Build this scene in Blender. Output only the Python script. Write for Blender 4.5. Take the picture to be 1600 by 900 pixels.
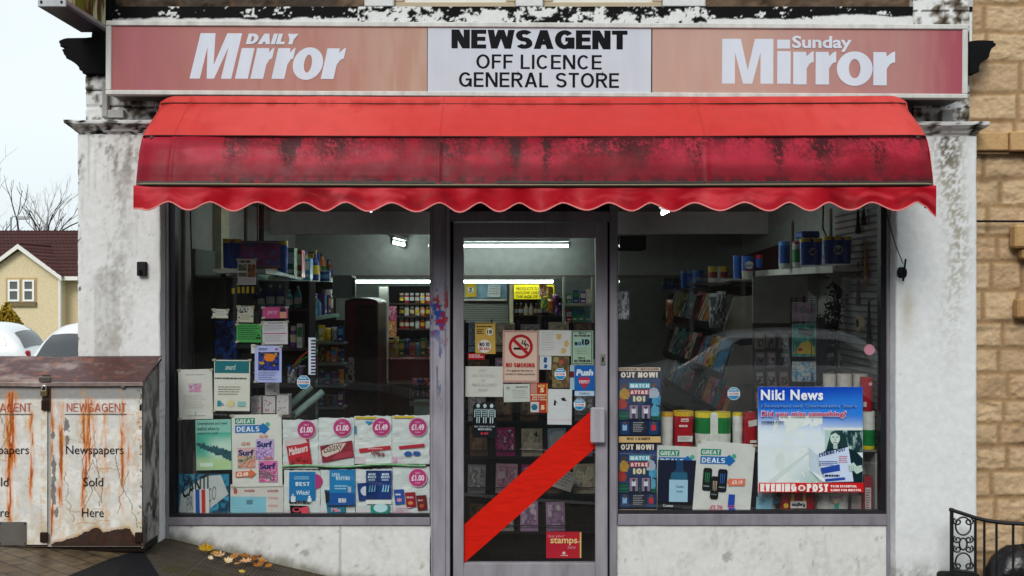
import bpy, math, random
import numpy as np
from mathutils import Vector, Matrix
R = math.radians
for o in list(bpy.data.objects): bpy.data.objects.remove(o)
SC = bpy.context.scene
COL = SC.collection
random.seed(7)
# ------------------------------------------------------------------ camera, sky, sun
D = 5.8; F = 1566.0; EYE = 1.69
cam = bpy.data.cameras.new('camera'); co = bpy.data.objects.new('camera', cam); COL.objects.link(co)
co.location = (0, -D, EYE); co.rotation_euler = (R(90), 0, 0)
cam.sensor_width = 36; cam.lens = 36*F/1600; cam.clip_end = 1500; cam.clip_start = 0.05
SC.camera = co
w = bpy.data.worlds.new('World'); SC.world = w; w.use_nodes = True
wt = w.node_tree; wt.nodes.clear()
sky = wt.nodes.new('ShaderNodeTexSky'); sky.sky_type = 'NISHITA'; sky.sun_disc = False
sky.sun_elevation = R(38); sky.sun_rotation = R(200); sky.air_density = 1; sky.dust_density = 3
hs = wt.nodes.new('ShaderNodeHueSaturation'); hs.inputs['Saturation'].default_value = 0.22
mx = wt.nodes.new('ShaderNodeMixRGB'); mx.inputs[0].default_value = 0.75
tcw = wt.nodes.new('ShaderNodeTexCoord'); nzw = wt.nodes.new('ShaderNodeTexNoise'); nzw.inputs['Scale'].default_value = 2.2; nzw.inputs['Detail'].default_value = 4
rpw = wt.nodes.new('ShaderNodeValToRGB'); rpw.color_ramp.elements[0].position = .3; rpw.color_ramp.elements[1].position = .75
rpw.color_ramp.elements[0].color = (7.6, 8.7, 9.2, 1); rpw.color_ramp.elements[1].color = (9.4, 10.1, 10.4, 1)
bg = wt.nodes.new('ShaderNodeBackground'); bg.inputs['Strength'].default_value = 0.1
wo = wt.nodes.new('ShaderNodeOutputWorld')
wt.links.new(sky.outputs[0], hs.inputs['Color']); wt.links.new(hs.outputs[0], mx.inputs[1])
wt.links.new(tcw.outputs['Generated'], nzw.inputs['Vector']); wt.links.new(nzw.outputs[0], rpw.inputs[0])
wt.links.new(rpw.outputs[0], mx.inputs[2]); wt.links.new(mx.outputs[0], bg.inputs[0]); wt.links.new(bg.outputs[0], wo.inputs[0])
sl = bpy.data.lights.new('sun', 'SUN'); sl.energy = 1.5; sl.angle = R(24); sl.color = (1, .97, .93)
so = bpy.data.objects.new('sun', sl); COL.objects.link(so)
so.location = (-3, -12, 14); so.rotation_euler = (R(52), 0, R(-16))
SC.view_settings.view_transform = 'Standard'; SC.view_settings.look = 'None'; SC.view_settings.gamma = 1
SC.view_settings.exposure = 0.27
TUBE = 22.0
# ------------------------------------------------------------------ helpers
def P(px, py, Y=0.0):
    k = (D+Y)/F
    return ((px-800)*k, Y, EYE-(py-450)*k)
def C(h, a=None):
    h = h.lstrip('#'); c = [int(h[i:i+2], 16)/255 for i in (0, 2, 4)]
    return tuple((v/12.92 if v <= .04045 else ((v+.055)/1.055)**2.4) for v in c)
def lerp(a, b, t): return tuple(a[i]+(b[i]-a[i])*t for i in range(3))
def vn(x, y, seed=0):
    x = np.asarray(x, float); y = np.asarray(y, float)
    ix = np.floor(x); iy = np.floor(y); fx = x-ix; fy = y-iy
    fx = fx*fx*(3-2*fx); fy = fy*fy*(3-2*fy)
    def h(a, b):
        s = np.sin(a*127.1+b*311.7+seed*74.7)*43758.5453
        return s-np.floor(s)
    return (h(ix, iy)*(1-fx)+h(ix+1, iy)*fx)*(1-fy)+(h(ix, iy+1)*(1-fx)+h(ix+1, iy+1)*fx)*fy
def fbm(x, y, o=4, seed=0):
    s = 0; a = .5; t = 0
    for i in range(o):
        s = s+a*vn(x*2**i, y*2**i, seed+i*13); t += a; a *= .55
    return s/t
def sst(a, b, x):
    t = np.clip((x-a)/(b-a), 0, 1); return t*t*(3-2*t)

def material(name, base=None, rough=.6, metal=0, bump=0, bscale=60, vary=.1, vscale=12, spec=.13, stretch=(1, 1, 1), coat=0, rvary=0):
    m = bpy.data.materials.new(name); m.use_nodes = True
    nt = m.node_tree; b = nt.nodes['Principled BSDF']
    b.inputs['Roughness'].default_value = rough; b.inputs['Metallic'].default_value = metal
    b.inputs['Specular IOR Level'].default_value = spec
    if coat: b.inputs['Coat Weight'].default_value = coat; b.inputs['Coat Roughness'].default_value = .05
    tc = nt.nodes.new('ShaderNodeNewGeometry')
    mp = nt.nodes.new('ShaderNodeMapping'); mp.inputs['Scale'].default_value = stretch
    nt.links.new(tc.outputs['Position'], mp.inputs[0])
    nz = nt.nodes.new('ShaderNodeTexNoise'); nz.inputs['Scale'].default_value = vscale; nz.inputs['Detail'].default_value = 6
    nt.links.new(mp.outputs[0], nz.inputs['Vector'])
    mr = nt.nodes.new('ShaderNodeMapRange'); mr.inputs[1].default_value = .25; mr.inputs[2].default_value = .75
    mr.inputs[3].default_value = 1-vary; mr.inputs[4].default_value = 1+vary
    nt.links.new(nz.outputs[0], mr.inputs[0])
    if base is None:
        at = nt.nodes.new('ShaderNodeAttribute'); at.attribute_name = 'Col'; src = at.outputs['Color']
    else:
        rg = nt.nodes.new('ShaderNodeRGB'); rg.outputs[0].default_value = (*base, 1); src = rg.outputs[0]
    vm = nt.nodes.new('ShaderNodeVectorMath'); vm.operation = 'SCALE'
    nt.links.new(src, vm.inputs[0]); nt.links.new(mr.outputs[0], vm.inputs['Scale'])
    nt.links.new(vm.outputs[0], b.inputs['Base Color'])
    if rvary:
        r2 = nt.nodes.new('ShaderNodeMapRange'); r2.inputs[1].default_value = .3; r2.inputs[2].default_value = .7
        r2.inputs[3].default_value = rough-rvary; r2.inputs[4].default_value = rough+rvary
        nt.links.new(nz.outputs[0], r2.inputs[0]); nt.links.new(r2.outputs[0], b.inputs['Roughness'])
    if bump:
        n2 = nt.nodes.new('ShaderNodeTexNoise'); n2.inputs['Scale'].default_value = bscale; n2.inputs['Detail'].default_value = 5
        nt.links.new(mp.outputs[0], n2.inputs['Vector'])
        bp = nt.nodes.new('ShaderNodeBump'); bp.inputs['Strength'].default_value = 1; bp.inputs['Distance'].default_value = bump
        nt.links.new(n2.outputs[0], bp.inputs['Height']); nt.links.new(bp.outputs[0], b.inputs['Normal'])
    return m
MT = dict(
    paper=material('printed_paper', rough=.55, bump=.0012, bscale=14, vary=.05, vscale=20),
    flat=material('printed_board', rough=.45, vary=.05, vscale=8),
    crinkle=material('crinkled_paper', rough=.4, bump=.006, bscale=11, vary=.06, vscale=12),
    gloss=material('glossy_wrap', spec=.4, rough=.25, bump=.004, bscale=35, vary=.15, vscale=25),
    matte=material('matte_paint', rough=.85, bump=.001, bscale=80, vary=.12),
    plaster=material('painted_render', rough=.75, bump=.0013, bscale=38, vary=.07, vscale=30),
    stone=material('rock_faced_stone', rough=.85, bump=.004, bscale=70, vary=.12, vscale=40),
    cloth=material('awning_vinyl', rough=.42, bump=.0006, bscale=220, vary=.06, vscale=14, rvary=.08),
    enamel=material('sign_acrylic', rough=.35, bump=.0003, bscale=30, vary=.05, vscale=5, stretch=(3, 1, .6)),
    alu=material('weathered_aluminium', spec=.25, rough=.45, metal=.0, bump=.0008, bscale=40, vary=.22, vscale=16, stretch=(1, 1, .25)),
    metal=material('bare_metal', spec=.5, rough=.35, metal=.9, bump=.0006, bscale=60, vary=.15),
    iron=material('black_iron', spec=.4, base=(.008, .008, .009), rough=.45, bump=.001, bscale=90),
    rust=material('rusty_vinyl', rough=.45, bump=.0015, bscale=60, vary=.08, vscale=40),
    lid=material('wet_rusty_lid', spec=.4, rough=.28, bump=.0015, bscale=50, vary=.2, vscale=30, rvary=.14),
    carpaint=material('car_paint', spec=.4, rough=.3, vary=.03, coat=.8),
    leaf=material('leaf', rough=.6, vary=.25, vscale=60),
    tile=material('roof_tile', rough=.8, vary=.2, vscale=8),
    dark=material('dark_rubber', base=(.012, .012, .014), rough=.6),
)
def glassmat(name, tint=(1, 1, 1), ior=1.45, dirt=.008):
    m = bpy.data.materials.new(name); m.use_nodes = True; nt = m.node_tree; nt.nodes.clear()
    out = nt.nodes.new('ShaderNodeOutputMaterial'); mix = nt.nodes.new('ShaderNodeMixShader')
    lw = nt.nodes.new('ShaderNodeLayerWeight'); lw.inputs[0].default_value = .5
    pw = nt.nodes.new('ShaderNodeMath'); pw.operation = 'POWER'; pw.inputs[1].default_value = 5
    fr = nt.nodes.new('ShaderNodeMath'); fr.operation = 'MULTIPLY_ADD'; fr.inputs[1].default_value = .9; fr.inputs[2].default_value = .055; fr.use_clamp = True
    nt.links.new(lw.outputs['Facing'], pw.inputs[0]); nt.links.new(pw.outputs[0], fr.inputs[0])
    tr = nt.nodes.new('ShaderNodeBsdfTransparent'); tr.inputs[0].default_value = (*tint, 1)
    gl = nt.nodes.new('ShaderNodeBsdfGlossy'); gl.inputs['Roughness'].default_value = .01
    df = nt.nodes.new('ShaderNodeBsdfDiffuse'); df.inputs[0].default_value = (.5, .5, .5, 1)
    m2 = nt.nodes.new('ShaderNodeMixShader')
    nz = nt.nodes.new('ShaderNodeTexNoise'); nz.inputs['Scale'].default_value = 3; nz.inputs['Detail'].default_value = 8
    ge = nt.nodes.new('ShaderNodeNewGeometry'); nt.links.new(ge.outputs['Position'], nz.inputs['Vector'])
    mr = nt.nodes.new('ShaderNodeMapRange'); mr.inputs[1].default_value = .45; mr.inputs[2].default_value = .75; mr.inputs[3].default_value = dirt*.2; mr.inputs[4].default_value = dirt
    nt.links.new(nz.outputs[0], mr.inputs[0]); nt.links.new(mr.outputs[0], m2.inputs[0])
    nt.links.new(fr.outputs[0], mix.inputs[0]); nt.links.new(tr.outputs[0], mix.inputs[1]); nt.links.new(gl.outputs[0], mix.inputs[2])
    nt.links.new(mix.outputs[0], m2.inputs[1]); nt.links.new(df.outputs[0], m2.inputs[2]); nt.links.new(m2.outputs[0], out.inputs[0])
    return m
GLASS = glassmat('window_glass', (.975, .985, .985))
CARGLASS = material('car_glass', spec=.8, base=(.02, .025, .03), rough=.05, vary=0)
def emis(name, c, s):
    m = bpy.data.materials.new(name); m.use_nodes = True; nt = m.node_tree; nt.nodes.clear()
    o = nt.nodes.new('ShaderNodeOutputMaterial'); e = nt.nodes.new('ShaderNodeEmission')
    e.inputs[0].default_value = (*c, 1); e.inputs[1].default_value = s; nt.links.new(e.outputs[0], o.inputs[0]); return m
LAMP = emis('lit_tube', (.88, 1, .95), TUBE)

_tc = {}
def textgeo(s, bold=0.0, shear=0.0, space=1.0):
    k = (s, bold, shear, space)
    if k in _tc: return _tc[k]
    cu = bpy.data.curves.new('t', 'FONT'); cu.body = s; cu.size = 1; cu.offset = bold; cu.shear = shear
    cu.space_character = space; cu.resolution_u = 3; cu.fill_mode = 'FRONT' if hasattr(cu, 'fill_mode') else cu.fill_mode
    o = bpy.data.objects.new('t', cu); COL.objects.link(o)
    dg = bpy.context.evaluated_depsgraph_get(); me = o.evaluated_get(dg).to_mesh()
    v = np.array([(a.co.x, a.co.y) for a in me.vertices]) if len(me.vertices) else np.zeros((0, 2))
    f = [tuple(p.vertices) for p in me.polygons]
    o.evaluated_get(dg).to_mesh_clear(); bpy.data.objects.remove(o); bpy.data.curves.remove(cu)
    if len(v):
        mn = v.min(0); mxx = v.max(0); v = (v-mn)/np.maximum(mxx-mn, 1e-6)
    _tc[k] = (v, f); return _tc[k]


# ---- a plain grotesque alphabet of strokes (capitals), t = stem weight
def _arc(cx, cy, rx, ry, a0, a1, n=14): return [(cx+rx*math.cos(R(a0+(a1-a0)*i/n)), cy+ry*math.sin(R(a0+(a1-a0)*i/n))) for i in range(n+1)]
def _ribbon(pl, t, tx=None):
    tx = tx or t; n = len(pl); L = []; Rr = []
    for i in range(n):
        a = pl[max(i-1, 0)]; b = pl[i]; c = pl[min(i+1, n-1)]
        def un(p, q):
            d = math.hypot(q[0]-p[0], q[1]-p[1]) or 1; return ((q[0]-p[0])/d, (q[1]-p[1])/d)
        d0 = un(a, b) if i else un(b, c); d1 = un(b, c) if i < n-1 else d0
        n0 = (-d0[1], d0[0]); n1 = (-d1[1], d1[0]); m = (n0[0]+n1[0], n0[1]+n1[1]); k = m[0]*n0[0]+m[1]*n0[1]
        k = max(k, .35); m = (m[0]/k, m[1]/k)
        L.append((b[0]+m[0]*tx/2, b[1]+m[1]*t/2)); Rr.append((b[0]-m[0]*tx/2, b[1]-m[1]*t/2))
    return [[L[i], Rr[i], Rr[i+1], L[i+1]] for i in range(n-1)]
def glyph(ch, t):
    h = t/2; H = 1; q = []
    def V(x, a=0, b=1): q.append([(x, a), (x+t, a), (x+t, b), (x, b)])
    def Hb(y, a, b, k=.88): q.append([(a, y), (b, y), (b, y+t*k), (a, y+t*k)])
    def rb(pl): q.extend(_ribbon(pl, t*.9, t))
    g = h*.9; w = .66
    if ch == 'A': w = .74+t*.2; d = t*1.08; q += [[(0, 0), (d, 0), (w/2+d*.45, 1), (w/2-d*.55, 1)], [(w, 0), (w-d, 0), (w/2-d*.45, 1), (w/2+d*.55, 1)]]; Hb(.22, w*.2, w*.8)
    elif ch == 'B': w = .66; V(0); rb([(h, 1-g), (w*.6, 1-g)]+_arc(w*.6, .76, w*.34-h*.4, .24-g, 90, -90)+[(h, .52)]); rb([(w*.6, .52)]+_arc(w*.6, .27, w*.4-h, .27-g, 90, -90)+[(h, g)])
    elif ch in 'OQ': w = .8; rb(_arc(w/2, .5, w/2-h, .5-g, 0, 360, 32))
    elif ch == 'C': w = .74; rb(_arc(w/2, .5, w/2-h, .5-g, 42, 318, 26))
    elif ch == 'G': w = .78; rb(_arc(w/2, .5, w/2-h, .5-g, 42, 345, 28)); V(w-t, 0.02, .5); Hb(.5-t*.4, w*.52, w)
    elif ch == 'D': w = .72; V(0); rb([(h, 1-g), (w*.42, 1-g)]+_arc(w*.42, .5, w*.58-h, .5-g, 90, -90, 20)+[(h, g)])
    elif ch == 'E': w = .6; V(0); Hb(0, t*.9, w); Hb(1-t*.88, t*.9, w); Hb(.5-t*.38, t*.9, w*.94)
    elif ch == 'F': w = .57; V(0); Hb(1-t*.88, t*.9, w); Hb(.5-t*.42, t*.9, w*.92)
    elif ch == 'H': w = .7; V(0); V(w-t); Hb(.5-t*.4, t*.9, w-t*.9)
    elif ch == 'I': w = t; V(0)
    elif ch == 'J': w = .5; V(w-t, .3, 1); rb([(w-h, .32)]+_arc(w/2, .3, w/2-h, .3-g, 0, -180))
    elif ch == 'K': w = .7; V(0); q += [[(t*.8, .36), (w-t*1.25, 1), (w-.02, 1), (t*.8, .36-t*.2+.0)], [(t*1.5, .52), (t*2.2, .68), (w, 0), (w-t*1.25, 0)]]
    elif ch == 'L': w = .55; V(0); Hb(0, t*.9, w)
    elif ch == 'M': w = .86; V(0); V(w-t); q += [[(0, 1), (t*1.25, 1), (w/2+t*.42, 0), (w/2-t*.42, 0)], [(w, 1), (w-t*1.25, 1), (w/2-t*.42, 0), (w/2+t*.42, 0)]]
    elif ch == 'N': w = .73; V(0); V(w-t); q += [[(0, 1), (t*1.2, 1), (w, 0), (w-t*1.2, 0)]]
    elif ch in 'PR':
        w = .68; V(0); rb([(h, 1-g), (w*.55, 1-g)]+_arc(w*.55, .72, w*.45-h, .28-g, 90, -90)+[(h, .44+g)])
        if ch == 'R': q.append([(w*.38, .5), (w*.38+t*1.1, .5), (w+.03, 0), (w+.03-t*1.15, 0)])
    elif ch == 'S': w = .66; rb(_arc(w/2, .73, w/2-h, .27-g, 25, 180, 14)+_arc(w/2, .73, w/2-h, .23, 190, 262, 6)+_arc(w/2, .27, w/2-h, .23, 82, 10, 6)+_arc(w/2, .27, w/2-h, .27-g, 0, -158, 14))
    elif ch == 'T': w = .62; V(w/2-h, 0, 1-t*.8); Hb(1-t*.88, 0, w)
    elif ch == 'U': w = .7; rb([(h, 1), (h, .35)]+_arc(w/2, .35, w/2-h, .35-g, 180, 360)+[(w-h, 1)])
    elif ch == 'V': w = .68; d = t*1.1; q += [[(0, 1), (d, 1), (w/2+d*.45, 0), (w/2-d*.55, 0)], [(w, 1), (w-d, 1), (w/2-d*.45, 0), (w/2+d*.55, 0)]]
    elif ch == 'W':
        w = 1.0+t*.3; d = t*1.02; a = w/4
        for x0_, x1_ in ((0, a), (w/2, a), (w/2, 3*a), (w, 3*a)):
            s_ = 1 if x0_ < x1_ else -1; x0e = x0_-d/2 if x0_ == w/2 else (x0_ if s_ > 0 else x0_-d)
            q.append([(x0e, 1), (x0e+d, 1), (x1_+d*.5, 0), (x1_-d*.5, 0)])
    elif ch == 'X': w = .68; d = t*1.2; q += [[(0, 1), (d, 1), (w, 0), (w-d, 0)], [(w, 1), (w-d, 1), (0, 0), (d, 0)]]
    elif ch == 'Y': w = .68; d = t*1.15; V(w/2-h, 0, .45); q += [[(0, 1), (d, 1), (w/2+h, .42), (w/2-h, .42)], [(w, 1), (w-d, 1), (w/2-h, .42), (w/2+h, .42)]]
    elif ch == 'Z': w = .62; Hb(0, 0, w); Hb(1-t*.88, 0, w); q.append([(0, t*.8), (t*1.3, t*.8), (w, 1-t*.8), (w-t*1.3, 1-t*.8)])
    elif ch == '!': w = t; V(0, .3, 1); V(0, 0, t*.95)
    elif ch == '-': w = .3; Hb(.4, 0, w)
    else: w = .3
    return w, q
def wordgeo(txt, t, gap=.12):
    x = 0; out = []
    for ch in txt:
        w, q = glyph(ch, t)
        if ch == ' ': x += .34; continue
        out.append([[(a+x, b) for a, b in pl] for pl in q]); x += w+gap
    x -= gap
    return [[[(a/x, b) for a, b in pl] for pl in g] for g in out]
class MB:
    def __init__(s): s.v = []; s.f = []; s.c = []
    def add(s, vs, fs, col):
        n = len(s.v); s.v += [tuple(a) for a in vs]
        for f in fs: s.f.append(tuple(n+i for i in f)); s.c.append(col)
        return s
    def box(s, x0, x1, y0, y1, z0, z1, col=(.5, .5, .5), bev=0, open_=None):
        if x0 > x1: x0, x1 = x1, x0
        if y0 > y1: y0, y1 = y1, y0
        if z0 > z1: z0, z1 = z1, z0
        if bev:
            b = min(bev, (x1-x0)*.45, (y1-y0)*.45, (z1-z0)*.45)
            vs = []
            for sx, X in ((1, x0), (-1, x1)):
                for sy, Yy in ((1, y0), (-1, y1)):
                    for sz, Z in ((1, z0), (-1, z1)):
                        vs += [(X, Yy+sy*b, Z+sz*b), (X+sx*b, Yy, Z+sz*b), (X+sx*b, Yy+sy*b, Z)]
            def i(a, b_, c, k): return ((a*2+b_)*2+c)*3+k
            fs = [(i(0,0,0,0), i(0,0,1,0), i(0,1,1,0), i(0,1,0,0)), (i(1,0,0,0), i(1,1,0,0), i(1,1,1,0), i(1,0,1,0)),
                  (i(0,0,0,1), i(1,0,0,1), i(1,0,1,1), i(0,0,1,1)), (i(0,1,0,1), i(0,1,1,1), i(1,1,1,1), i(1,1,0,1)),
                  (i(0,0,0,2), i(0,1,0,2), i(1,1,0,2), i(1,0,0,2)), (i(0,0,1,2), i(1,0,1,2), i(1,1,1,2), i(0,1,1,2))]
            for a in (0, 1):
                for c in (0, 1):
                    fs += [(i(a,c,0,0), i(a,c,1,0), i(a,c,1,1), i(a,c,0,1)), (i(a,0,c,0), i(a,1,c,0), i(a,1,c,2), i(a,0,c,2)),
                           (i(0,a,c,1), i(1,a,c,1), i(1,a,c,2), i(0,a,c,2))]
            for a in (0, 1):
                for b_ in (0, 1):
                    for c in (0, 1): fs.append((i(a,b_,c,0), i(a,b_,c,1), i(a,b_,c,2)))
            return s.add(vs, fs, col)
        vs = [(x0,y0,z0),(x1,y0,z0),(x1,y1,z0),(x0,y1,z0),(x0,y0,z1),(x1,y0,z1),(x1,y1,z1),(x0,y1,z1)]
        return s.add(vs, [(0,3,2,1),(4,5,6,7),(0,1,5,4),(1,2,6,5),(2,3,7,6),(3,0,4,7)], col)
    def prism(s, pts, y0, y1, col):            # outline in x,z extruded along y
        n = len(pts)
        vs = [(a, y0, b) for a, b in pts]+[(a, y1, b) for a, b in pts]
        return s.add(vs, [tuple(range(n)), tuple(range(2*n-1, n-1, -1))]+[(i, i+n, (i+1) % n+n, (i+1) % n) for i in range(n)], col)
    def prismx(s, pts, x0, x1, col):           # outline in y,z extruded along x
        n = len(pts)
        vs = [(x0, a, b) for a, b in pts]+[(x1, a, b) for a, b in pts]
        return s.add(vs, [tuple(range(n)), tuple(range(2*n-1, n-1, -1))]+[(i, i+n, (i+1) % n+n, (i+1) % n) for i in range(n)], col)
    def tube(s, path, r, col, n=8, r1=None):
        path = [Vector(p) for p in path]; m = len(path); vs = []; fs = []
        for k, p in enumerate(path):
            d = (path[min(k+1, m-1)]-path[max(k-1, 0)])
            d = d.normalized() if d.length > 1e-9 else Vector((0, 0, 1))
            a = Vector((0, 0, 1)) if abs(d.z) < .9 else Vector((0, 1, 0))
            u = d.cross(a).normalized(); v_ = d.cross(u)
            rr = r if r1 is None else r+(r1-r)*k/(m-1)
            for j in range(n):
                t = 2*math.pi*j/n; vs.append(p+u*rr*math.cos(t)+v_*rr*math.sin(t))
        for k in range(m-1):
            for j in range(n): fs.append((k*n+j, k*n+(j+1) % n, (k+1)*n+(j+1) % n, (k+1)*n+j))
        fs += [tuple(range(n-1, -1, -1)), tuple(range((m-1)*n, m*n))]
        return s.add(vs, fs, col)
    def lathe(s, cx, cy, prof, n=14, sy=1.0):       # prof: (r, z, col of band above)
        vs = []
        for r, z, c in prof:
            for j in range(n):
                t = 2*math.pi*j/n; vs.append((cx+r*math.cos(t), cy+r*sy*math.sin(t), z))
        b = len(s.v); s.v += vs
        for k in range(len(prof)-1):
            for j in range(n):
                s.f.append(tuple(b+q for q in (k*n+j, k*n+(j+1) % n, (k+1)*n+(j+1) % n, (k+1)*n+j))); s.c.append(prof[k][2])
        s.f.append(tuple(b+j for j in range(n-1, -1, -1))); s.c.append(prof[0][2])
        s.f.append(tuple(b+(len(prof)-1)*n+j for j in range(n))); s.c.append(prof[-1][2])
        return s
    def build(s, name, mat, parent=None, label=None, cat=None, group=None, kind=None, origin=None, smooth=False):
        V = np.array(s.v, float)
        if parent is not None: org = Vector(WORLD[parent.name])
        elif origin is not None: org = Vector(origin)
        else: org = Vector(((V[:, 0].min()+V[:, 0].max())/2, (V[:, 1].min()+V[:, 1].max())/2, V[:, 2].min()))
        V = V-np.array(org)
        me = bpy.data.meshes.new(name); me.from_pydata([tuple(a) for a in V], [], s.f); me.update()
        at = me.attributes.new('Col', 'FLOAT_COLOR', 'FACE')
        arr = np.ones((len(s.f), 4)); arr[:, :3] = np.array(s.c); at.data.foreach_set('color', arr.ravel())
        return link(me, name, mat, parent, org, label, cat, group, kind, smooth)
WORLD = {}
def link(me, name, mat, parent, org, label, cat, group, kind, smooth=False):
    if isinstance(mat, str): mat = MT[mat]
    me.materials.append(mat)
    if smooth: me.polygons.foreach_set('use_smooth', [True]*len(me.polygons))
    o = bpy.data.objects.new(name, me); COL.objects.link(o)
    if parent is not None: o.parent = parent
    else: o.location = org
    WORLD[o.name] = tuple(org)
    if label: o['label'] = label
    if cat: o['category'] = cat
    if group: o['group'] = group
    if kind: o['kind'] = kind
    return o
def thing(name, label, cat, loc, group=None):
    o = bpy.data.objects.new(name, None); COL.objects.link(o); o.location = loc; o.empty_display_size = .1
    WORLD[o.name] = tuple(loc); o['label'] = label; o['category'] = cat
    if group: o['group'] = group
    return o
def grid(name, mat, pos, col, parent=None, smooth=True, closed=False, **kw):
    """pos: (n,m,3) array, col: (n,m,3)"""
    n, m = pos.shape[:2]; V = pos.reshape(-1, 3)
    i = np.arange(n*m).reshape(n, m)
    q = np.stack([i[:-1, :-1], i[1:, :-1], i[1:, 1:], i[:-1, 1:]], -1).reshape(-1, 4)
    if parent is not None: org = np.array(WORLD[parent.name])
    else: org = np.array(kw.pop('origin', ((V[:, 0].min()+V[:, 0].max())/2, V[:, 1].mean(), V[:, 2].min())))
    V = V-org
    me = bpy.data.meshes.new(name); me.vertices.add(len(V)); me.vertices.foreach_set('co', V.ravel())
    me.loops.add(q.size); me.loops.foreach_set('vertex_index', q.ravel())
    me.polygons.add(len(q)); me.polygons.foreach_set('loop_start', np.arange(0, q.size, 4)); me.update(calc_edges=True)
    at = me.attributes.new('Col', 'FLOAT_COLOR', 'POINT')
    c = np.ones((len(V), 4)); c[:, :3] = np.clip(col.reshape(-1, 3), 0.001, 1); at.data.foreach_set('color', c.ravel())
    return link(me, name, mat, parent, Vector(org), kw.get('label'), kw.get('cat'), kw.get('group'), kw.get('kind'), smooth)
def mixa(a, b, t):
    a = np.asarray(a, float); b = np.asarray(b, float); t = np.asarray(t)[..., None]; return a*(1-t)+b*t

# ---- printed sheets: drawn with marks in photo pixels at the sheet's own plane
class Sheet:
    def __init__(s, x0, y0, x1, y1, Y=.012, rot=0, col='f0efe8', thick=.0012, flip=False):
        s.r = (x0, y0, x1, y1); s.Y = Y; s.m = MB(); s.k = (D+Y)/F; s.lay = 0; s.rot = R(rot)
        s.cx = (x0+x1)/2; s.cy = (y0+y1)/2; s.step = .0005
        p = s.pt
        c = C(col) if isinstance(col, str) else col
        q = [p(x0, y1), p(x1, y1), p(x1, y0), p(x0, y0)]
        f = [(a, Y, b) for a, b in q]; bk = [(a, Y+thick, b) for a, b in q]
        s.m.add(f+bk, [(0,1,2,3), (7,6,5,4), (0,4,5,1), (1,5,6,2), (2,6,7,3), (3,7,4,0)], c)
    def pt(s, x, y):
        dx = x-s.cx; dy = y-s.cy; c_, s_ = math.cos(s.rot), math.sin(s.rot)
        x = s.cx+dx*c_+dy*s_; y = s.cy-dx*s_+dy*c_
        return ((x-800)*s.k, EYE-(y-450)*s.k)
    def nxt(s): s.lay += 1; return s.Y-s.lay*s.step
    def poly(s, pts, col, same=False):
        yy = s.Y-s.lay*s.step if same else s.nxt()
        q = [s.pt(*a) for a in pts]
        A = sum(q[i][0]*q[(i+1) % len(q)][1]-q[(i+1) % len(q)][0]*q[i][1] for i in range(len(q)))
        if A < 0: q = q[::-1]
        s.m.add([(a, yy, b) for a, b in q], [tuple(range(len(q)))], C(col) if isinstance(col, str) else col); return s
    def rect(s, x0, y0, x1, y1, col, same=False): return s.poly([(x0, y0), (x1, y0), (x1, y1), (x0, y1)], col, same)
    def disc(s, cx, cy, r, col, n=20, ry=None): return s.poly([(cx+r*math.cos(2*math.pi*i/n), cy+(ry or r)*math.sin(2*math.pi*i/n)) for i in range(n)], col)
    def text(s, t, x0, y0, x1, y1, col, bold=.01, shear=0, space=1, slope=0, same=False, flipped=False):
        yy = s.Y-s.lay*s.step if same else s.nxt()
        v, f = textgeo(t, bold, shear, space)
        if not len(v): return s
        pts = []
        for a, b in v:
            if flipped: a, b = 1-a, 1-b
            X = x0+a*(x1-x0); Y_ = y1+b*(y0-y1)-slope*a
            q = s.pt(X, Y_); pts.append((q[0], yy, q[1]))
        s.m.add(pts, f, C(col) if isinstance(col, str) else col); return s
    def caps(s, txt, x0, y0, x1, y1, col, t=.2, shear=0, slope=0, gap=.12):
        """capitals drawn with the stroke alphabet; overlapping strokes are stepped in depth"""
        c = C(col) if isinstance(col, str) else col; base = s.nxt()
        for g in wordgeo(txt, t, gap):
            for i, pl in enumerate(g):
                yy = base-.00004*(i % 9)
                q = []
                for a, b in pl:
                    X = x0+a*(x1-x0)+shear*(b-.5)*(y1-y0); Y_ = y1+b*(y0-y1)-slope*a
                    q.append(s.pt(X, Y_))
                A = sum(q[k][0]*q[(k+1) % len(q)][1]-q[(k+1) % len(q)][0]*q[k][1] for k in range(len(q)))
                if A < 0: q = q[::-1]
                s.m.add([(a, yy, b) for a, b in q], [tuple(range(len(q)))], c)
        return s
    def lines(s, x0, y0, x1, y1, n, col, seed=0, th=.35):
        """rows of tiny unreadable print"""
        s.nxt(); rr = random.Random(seed); h = (y1-y0)/n
        for i in range(n):
            x = x0; e = x1-(x1-x0)*rr.random()*.3
            while x < e:
                wd = rr.uniform(1.2, 4.5)*max(.5, h/3); s.rect(x, y0+i*h, min(x+wd, e), y0+i*h+h*th, col, same=True); x += wd+max(.5, h*.2)
        return s
    def img(s, x0, y0, x1, y1, nx, ny, fn):
        s.nxt()
        if nx*ny < 500: nx = int(nx*1.8); ny = int(ny*1.8)
        for i in range(nx):
            for j in range(ny):
                c = fn((i+.5)/nx, (j+.5)/ny)
                if c is None: continue
                s.rect(x0+(x1-x0)*i/nx, y0+(y1-y0)*j/ny, x0+(x1-x0)*(i+1)/nx, y0+(y1-y0)*(j+1)/ny, C(c) if isinstance(c, str) else c, same=True)
        return s
    def done(s, name, label, cat, group=None, mat='paper', parent=None):
        x0, y0, x1, y1 = s.r
        if group in ('notices taped inside the left window', 'great deals posters') and x1-x0 > 20:
            s.Y -= .0006
            for a, b in ((x0+1, y0+1), (x1-1, y0+1), (x0+1.5, y1-1)): s.poly([(a-3.2, b-1.2), (a+2.6, b-2.2), (a+3.2, b+1.0), (a-2.6, b+2)], 'a9a48e')
        return s.m.build(name, mat, parent, label, cat, group)
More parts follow.
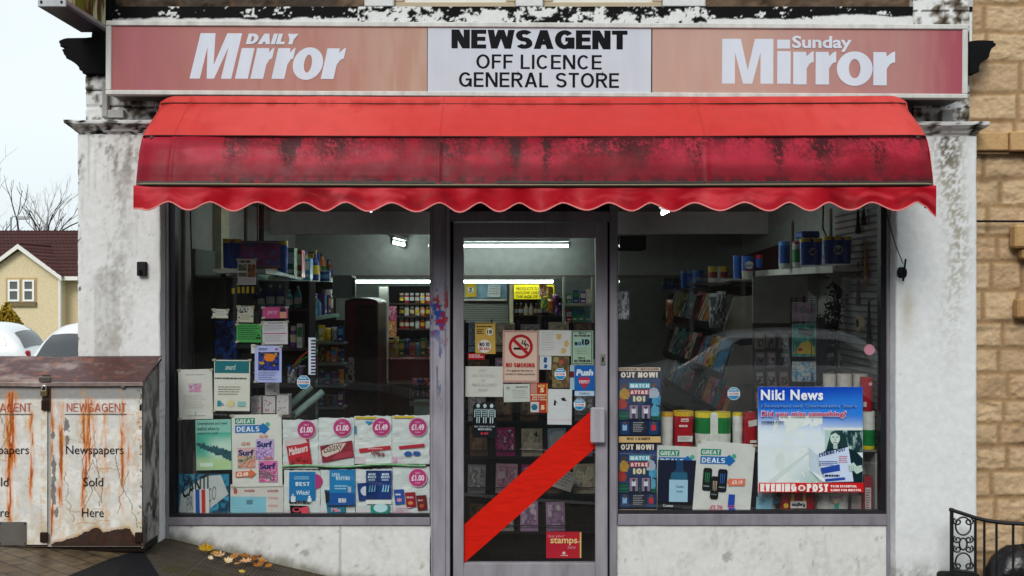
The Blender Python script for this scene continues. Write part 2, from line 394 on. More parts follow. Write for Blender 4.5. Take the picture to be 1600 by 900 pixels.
def blobs(cols, seed=0, f=4, fy=None):
    cc = [C(c) for c in cols]
    def fn(u, v):
        t = float(fbm(u*f+seed*3.1, v*(fy or f)+seed*1.7, 4, seed)); t = max(0, min(.999, (t-.25)/.5))*(len(cc)-1)
        i = int(t); q = t-i; q = q*q*(3-2*q); q = q*q*(3-2*q)
        return lerp(cc[i], cc[min(i+1, len(cc)-1)], q)
    return fn

# ================================================================== GROUND
def gz(x, y):
    x = np.asarray(x, float); y = np.asarray(y, float)
    b = np.interp(x, [-40, -6, -2.7, -2.0, -.95, .5, 3, 8, 40], [.9, .42, .30, .25, .0, -.12, -.2, -.4, -1.5])
    b = b-np.where(y > 0, np.minimum(y, 300)*.064, 0)*1.0
    road = sst(-2.62, -2.66, y)*(1-sst(-9.4, -9.44, y))
    b = b-road*.13
    return b
def gzs(x, y): return float(gz(x, y))
xs = np.unique(np.concatenate([np.linspace(-300, -10, 30), np.linspace(-10, -3, 20), np.linspace(-3, 3, 60), np.linspace(3, 10, 20), np.linspace(10, 300, 30)]))
ys = np.unique(np.concatenate([np.linspace(-300, -14, 20), np.linspace(-14, -3, 30), [-2.62, -2.66, -9.4, -9.44], np.linspace(-3, 0, 24), np.linspace(0, 50, 40), np.linspace(50, 300, 20)]))
X, Y = np.meshgrid(xs, ys, indexing='ij'); Z = gz(X, Y)
cg = mixa(C('4e463c'), C('45423d'), fbm(X*2, Y*2, 3, 2))
cg = mixa(cg, C('4c5b34'), ((Y > 4) & (X < -3.2)).astype(float)*sst(.45, .55, fbm(X*.3, Y*.3, 3, 5)))
grid('ground', material('concrete_ground', rough=.8, bump=.003, bscale=60, vary=.2, vscale=9), np.stack([X, Y, Z], -1), cg, kind='structure', origin=(0, 0, 0))
# road with its centre line
def strip(name, mat, xs_, ys_, dz, col, **kw):
    X, Y = np.meshgrid(xs_, ys_, indexing='ij'); Z = gz(X, Y)+dz
    return grid(name, mat, np.stack([X, Y, Z], -1), np.ones(X.shape+(3,))*np.array(col), origin=(0, 0, 0), **kw)
strip('road', material('asphalt', base=(.045, .046, .048), rough=.8, bump=.004, bscale=120, vary=.25, vscale=20), np.linspace(-60, 60, 80), np.linspace(-9.38, -2.68, 12), .004, (.05, .05, .05), kind='structure')
m = MB()
for i in range(-14, 15):
    m.add([(i*4, -6.05, gzs(i*4, -6)+.008), (i*4+2, -6.05, gzs(i*4+2, -6)+.008), (i*4+2, -5.95, gzs(i*4+2, -6)+.008), (i*4, -5.95, gzs(i*4, -6)+.008)], [(0, 1, 2, 3)], (.6, .6, .58))
m.build('road_marking', 'matte', kind='structure')
m = MB()
for yk in (-2.6, -9.46):
    for i in range(-40, 40):
        x0 = i*.915; z0 = gzs(x0, -2.5); z1 = gzs(x0+.9, -2.5)
        m.add([(x0, yk-.06, z0-.3), (x0+.9, yk-.06, z1-.3), (x0+.9, yk+.06, z1-.3), (x0, yk+.06, z0-.3), (x0, yk-.06, z0+.006), (x0+.9, yk-.06, z1+.006), (x0+.9, yk+.06, z1+.006), (x0, yk+.06, z0+.006)],
              [(4,5,6,7),(0,1,5,4),(1,2,6,5),(2,3,7,6),(3,0,4,7)], (.3, .3, .29))
m.build('kerb', 'plaster', kind='structure')
# brick pavers in front of the locker, worn and wet
def paver():
    m_ = bpy.data.materials.new('clay_pavers'); m_.use_nodes = True; nt = m_.node_tree; b = nt.nodes['Principled BSDF']
    g = nt.nodes.new('ShaderNodeNewGeometry'); mp = nt.nodes.new('ShaderNodeMapping'); mp.inputs['Rotation'].default_value = (0, 0, R(33))
    br = nt.nodes.new('ShaderNodeTexBrick'); br.inputs['Scale'].default_value = 1; br.inputs['Brick Width'].default_value = .2; br.inputs['Row Height'].default_value = .1
    br.inputs['Mortar Size'].default_value = .004; br.inputs['Color1'].default_value = (.085, .06, .036, 1); br.inputs['Color2'].default_value = (.115, .08, .045, 1); br.inputs['Mortar'].default_value = (.03, .022, .015, 1)
    nz = nt.nodes.new('ShaderNodeTexNoise'); nz.inputs['Scale'].default_value = 14; nz.inputs['Detail'].default_value = 7
    rp = nt.nodes.new('ShaderNodeMapRange'); rp.inputs[1].default_value = .3; rp.inputs[2].default_value = .7; rp.inputs[3].default_value = .55; rp.inputs[4].default_value = 1.35
    vm = nt.nodes.new('ShaderNodeVectorMath'); vm.operation = 'SCALE'
    bp = nt.nodes.new('ShaderNodeBump'); bp.inputs['Distance'].default_value = .004
    l = nt.links.new
    l(g.outputs['Position'], mp.inputs[0]); l(mp.outputs[0], br.inputs['Vector']); l(g.outputs['Position'], nz.inputs['Vector']); l(nz.outputs[0], rp.inputs[0])
    l(br.outputs['Color'], vm.inputs[0]); l(rp.outputs[0], vm.inputs['Scale']); l(vm.outputs[0], b.inputs['Base Color'])
    l(br.outputs['Fac'], bp.inputs['Height']); bp.invert = True; l(bp.outputs[0], b.inputs['Normal']); b.inputs['Roughness'].default_value = .38; b.inputs['Specular IOR Level'].default_value = .3
    return m_
def patch(name, pts, dz, mat, col, ymax=-.12):
    # polygon in plan filled by a fine grid of quads following the slope
    m_ = MB(); ys_ = np.linspace(min(p[1] for p in pts), max(p[1] for p in pts), 40)
    def xr(y):
        r = []
        for i in range(len(pts)):
            a, b = pts[i], pts[(i+1) % len(pts)]
            if (a[1]-y)*(b[1]-y) <= 0 and a[1] != b[1]: r.append(a[0]+(b[0]-a[0])*(y-a[1])/(b[1]-a[1]))
        return (min(r), max(r)) if r else (0, 0)
    N = 24
    rows = []
    for y in ys_:
        a, b = xr(min(max(y, ys_[0]+1e-5), ys_[-1]-1e-5)); rows.append([(a+(b-a)*k/N, y) for k in range(N+1)])
    vs = [(x, y, gzs(x, y)+dz) for r in rows for x, y in r]
    fs = [(j*(N+1)+k, j*(N+1)+k+1, (j+1)*(N+1)+k+1, (j+1)*(N+1)+k) for j in range(39) for k in range(N)]
    m_.add(vs, fs, col); return m_.build(name, mat, kind='structure')
patch('paving', [(-6, -2.5), (-2.55, -2.5), (-2.12, -.55), (-2.05, -.36), (-6, -.36)], .004, paver(), (.2, .15, .1))
patch('pavement', [(-2.55, -2.5), (-1.0, -2.5), (-1.72, -.80), (-2.0, -.36), (-2.05, -.36), (-2.12, -.55)], .008,
      material('black_tarmac', base=(.012, .012, .014), rough=.65, bump=.003, bscale=150, vary=.3, vscale=60), (.02, .02, .02))
# ramp with pimpled slabs along the shop wall
ribs = material('ribbed_slab', rough=.5, vary=.3, vscale=8, bump=.004, bscale=25)
m = MB()
xx = np.arange(-2.0, .2, .016)
for i, x0 in enumerate(xx):
    if i % 18 == 17: continue
    x1 = x0+.0115
    for y0 in np.arange(-.95, -.03, .1):
        y1 = y0+.092
        if x0 < -1.72-(y0+.8)*.63+.03 or x1 < -2.02: continue
        cc = lerp(C('4f453b'), C('4a4528'), float(sst(.5, .7, fbm(x0*3, y0*6, 3, 4))))
        m.add([(x0, y0, gzs(x0, y0)+.001), (x1, y0, gzs(x1, y0)+.001), (x1, y1, gzs(x1, y1)+.001), (x0, y1, gzs(x0, y1)+.001),
               (x0, y0, gzs(x0, y0)+.003), (x1, y0, gzs(x1, y0)+.003), (x1, y1, gzs(x1, y1)+.003), (x0, y1, gzs(x0, y1)+.003)],
              [(4,5,6,7),(0,1,5,4),(1,2,6,5),(2,3,7,6),(3,0,4,7)], cc)
m.build('path', ribs, kind='structure')

# ================================================================== SHOP BUILDING
shop = thing('shop_building', 'white painted corner shop with dark stone upper floor and grey framed shopfront', 'shop', (0, 0, 0))
def px(x, Y): return (x-800)*(D+Y)/F
def pz(y, Y): return EYE-(y-450)*(D+Y)/F
WHITE = np.array(C('e2e3e1'))
def wrap(name, path, z0, z1, colfn, parent, step=.012, mat='plaster', rel=None, edge=0.003, label=None):
    """a wall surface following a plan path, fine grid so paint wear keeps its own shape"""
    pts = []; s = 0; path = [np.array(p, float) for p in path]; ss = []; corner = []
    for a, b in zip(path[:-1], path[1:]):
        L = np.linalg.norm(b-a); n = max(2, int(L/step))
        for k in range(n): pts.append(a+(b-a)*k/n); ss.append(s+L*k/n)
        s += L
    pts.append(path[-1]); ss.append(s); pts = np.array(pts); ss = np.array(ss)
    zs = np.linspace(z0, z1, max(3, int((z1-z0)/step)))
    Xp = np.repeat(pts[:, 0][:, None], len(zs), 1); Yp = np.repeat(pts[:, 1][:, None], len(zs), 1)
    Zp = np.repeat(zs[None], len(pts), 0)
    n1 = (fbm(ss[:, None]*30+0*Zp, Zp*30, 3, 3)-.5); n2 = (fbm(ss[:, None]*6+0*Zp, Zp*6, 3, 8)-.5)
    Xo = Xp+n1*edge*1.5+n2*edge*2; Yo = Yp+n2*edge*1.5+n1*edge*.6
    col = colfn(Xp, Yp, Zp, ss[:, None]+0*Zp)
    P3 = np.stack([Xo, Yo, Zp], -1)
    if rel is not None: P3 = rel(P3, Xp, Zp)
    return grid(name, mat, P3, col, parent=parent, label=label)
def pil_left(Xp, Yp, Zp, S):
    pxx = 800+Xp/((D-.12)/F); pyy = 450-(Zp-EYE)/((D-.12)/F)
    c = np.ones(Xp.shape+(3,))*WHITE
    n = fbm(Xp*18, Zp*7, 5, 1); n2 = fbm(Xp*60, Zp*40, 4, 2); n3 = fbm(Xp*5+3, Zp*2.2, 4, 6)
    band = np.exp(-((pxx-178)/26)**2)
    n = .55*n+.45*fbm(Xp*70, Zp*45, 4, 209); c = mixa(c, C('8b8378'), np.clip(band*sst(.42, .68, n)*.7*(sst(700, 560, pyy)*.8+.1), 0, .8))
    c = mixa(c, C('c4bab2'), sst(.5, .75, n3)*.2)
    drip = fbm(Xp*55, Zp*3, 4, 207); c = mixa(c, C('8c8274'), sst(.58, .74, drip)*sst(480, 215, pyy)*.35)
    c = mixa(c, C('a39b90'), sst(.6, .8, fbm(Xp*110, Zp*90, 3, 208))*sst(.4, .7, n)*.5)
    c = mixa(c, C('5f564c'), np.clip(sst(330, 205, pyy)*sst(.45, .66, n)*.75, 0, 1))
    c = mixa(c, C('4a433c'), sst(.72, .80, n2)*band*.4)
    sq = ((pxx > 147) & (pxx < 189) & (pyy > 427) & (pyy < 640)).astype(float)
    c = mixa(c, C('a09c96'), sq*(.25+.3*sst(.4, .7, n2)))
    c = mixa(c, C('2a2a2e'), sst(.66, .72, fbm(Xp*25, Zp*25, 3, 9))*(pxx < 128))
    c = mixa(c, C('7a6c5e'), sst(.28, .36, fbm(Xp*9, Zp*1.5, 3, 19))*0+sst(.78, .86, n2)*.35)
    return c
wrap('pilaster', [(-2.459, .35), (-2.459, -.12), (-1.995, -.12), (-1.995, .02)], -.3, 2.56, pil_left, shop)
def pil_right(Xp, Yp, Zp, S):
    pxx = 800+Xp/((D-.12)/F); pyy = 450-(Zp-EYE)/((D-.12)/F)
    c = np.ones(Xp.shape+(3,))*np.array(C('dee1e1'))
    n = fbm(Xp*20, Zp*8, 5, 11); n2 = fbm(Xp*60, Zp*45, 4, 12)
    band = np.exp(-((pxx-1490-8*np.sin(pyy*.02))/19)**2); n2 = .6*n2+.4*fbm(Xp*150, Zp*120, 3, 212)
    c = mixa(c, C('8e866c'), np.clip(band*sst(.42, .60, n2)*sst(660, 200, pyy)*1.2, 0, .75))
    c = mixa(c, C('50493a'), np.clip(band*sst(300, 208, pyy)*sst(.38, .6, n2)*1.2, 0, .9))
    c = mixa(c, C('b6ab90'), np.exp(-((pxx-1418)/10)**2)*sst(560, 470, pyy)*sst(430, 480, pyy)*.6)
    c = mixa(c, C('9c9c9a'), sst(.78, .86, n2)*.35)
    c = mixa(c, C('77786c'), sst(865, 905, pyy)*sst(.35, .65, .5*n+.5*n2)*.8)
    return c
wrap('pilaster', [(2.176, .02), (2.176, -.12), (2.632, -.12), (2.632, .2)], -.5, 2.55, pil_right, shop)
# capitals: a moulded profile swept round the pilaster
def capital(x0, x1, z0, z1, seed, parent):
    prof = [(.0, 0), (.004, .1), (.018, .25), (.022, .35), (.05, .6), (.055, .68), (.06, .7), (.062, .97), (.055, 1.0)]
    pr = []
    for (o1, t1), (o2, t2) in zip(prof[:-1], prof[1:]):
        for k in range(4): pr.append((o1+(o2-o1)*k/4, t1+(t2-t1)*k/4))
    pr.append(prof[-1]); pr.append((-.02, 1.0))
    cols = []; rows = []
    for o_, t in pr:
        path = [(x0-o_, .2), (x0-o_, -.12-o_), (x1+o_, -.12-o_), (x1+o_, .0)]
        r = []
        for (a, b) in zip(path[:-1], path[1:]):
            n = 30
            for k in range(n): r.append((a[0]+(b[0]-a[0])*k/n, a[1]+(b[1]-a[1])*k/n, z0+(z1-z0)*t))
        r.append((*path[-1], z0+(z1-z0)*t)); rows.append(r)
    A = np.array(rows); n = fbm(A[..., 0]*16+A[..., 1]*11, A[..., 2]*30, 4, seed)
    A = A+((n-.5)*.008)[..., None]
    col = mixa(np.ones(A.shape)*WHITE*.9, C('4c443c'), sst(.5, .64, n)*.9)
    col = mixa(col, C('1b1917'), sst(.66, .70, fbm(A[..., 0]*30, A[..., 2]*60+A[..., 1]*30, 3, seed+4)))
    return grid('capital', 'plaster', A, col, parent=parent)
capital(-2.455, -1.99, 2.56, 2.635, 21, shop); capital(2.20, 2.62, 2.55, 2.625, 25, shop)
# frieze blocks above the capitals, cracked paint over stone
def frieze(Xp, Yp, Zp, S):
    n = fbm(Xp*22+Yp*22, Zp*22, 4, 31); j = fbm(Xp*14+Yp*9, Zp*14, 3, 33)
    c = mixa(np.ones(Xp.shape+(3,))*WHITE*.95, C('6f6457'), sst(.42, .62, n))
    zz = (Zp-2.63+.01*(j-.5))/.092
    crack = (np.abs(zz-np.round(zz)) < .05) | (np.abs((Xp+2.30+.02*(j-.5))) < .004)
    return mixa(c, C('17130f'), crack*.95*(n > .36)+sst(.66, .7, n)*.8)
def fr_rel(P3, Xp, Zp):
    j = fbm(Xp*14, Zp*14, 3, 33); zz = (Zp-2.63+.01*(j-.5))/.092
    P3[..., 1] += (np.abs(zz-np.round(zz)) < .07)*.008
    return P3
wrap('frieze_block', [(-2.43, .3), (-2.43, -.09), (-2.0, -.09), (-2.0, .0)], 2.635, 3.05, frieze, shop, step=.008, rel=fr_rel, edge=.005)
wrap('frieze_block', [(2.30, .0), (2.30, -.06), (2.62, -.06), (2.62, .3)], 2.625, 3.4, frieze, shop, step=.01, edge=.004)
m = MB()
m.box(2.14, 2.298, -.045, -.003, 2.63, 2.74, C('7d7a78')); m.build('trim_board', 'plaster', shop); m = MB(); m.box(2.44, 2.50, -.115, -.062, 2.62, 2.70, C('9b9a95'), bev=.004); m.box(2.45, 2.485, -.13, -.06, 2.595, 2.625, C('2c2b29'), bev=.003); m.build('bracket', 'plaster', shop); m = MB()
m.box(-2.32, -2.29, -.13, -.092, 2.66, 2.86, C('a9a7a2'), bev=.003); m.box(-2.325, -2.2, -.125, -.092, 2.655, 2.70, C('b0aea8'), bev=.003)
m.build('trim_board', 'plaster', shop)
# black carved corbels at both ends of the fascia
def corbel(pts, Yf, y1, seed):
    q = [(px(a, Yf), pz(b, Yf)) for a, b in pts]; q2 = []
    for i in range(len(q)):
        a, b = q[i], q[(i+1) % len(q)]
        for k in range(4):
            t = k/4; jx = .012*(float(fbm((i+t)*7.1, seed, 2, seed))-.5); q2.append((a[0]+(b[0]-a[0])*t+jx, a[1]+(b[1]-a[1])*t+jx))
    m = MB(); m.prism(q2, Yf, y1, (.006, .006, .007)); return m.build('corbel', 'matte', shop)
corbel([(93, 63), (104, 60), (163, 58), (163, 114), (129, 115), (122, 101), (104, 91), (96, 78), (110, 74), (94, 72)], -.13, .12, 3)
corbel([(1516, 64), (1553, 63), (1556, 71), (1549, 76), (1545, 90), (1532, 99), (1530, 112), (1516, 114)], -.12, .1, 4)
# lintel behind awning and sign, peeling ledge above the sign
m = MB(); m.box(-1.994, 2.135, .0, .22, 2.25, 3.06, C('55504c')); m.build('lintel', 'plaster', shop)
def ledge(Xp, Yp, Zp, S):
    pxx = 800+Xp/((D-.05)/F)
    n = fbm(Xp*14, Zp*26, 4, 41)*.6+.4*fbm(Xp*60, Zp*60, 3, 43)
    mid = ((pxx > 560) & (pxx < 1105)).astype(float)
    lip = 3.236+.016*(fbm(Xp*5, Zp*0, 4, 44)-.5)*2+.012*mid+.014*(pxx > 1270)
    side = .47+.0*n; k = np.where(mid > 0, sst(.46, .52, n+.10*sst(3.295, 3.25, Zp)-.05), np.maximum(sst(lip+.004, lip-.004, Zp+.02*(n-.5)), sst(.63, .66, n+.03*(pxx > 1270))))
    c = mixa(np.ones(Xp.shape+(3,))*np.array(C('0b0b0d')), C('dcddda'), k)
    return mixa(c, C('2b2522'), (pxx < 175)*1.0)
wrap('ledge', [(-2.41, .05), (-2.41, -.05), (2.64, -.05), (2.64, .1)], 3.06, 3.305, ledge, shop, step=.0055, edge=.003)
m = MB(); m.box(-2.405, 2.635, -.043, .2, 3.296, 3.3035, C('24211f')); m.build('ledge_top', 'plaster', shop)
# rock-faced stonework
def stonewall(name, x0, x1, z0, z1, Y, step, rowh, blk, relief, cols, mortar, seed, parent, zcut=None, split=None):
    xs_ = np.arange(x0, x1+step*.5, step); zs_ = np.arange(z0, z1+step*.5, step)
    Xp, Zp = np.meshgrid(xs_, zs_, indexing='ij'); H = np.zeros(Xp.shape); Cc = np.zeros(Xp.shape+(3,)); rr = random.Random(seed)
    z = z0-.05; e = .006
    jz = (fbm(Xp*5, Zp*5, 2, seed+1)-.5)*.012; jx = (fbm(Xp*9, Zp*9, 2, seed+2)-.5)*.012
    while z < z1+.1:
        h = rr.uniform(*rowh); x = x0-rr.uniform(0, blk[1])
        while x < x1+.05:
            w_ = rr.uniform(*blk); d = np.minimum(np.minimum(Xp+jx-x, x+w_-Xp-jx), np.minimum(Zp+jz-z, z+h-Zp-jz))
            ins = d > 0
            if ins.any():
                b = sst(.0, .022, d-e*.5)
                k = rr.uniform(.7, 1.15); sd = rr.random()*50
                ro = rr.uniform(.4, 1.3)
                rel = b*(.25+.45*k)*relief+b*relief*.5*(fbm(Xp*45, Zp*60, 3, seed+15)-.5)+b*relief*ro*1.5*(fbm(Xp*9+sd, Zp*20, 5, seed+5)-.45)+b*relief*ro*.9*np.abs(fbm(Xp*14+sd, Zp*16, 4, seed+6)-.5)*-3
                H = np.where(ins, rel, H)
                cb = lerp(cols[0], cols[1], rr.random()); cb = np.array(cb)
                Cc = np.where(ins[..., None], mixa(np.ones(Xp.shape+(3,))*np.array(mortar), np.ones(Xp.shape+(3,))*cb, b), Cc)
            x += w_
        z += h
    Cc = mixa(Cc, Cc*.62, sst(.52, .72, fbm(Xp*6, Zp*9, 5, seed+30))*.6); Cc = mixa(Cc, Cc*1.15, sst(.55, .7, fbm(Xp*30, Zp*35, 3, seed+31))*.7)
    return grid(name, 'stone', np.stack([Xp, Y-H, Zp], -1), Cc, parent=parent)
DS = (C('4a4038'), C('6d5a48')); DM = C('5e4c39')
stonewall('stone_wall', -2.29, -.855, 3.3, 5.2, .0, .012, (.11, .16), (.2, .42), .022, DS, DM, 5, shop)
stonewall('stone_wall', 1.12, 2.62, 3.3, 5.2, .0, .012, (.11, .16), (.2, .42), .022, DS, DM, 6, shop)
m = MB(); m.box(-2.41, 2.64, .03, .3, 5.15, 6.3, C('54483d')); m.box(-2.41, -2.292, -.075, .25, 3.20, 5.15, C('0c0c0d'), bev=.01); m.box(2.62, 2.66, -.03, .3, 3.30, 6.3, C('c4c4c0'), bev=.01)
m.box(-2.41, -2.2, .26, 6.4, -.6, 6.3, C('6a645e')); m.box(2.35, 2.64, .26, 6.4, -.6, 6.3, C('6a645e')); m.box(-2.2, 2.35, 6.1, 6.4, -.6, 6.3, C('6a645e'))
m.build('upper_wall', 'stone', shop)
m = MB(); m.prismx([(-.25, 6.25), (3.2, 8.1), (6.65, 6.25), (6.65, 6.15), (3.2, 8.0), (-.25, 6.15)], -2.45, 2.66, C('2f2d30')); m.build('roof', 'tile', shop)
# upper windows in white painted stone surround
m = MB()
for a, b in ((-.85, -.68), (.02, .18), (.87, 1.115)):
    m.box(a, b, -.035, .12, 3.306, 5.0, C('d4d5d3'), bev=.008)
m.box(-.85, 1.115, -.03, .12, 5.002, 5.2, C('d4d5d3'), bev=.008)
m.build('window_surround', 'plaster', shop)
for a, b in ((-.68, .02), (.18, .87)):
    fm = MB(); a += .002; b -= .002
    for q in ((a, b, 3.306, 3.345), (a, a+.05, 3.345, 4.94), (b-.05, b, 3.345, 4.94), (a, b, 4.94, 5.0)): fm.box(q[0], q[1], .0, .07, q[2], q[3], C('b9a98f'), bev=.004)
    for q in ((a+.05, b-.05, 3.345, 3.40), (a+.05, a+.10, 3.40, 4.94), (b-.1, b-.05, 3.40, 4.94), (a+.05, b-.05, 4.1, 4.15)): fm.box(q[0], q[1], .02, .06, q[2], q[3], C('d9d8d2'), bev=.004)
    fr = fm.build('upper_window', 'flat', shop)
    pm = MB(); pm.box(a+.1, b-.1, .038, .044, 3.40, 4.94); pm.build('pane', GLASS, fr)
    pm = MB(); pm.box(a+.06, b-.06, .09, .10, 3.35, 4.94, C('8d8a84')); pm.build('curtain', 'matte', fr)

# ---- shopfront frames
LIL = C('86828a')
def fbar(m, x0, x1, y0, y1, Ya=-.035, Yb=.05, col=LIL, bev=.003):  # pixels at the front face
    m.box(px(x0, Ya), px(x1, Ya), Ya, Yb, pz(y1, Ya), pz(y0, Ya), col, bev)
def window(x0, x1, jl, jr, y1l):
    m = MB(); zt = 2.249
    zb = pz(y1l, -.035); zb2 = pz(821, -.035)
    a, b = px(x0, -.035), px(x1, -.035)
    m.box(a, b, -.035, .05, zb2, zb, LIL, .003)
    m.box(a, b, -.02, .03, zb, zb+.018, C('2a2a2e'))
    m.box(px(jl[0], -.035), px(jl[1], -.035), -.035, .05, gzs(px(jl[0], 0), 0)-.02 if jl[2] else zb, zt, LIL, .003)
    if jl[2]: m.box(px(jl[1], -.035), px(jl[1]+9, -.035), -.018, .04, zb+.018, zt, C('1c1c22'))
    m.box(px(jr[0], -.035), px(jr[1], -.035), -.035, .05, -.3 if jr[2] else zb, zt, LIL, .003)
    if jr[2]: m.box(px(jr[0]-8, -.035), px(jr[0], -.035), -.018, .04, zb+.018, zt, C('1c1c22'))
    m.box(a, b, -.03, .05, zt-.04, zt, C('3c3a40'), .002)
    f = m.build('window_frame', 'alu', shop)
    g = MB(); g.box(px(jl[1]+2, 0), px(jr[0]-2, 0), 0, .006, zb+.01, zt-.03); g.build('pane', GLASS, f)
    return f
window(262, 672, (250, 263, True), (671.5, 673, False), 809)
window(965, 1386, (964, 965.5, False), (1386, 1401, True), 804)
def postcol(Xp, Yp, Zp, S):
    pyy = 450-(Zp-EYE)/((D-.05)/F); pxx = 800+Xp/((D-.05)/F)
    c = np.ones(Xp.shape+(3,))*np.array(C('928e97'))
    n = fbm(Xp*40, Zp*28, 5, 51); g = np.exp(-((pyy-490)/42)**4)
    c = mixa(c, C('1c3f86'), sst(.50, .56, n)*g*(pxx < 695))
    c = mixa(c, C('8c1430'), sst(.60, .64, fbm(Xp*40+9, Zp*24, 4, 53))*g*(pxx < 700))
    c = mixa(c, C('25386e'), sst(.62, .66, fbm(Xp*70, Zp*9, 4, 54))*np.exp(-((pyy-575)/45)**2)*(pxx > 682)*(pxx < 696))
    c = mixa(c, C('57545e'), (np.abs(pxx-696) < 1.2)*.8+(np.abs(pxx-677) < .8)*.5)
    return mixa(c, C('6c5f66'), sst(.6, .8, fbm(Xp*30, Zp*3, 3, 55))*.5)
wrap('door_post', [(px(673, -.05), .05), (px(673, -.05), -.05), (px(703, -.05), -.05), (px(703, -.05), .05)], -.2, 2.249, postcol, shop, step=.006, mat='alu', edge=0)
m = MB(); fbar(m, 953, 964, 300, 960, -.045); fbar(m, 703.5, 952.5, 330, 346, -.045, col=C('857f8a')); m.build('door_frame', 'alu', shop)
m = MB(); m.box(px(703.5, -.03), px(952.5, -.03), .0, .05, pz(329, -.04), 2.249, C('3a373c')); m.build('transom_panel', 'alu', shop)
# stall risers
def riser(Xp, Yp, Zp, S):
    c = np.ones(Xp.shape+(3,))*np.array(C('dbdbd8'))
    n = fbm(Xp*9, Zp*9, 4, 61); n2 = fbm(Xp*30, Zp*24, 4, 62)
    c = mixa(c, C('b9b4ae'), sst(.5, .75, .5*n+.5*fbm(Xp*60, Zp*50, 3, 66))*.5); c = mixa(c, C('9a948a'), sst(.62, .80, fbm(Xp*28, Zp*6, 5, 67))*.22)
    c = mixa(c, C('a09b96'), sst(.76, .80, n2)*.6)
    g = gz(Xp, Yp*0-.1)
    c = mixa(c, C('6d6a58'), sst(.075, .0, Zp-g+.07*(n2-.5))*.8)
    for cx_, cz, rx, rz in ((-1.83, .33, .05, .022), (1.24, .14, .045, .03), (-1.2, .16, .03, .02)):
        d = ((Xp-cx_)/rx)**2+((Zp-cz)/rz)**2+(n2-.5)*2.5
        c = mixa(c, C('a5a29d'), (d < .75)*.8)
    c = mixa(c, C('77706a'), (np.abs(Xp+.99) < .0012)*.5)
    return c
wrap('stall_riser', [(px(263, -.03), -.02), (px(672, -.03), -.02)], -.3, pz(821, -.03), riser, shop, edge=.004)
wrap('stall_riser', [(px(964, -.03), -.02), (px(1388, -.03), -.02)], -.4, pz(821, -.03), riser, shop, edge=.004)
# door leaf
dm = MB(); GD = C('918d94')
for q in ((708, 724.5, 348, 925), (930.5, 949.5, 348, 925)): fbar(dm, *q, Ya=-.03, Yb=.02, col=GD)
for q in ((724.5, 930.5, 348, 371.5), (724.5, 930.5, 880.5, 925)): fbar(dm, *q, Ya=-.029, Yb=.02, col=GD)
door = dm.build('door', 'alu', shop)
for a, b in ((702.5, 708.3), (949.2, 953.5)):
    gm = MB(); gm.box(px(a, .0), px(b, .0), .004, .045, -.1, 2.249, (.01, .01, .012)); gm.build('door_seal', 'dark', shop)
m = MB(); m.box(px(724, 0), px(931, 0), -.004, .002, pz(881, 0), pz(371, 0)); m.build('pane', GLASS, door)
s = Sheet(724, 640, 931, 881, Y=-.008, col='c01808', thick=.001); s.m = MB()
s.poly([(725, 820), (922, 643), (930, 643), (930, 700), (725, 880)], 'cf1a08'); s.done('safety_stripe', None, None, parent=door, mat=material('worn_red_vinyl', rough=.4, vary=.16, vscale=9, stretch=(1, 1, 6), bump=.0008, bscale=20, spec=.3))
m = MB(); k = -.075
m.box(px(923, k), px(945.5, k), -.075, -.045, pz(693, k), pz(637, k), C('a3a0a8'), bev=.008)
for yy in (648, 682): m.box(px(930, k), px(940, k), -.046, -.028, pz(yy+4, k), pz(yy-4, k), C('77757c'))
m.build('handle', 'alu', door)
m = MB(); m.box(px(938, -.03), px(945.5, -.03), -.037, -.028, pz(570, -.03), pz(553, -.03), C('b9b7b0'), bev=.002); m.box(px(940.5, -.03), px(943, -.03), -.040, -.036, pz(565, -.03), pz(558, -.03), C('161616'), bev=.001); m.build('keyhole', 'metal', door)
m = MB(); m.box(px(704, 0), px(952, 0), -.03, .25, -.3, pz(926, -.03), C('5c5c5e'), bev=.004); m.build('doorstep', 'plaster', shop)

# ---- room inside
m = MB(); m.box(-2.2, 2.35, .22, 6.1, -.25, -.15, C('50473f')); m.build('shop_floor', 'matte', shop)
m = MB(); m.box(-2.2, 2.35, .22, 6.1, 2.36, 2.42, C('a9abaa')); m.build('ceiling', 'matte', shop)
m = MB()
m.box(-2.199, -2.12, .06, 6.1, -.15, 2.36, C('9c9c98')); m.box(2.25, 2.349, .06, 6.1, -.15, 2.36, C('8f928e'))
m.box(-2.12, 2.25, 5.3, 5.4, -.15, 2.36, C('8d9590')); m.box(-2.0, -1.995, .02, .24, .3, 2.36, C('8f8f8b')); m.box(-2.199, -1.995, .05, .06, -.3, 2.36, C('6c6c68'))
m.build('inner_wall', 'matte', shop)
m = MB(); m.box(-2.12, 2.25, 3.0, 3.12, 2.165, 2.36, C('c9bfbd')); m.box(-2.12, 2.25, 4.0, 4.12, 1.815, 2.36, C('9a9f9b')); m.box(-2.12, 2.25, 3.98, 4.14, 1.785, 1.815, C('6a6560'))
m.build('beam', 'matte', shop)
m = MB(); m.box(px(276, .03), px(670, .03), .052, .5, .2, .315, C('3a3735')); m.build('display_deck', 'matte', shop); m = MB(); m.box(px(967, .03), px(1384, .03), .052, .5, .2, .335, C('3a3735')); m.build('display_deck', 'matte', shop)
m = MB()
for x_, r_ in ((-2.04, .02), (-1.78, .012), (-1.70, .006)): m.tube([(x_, .9 if r_ < .02 else .4, .5), (x_, .9 if r_ < .02 else .4, 2.35)], r_, C('77706a'))
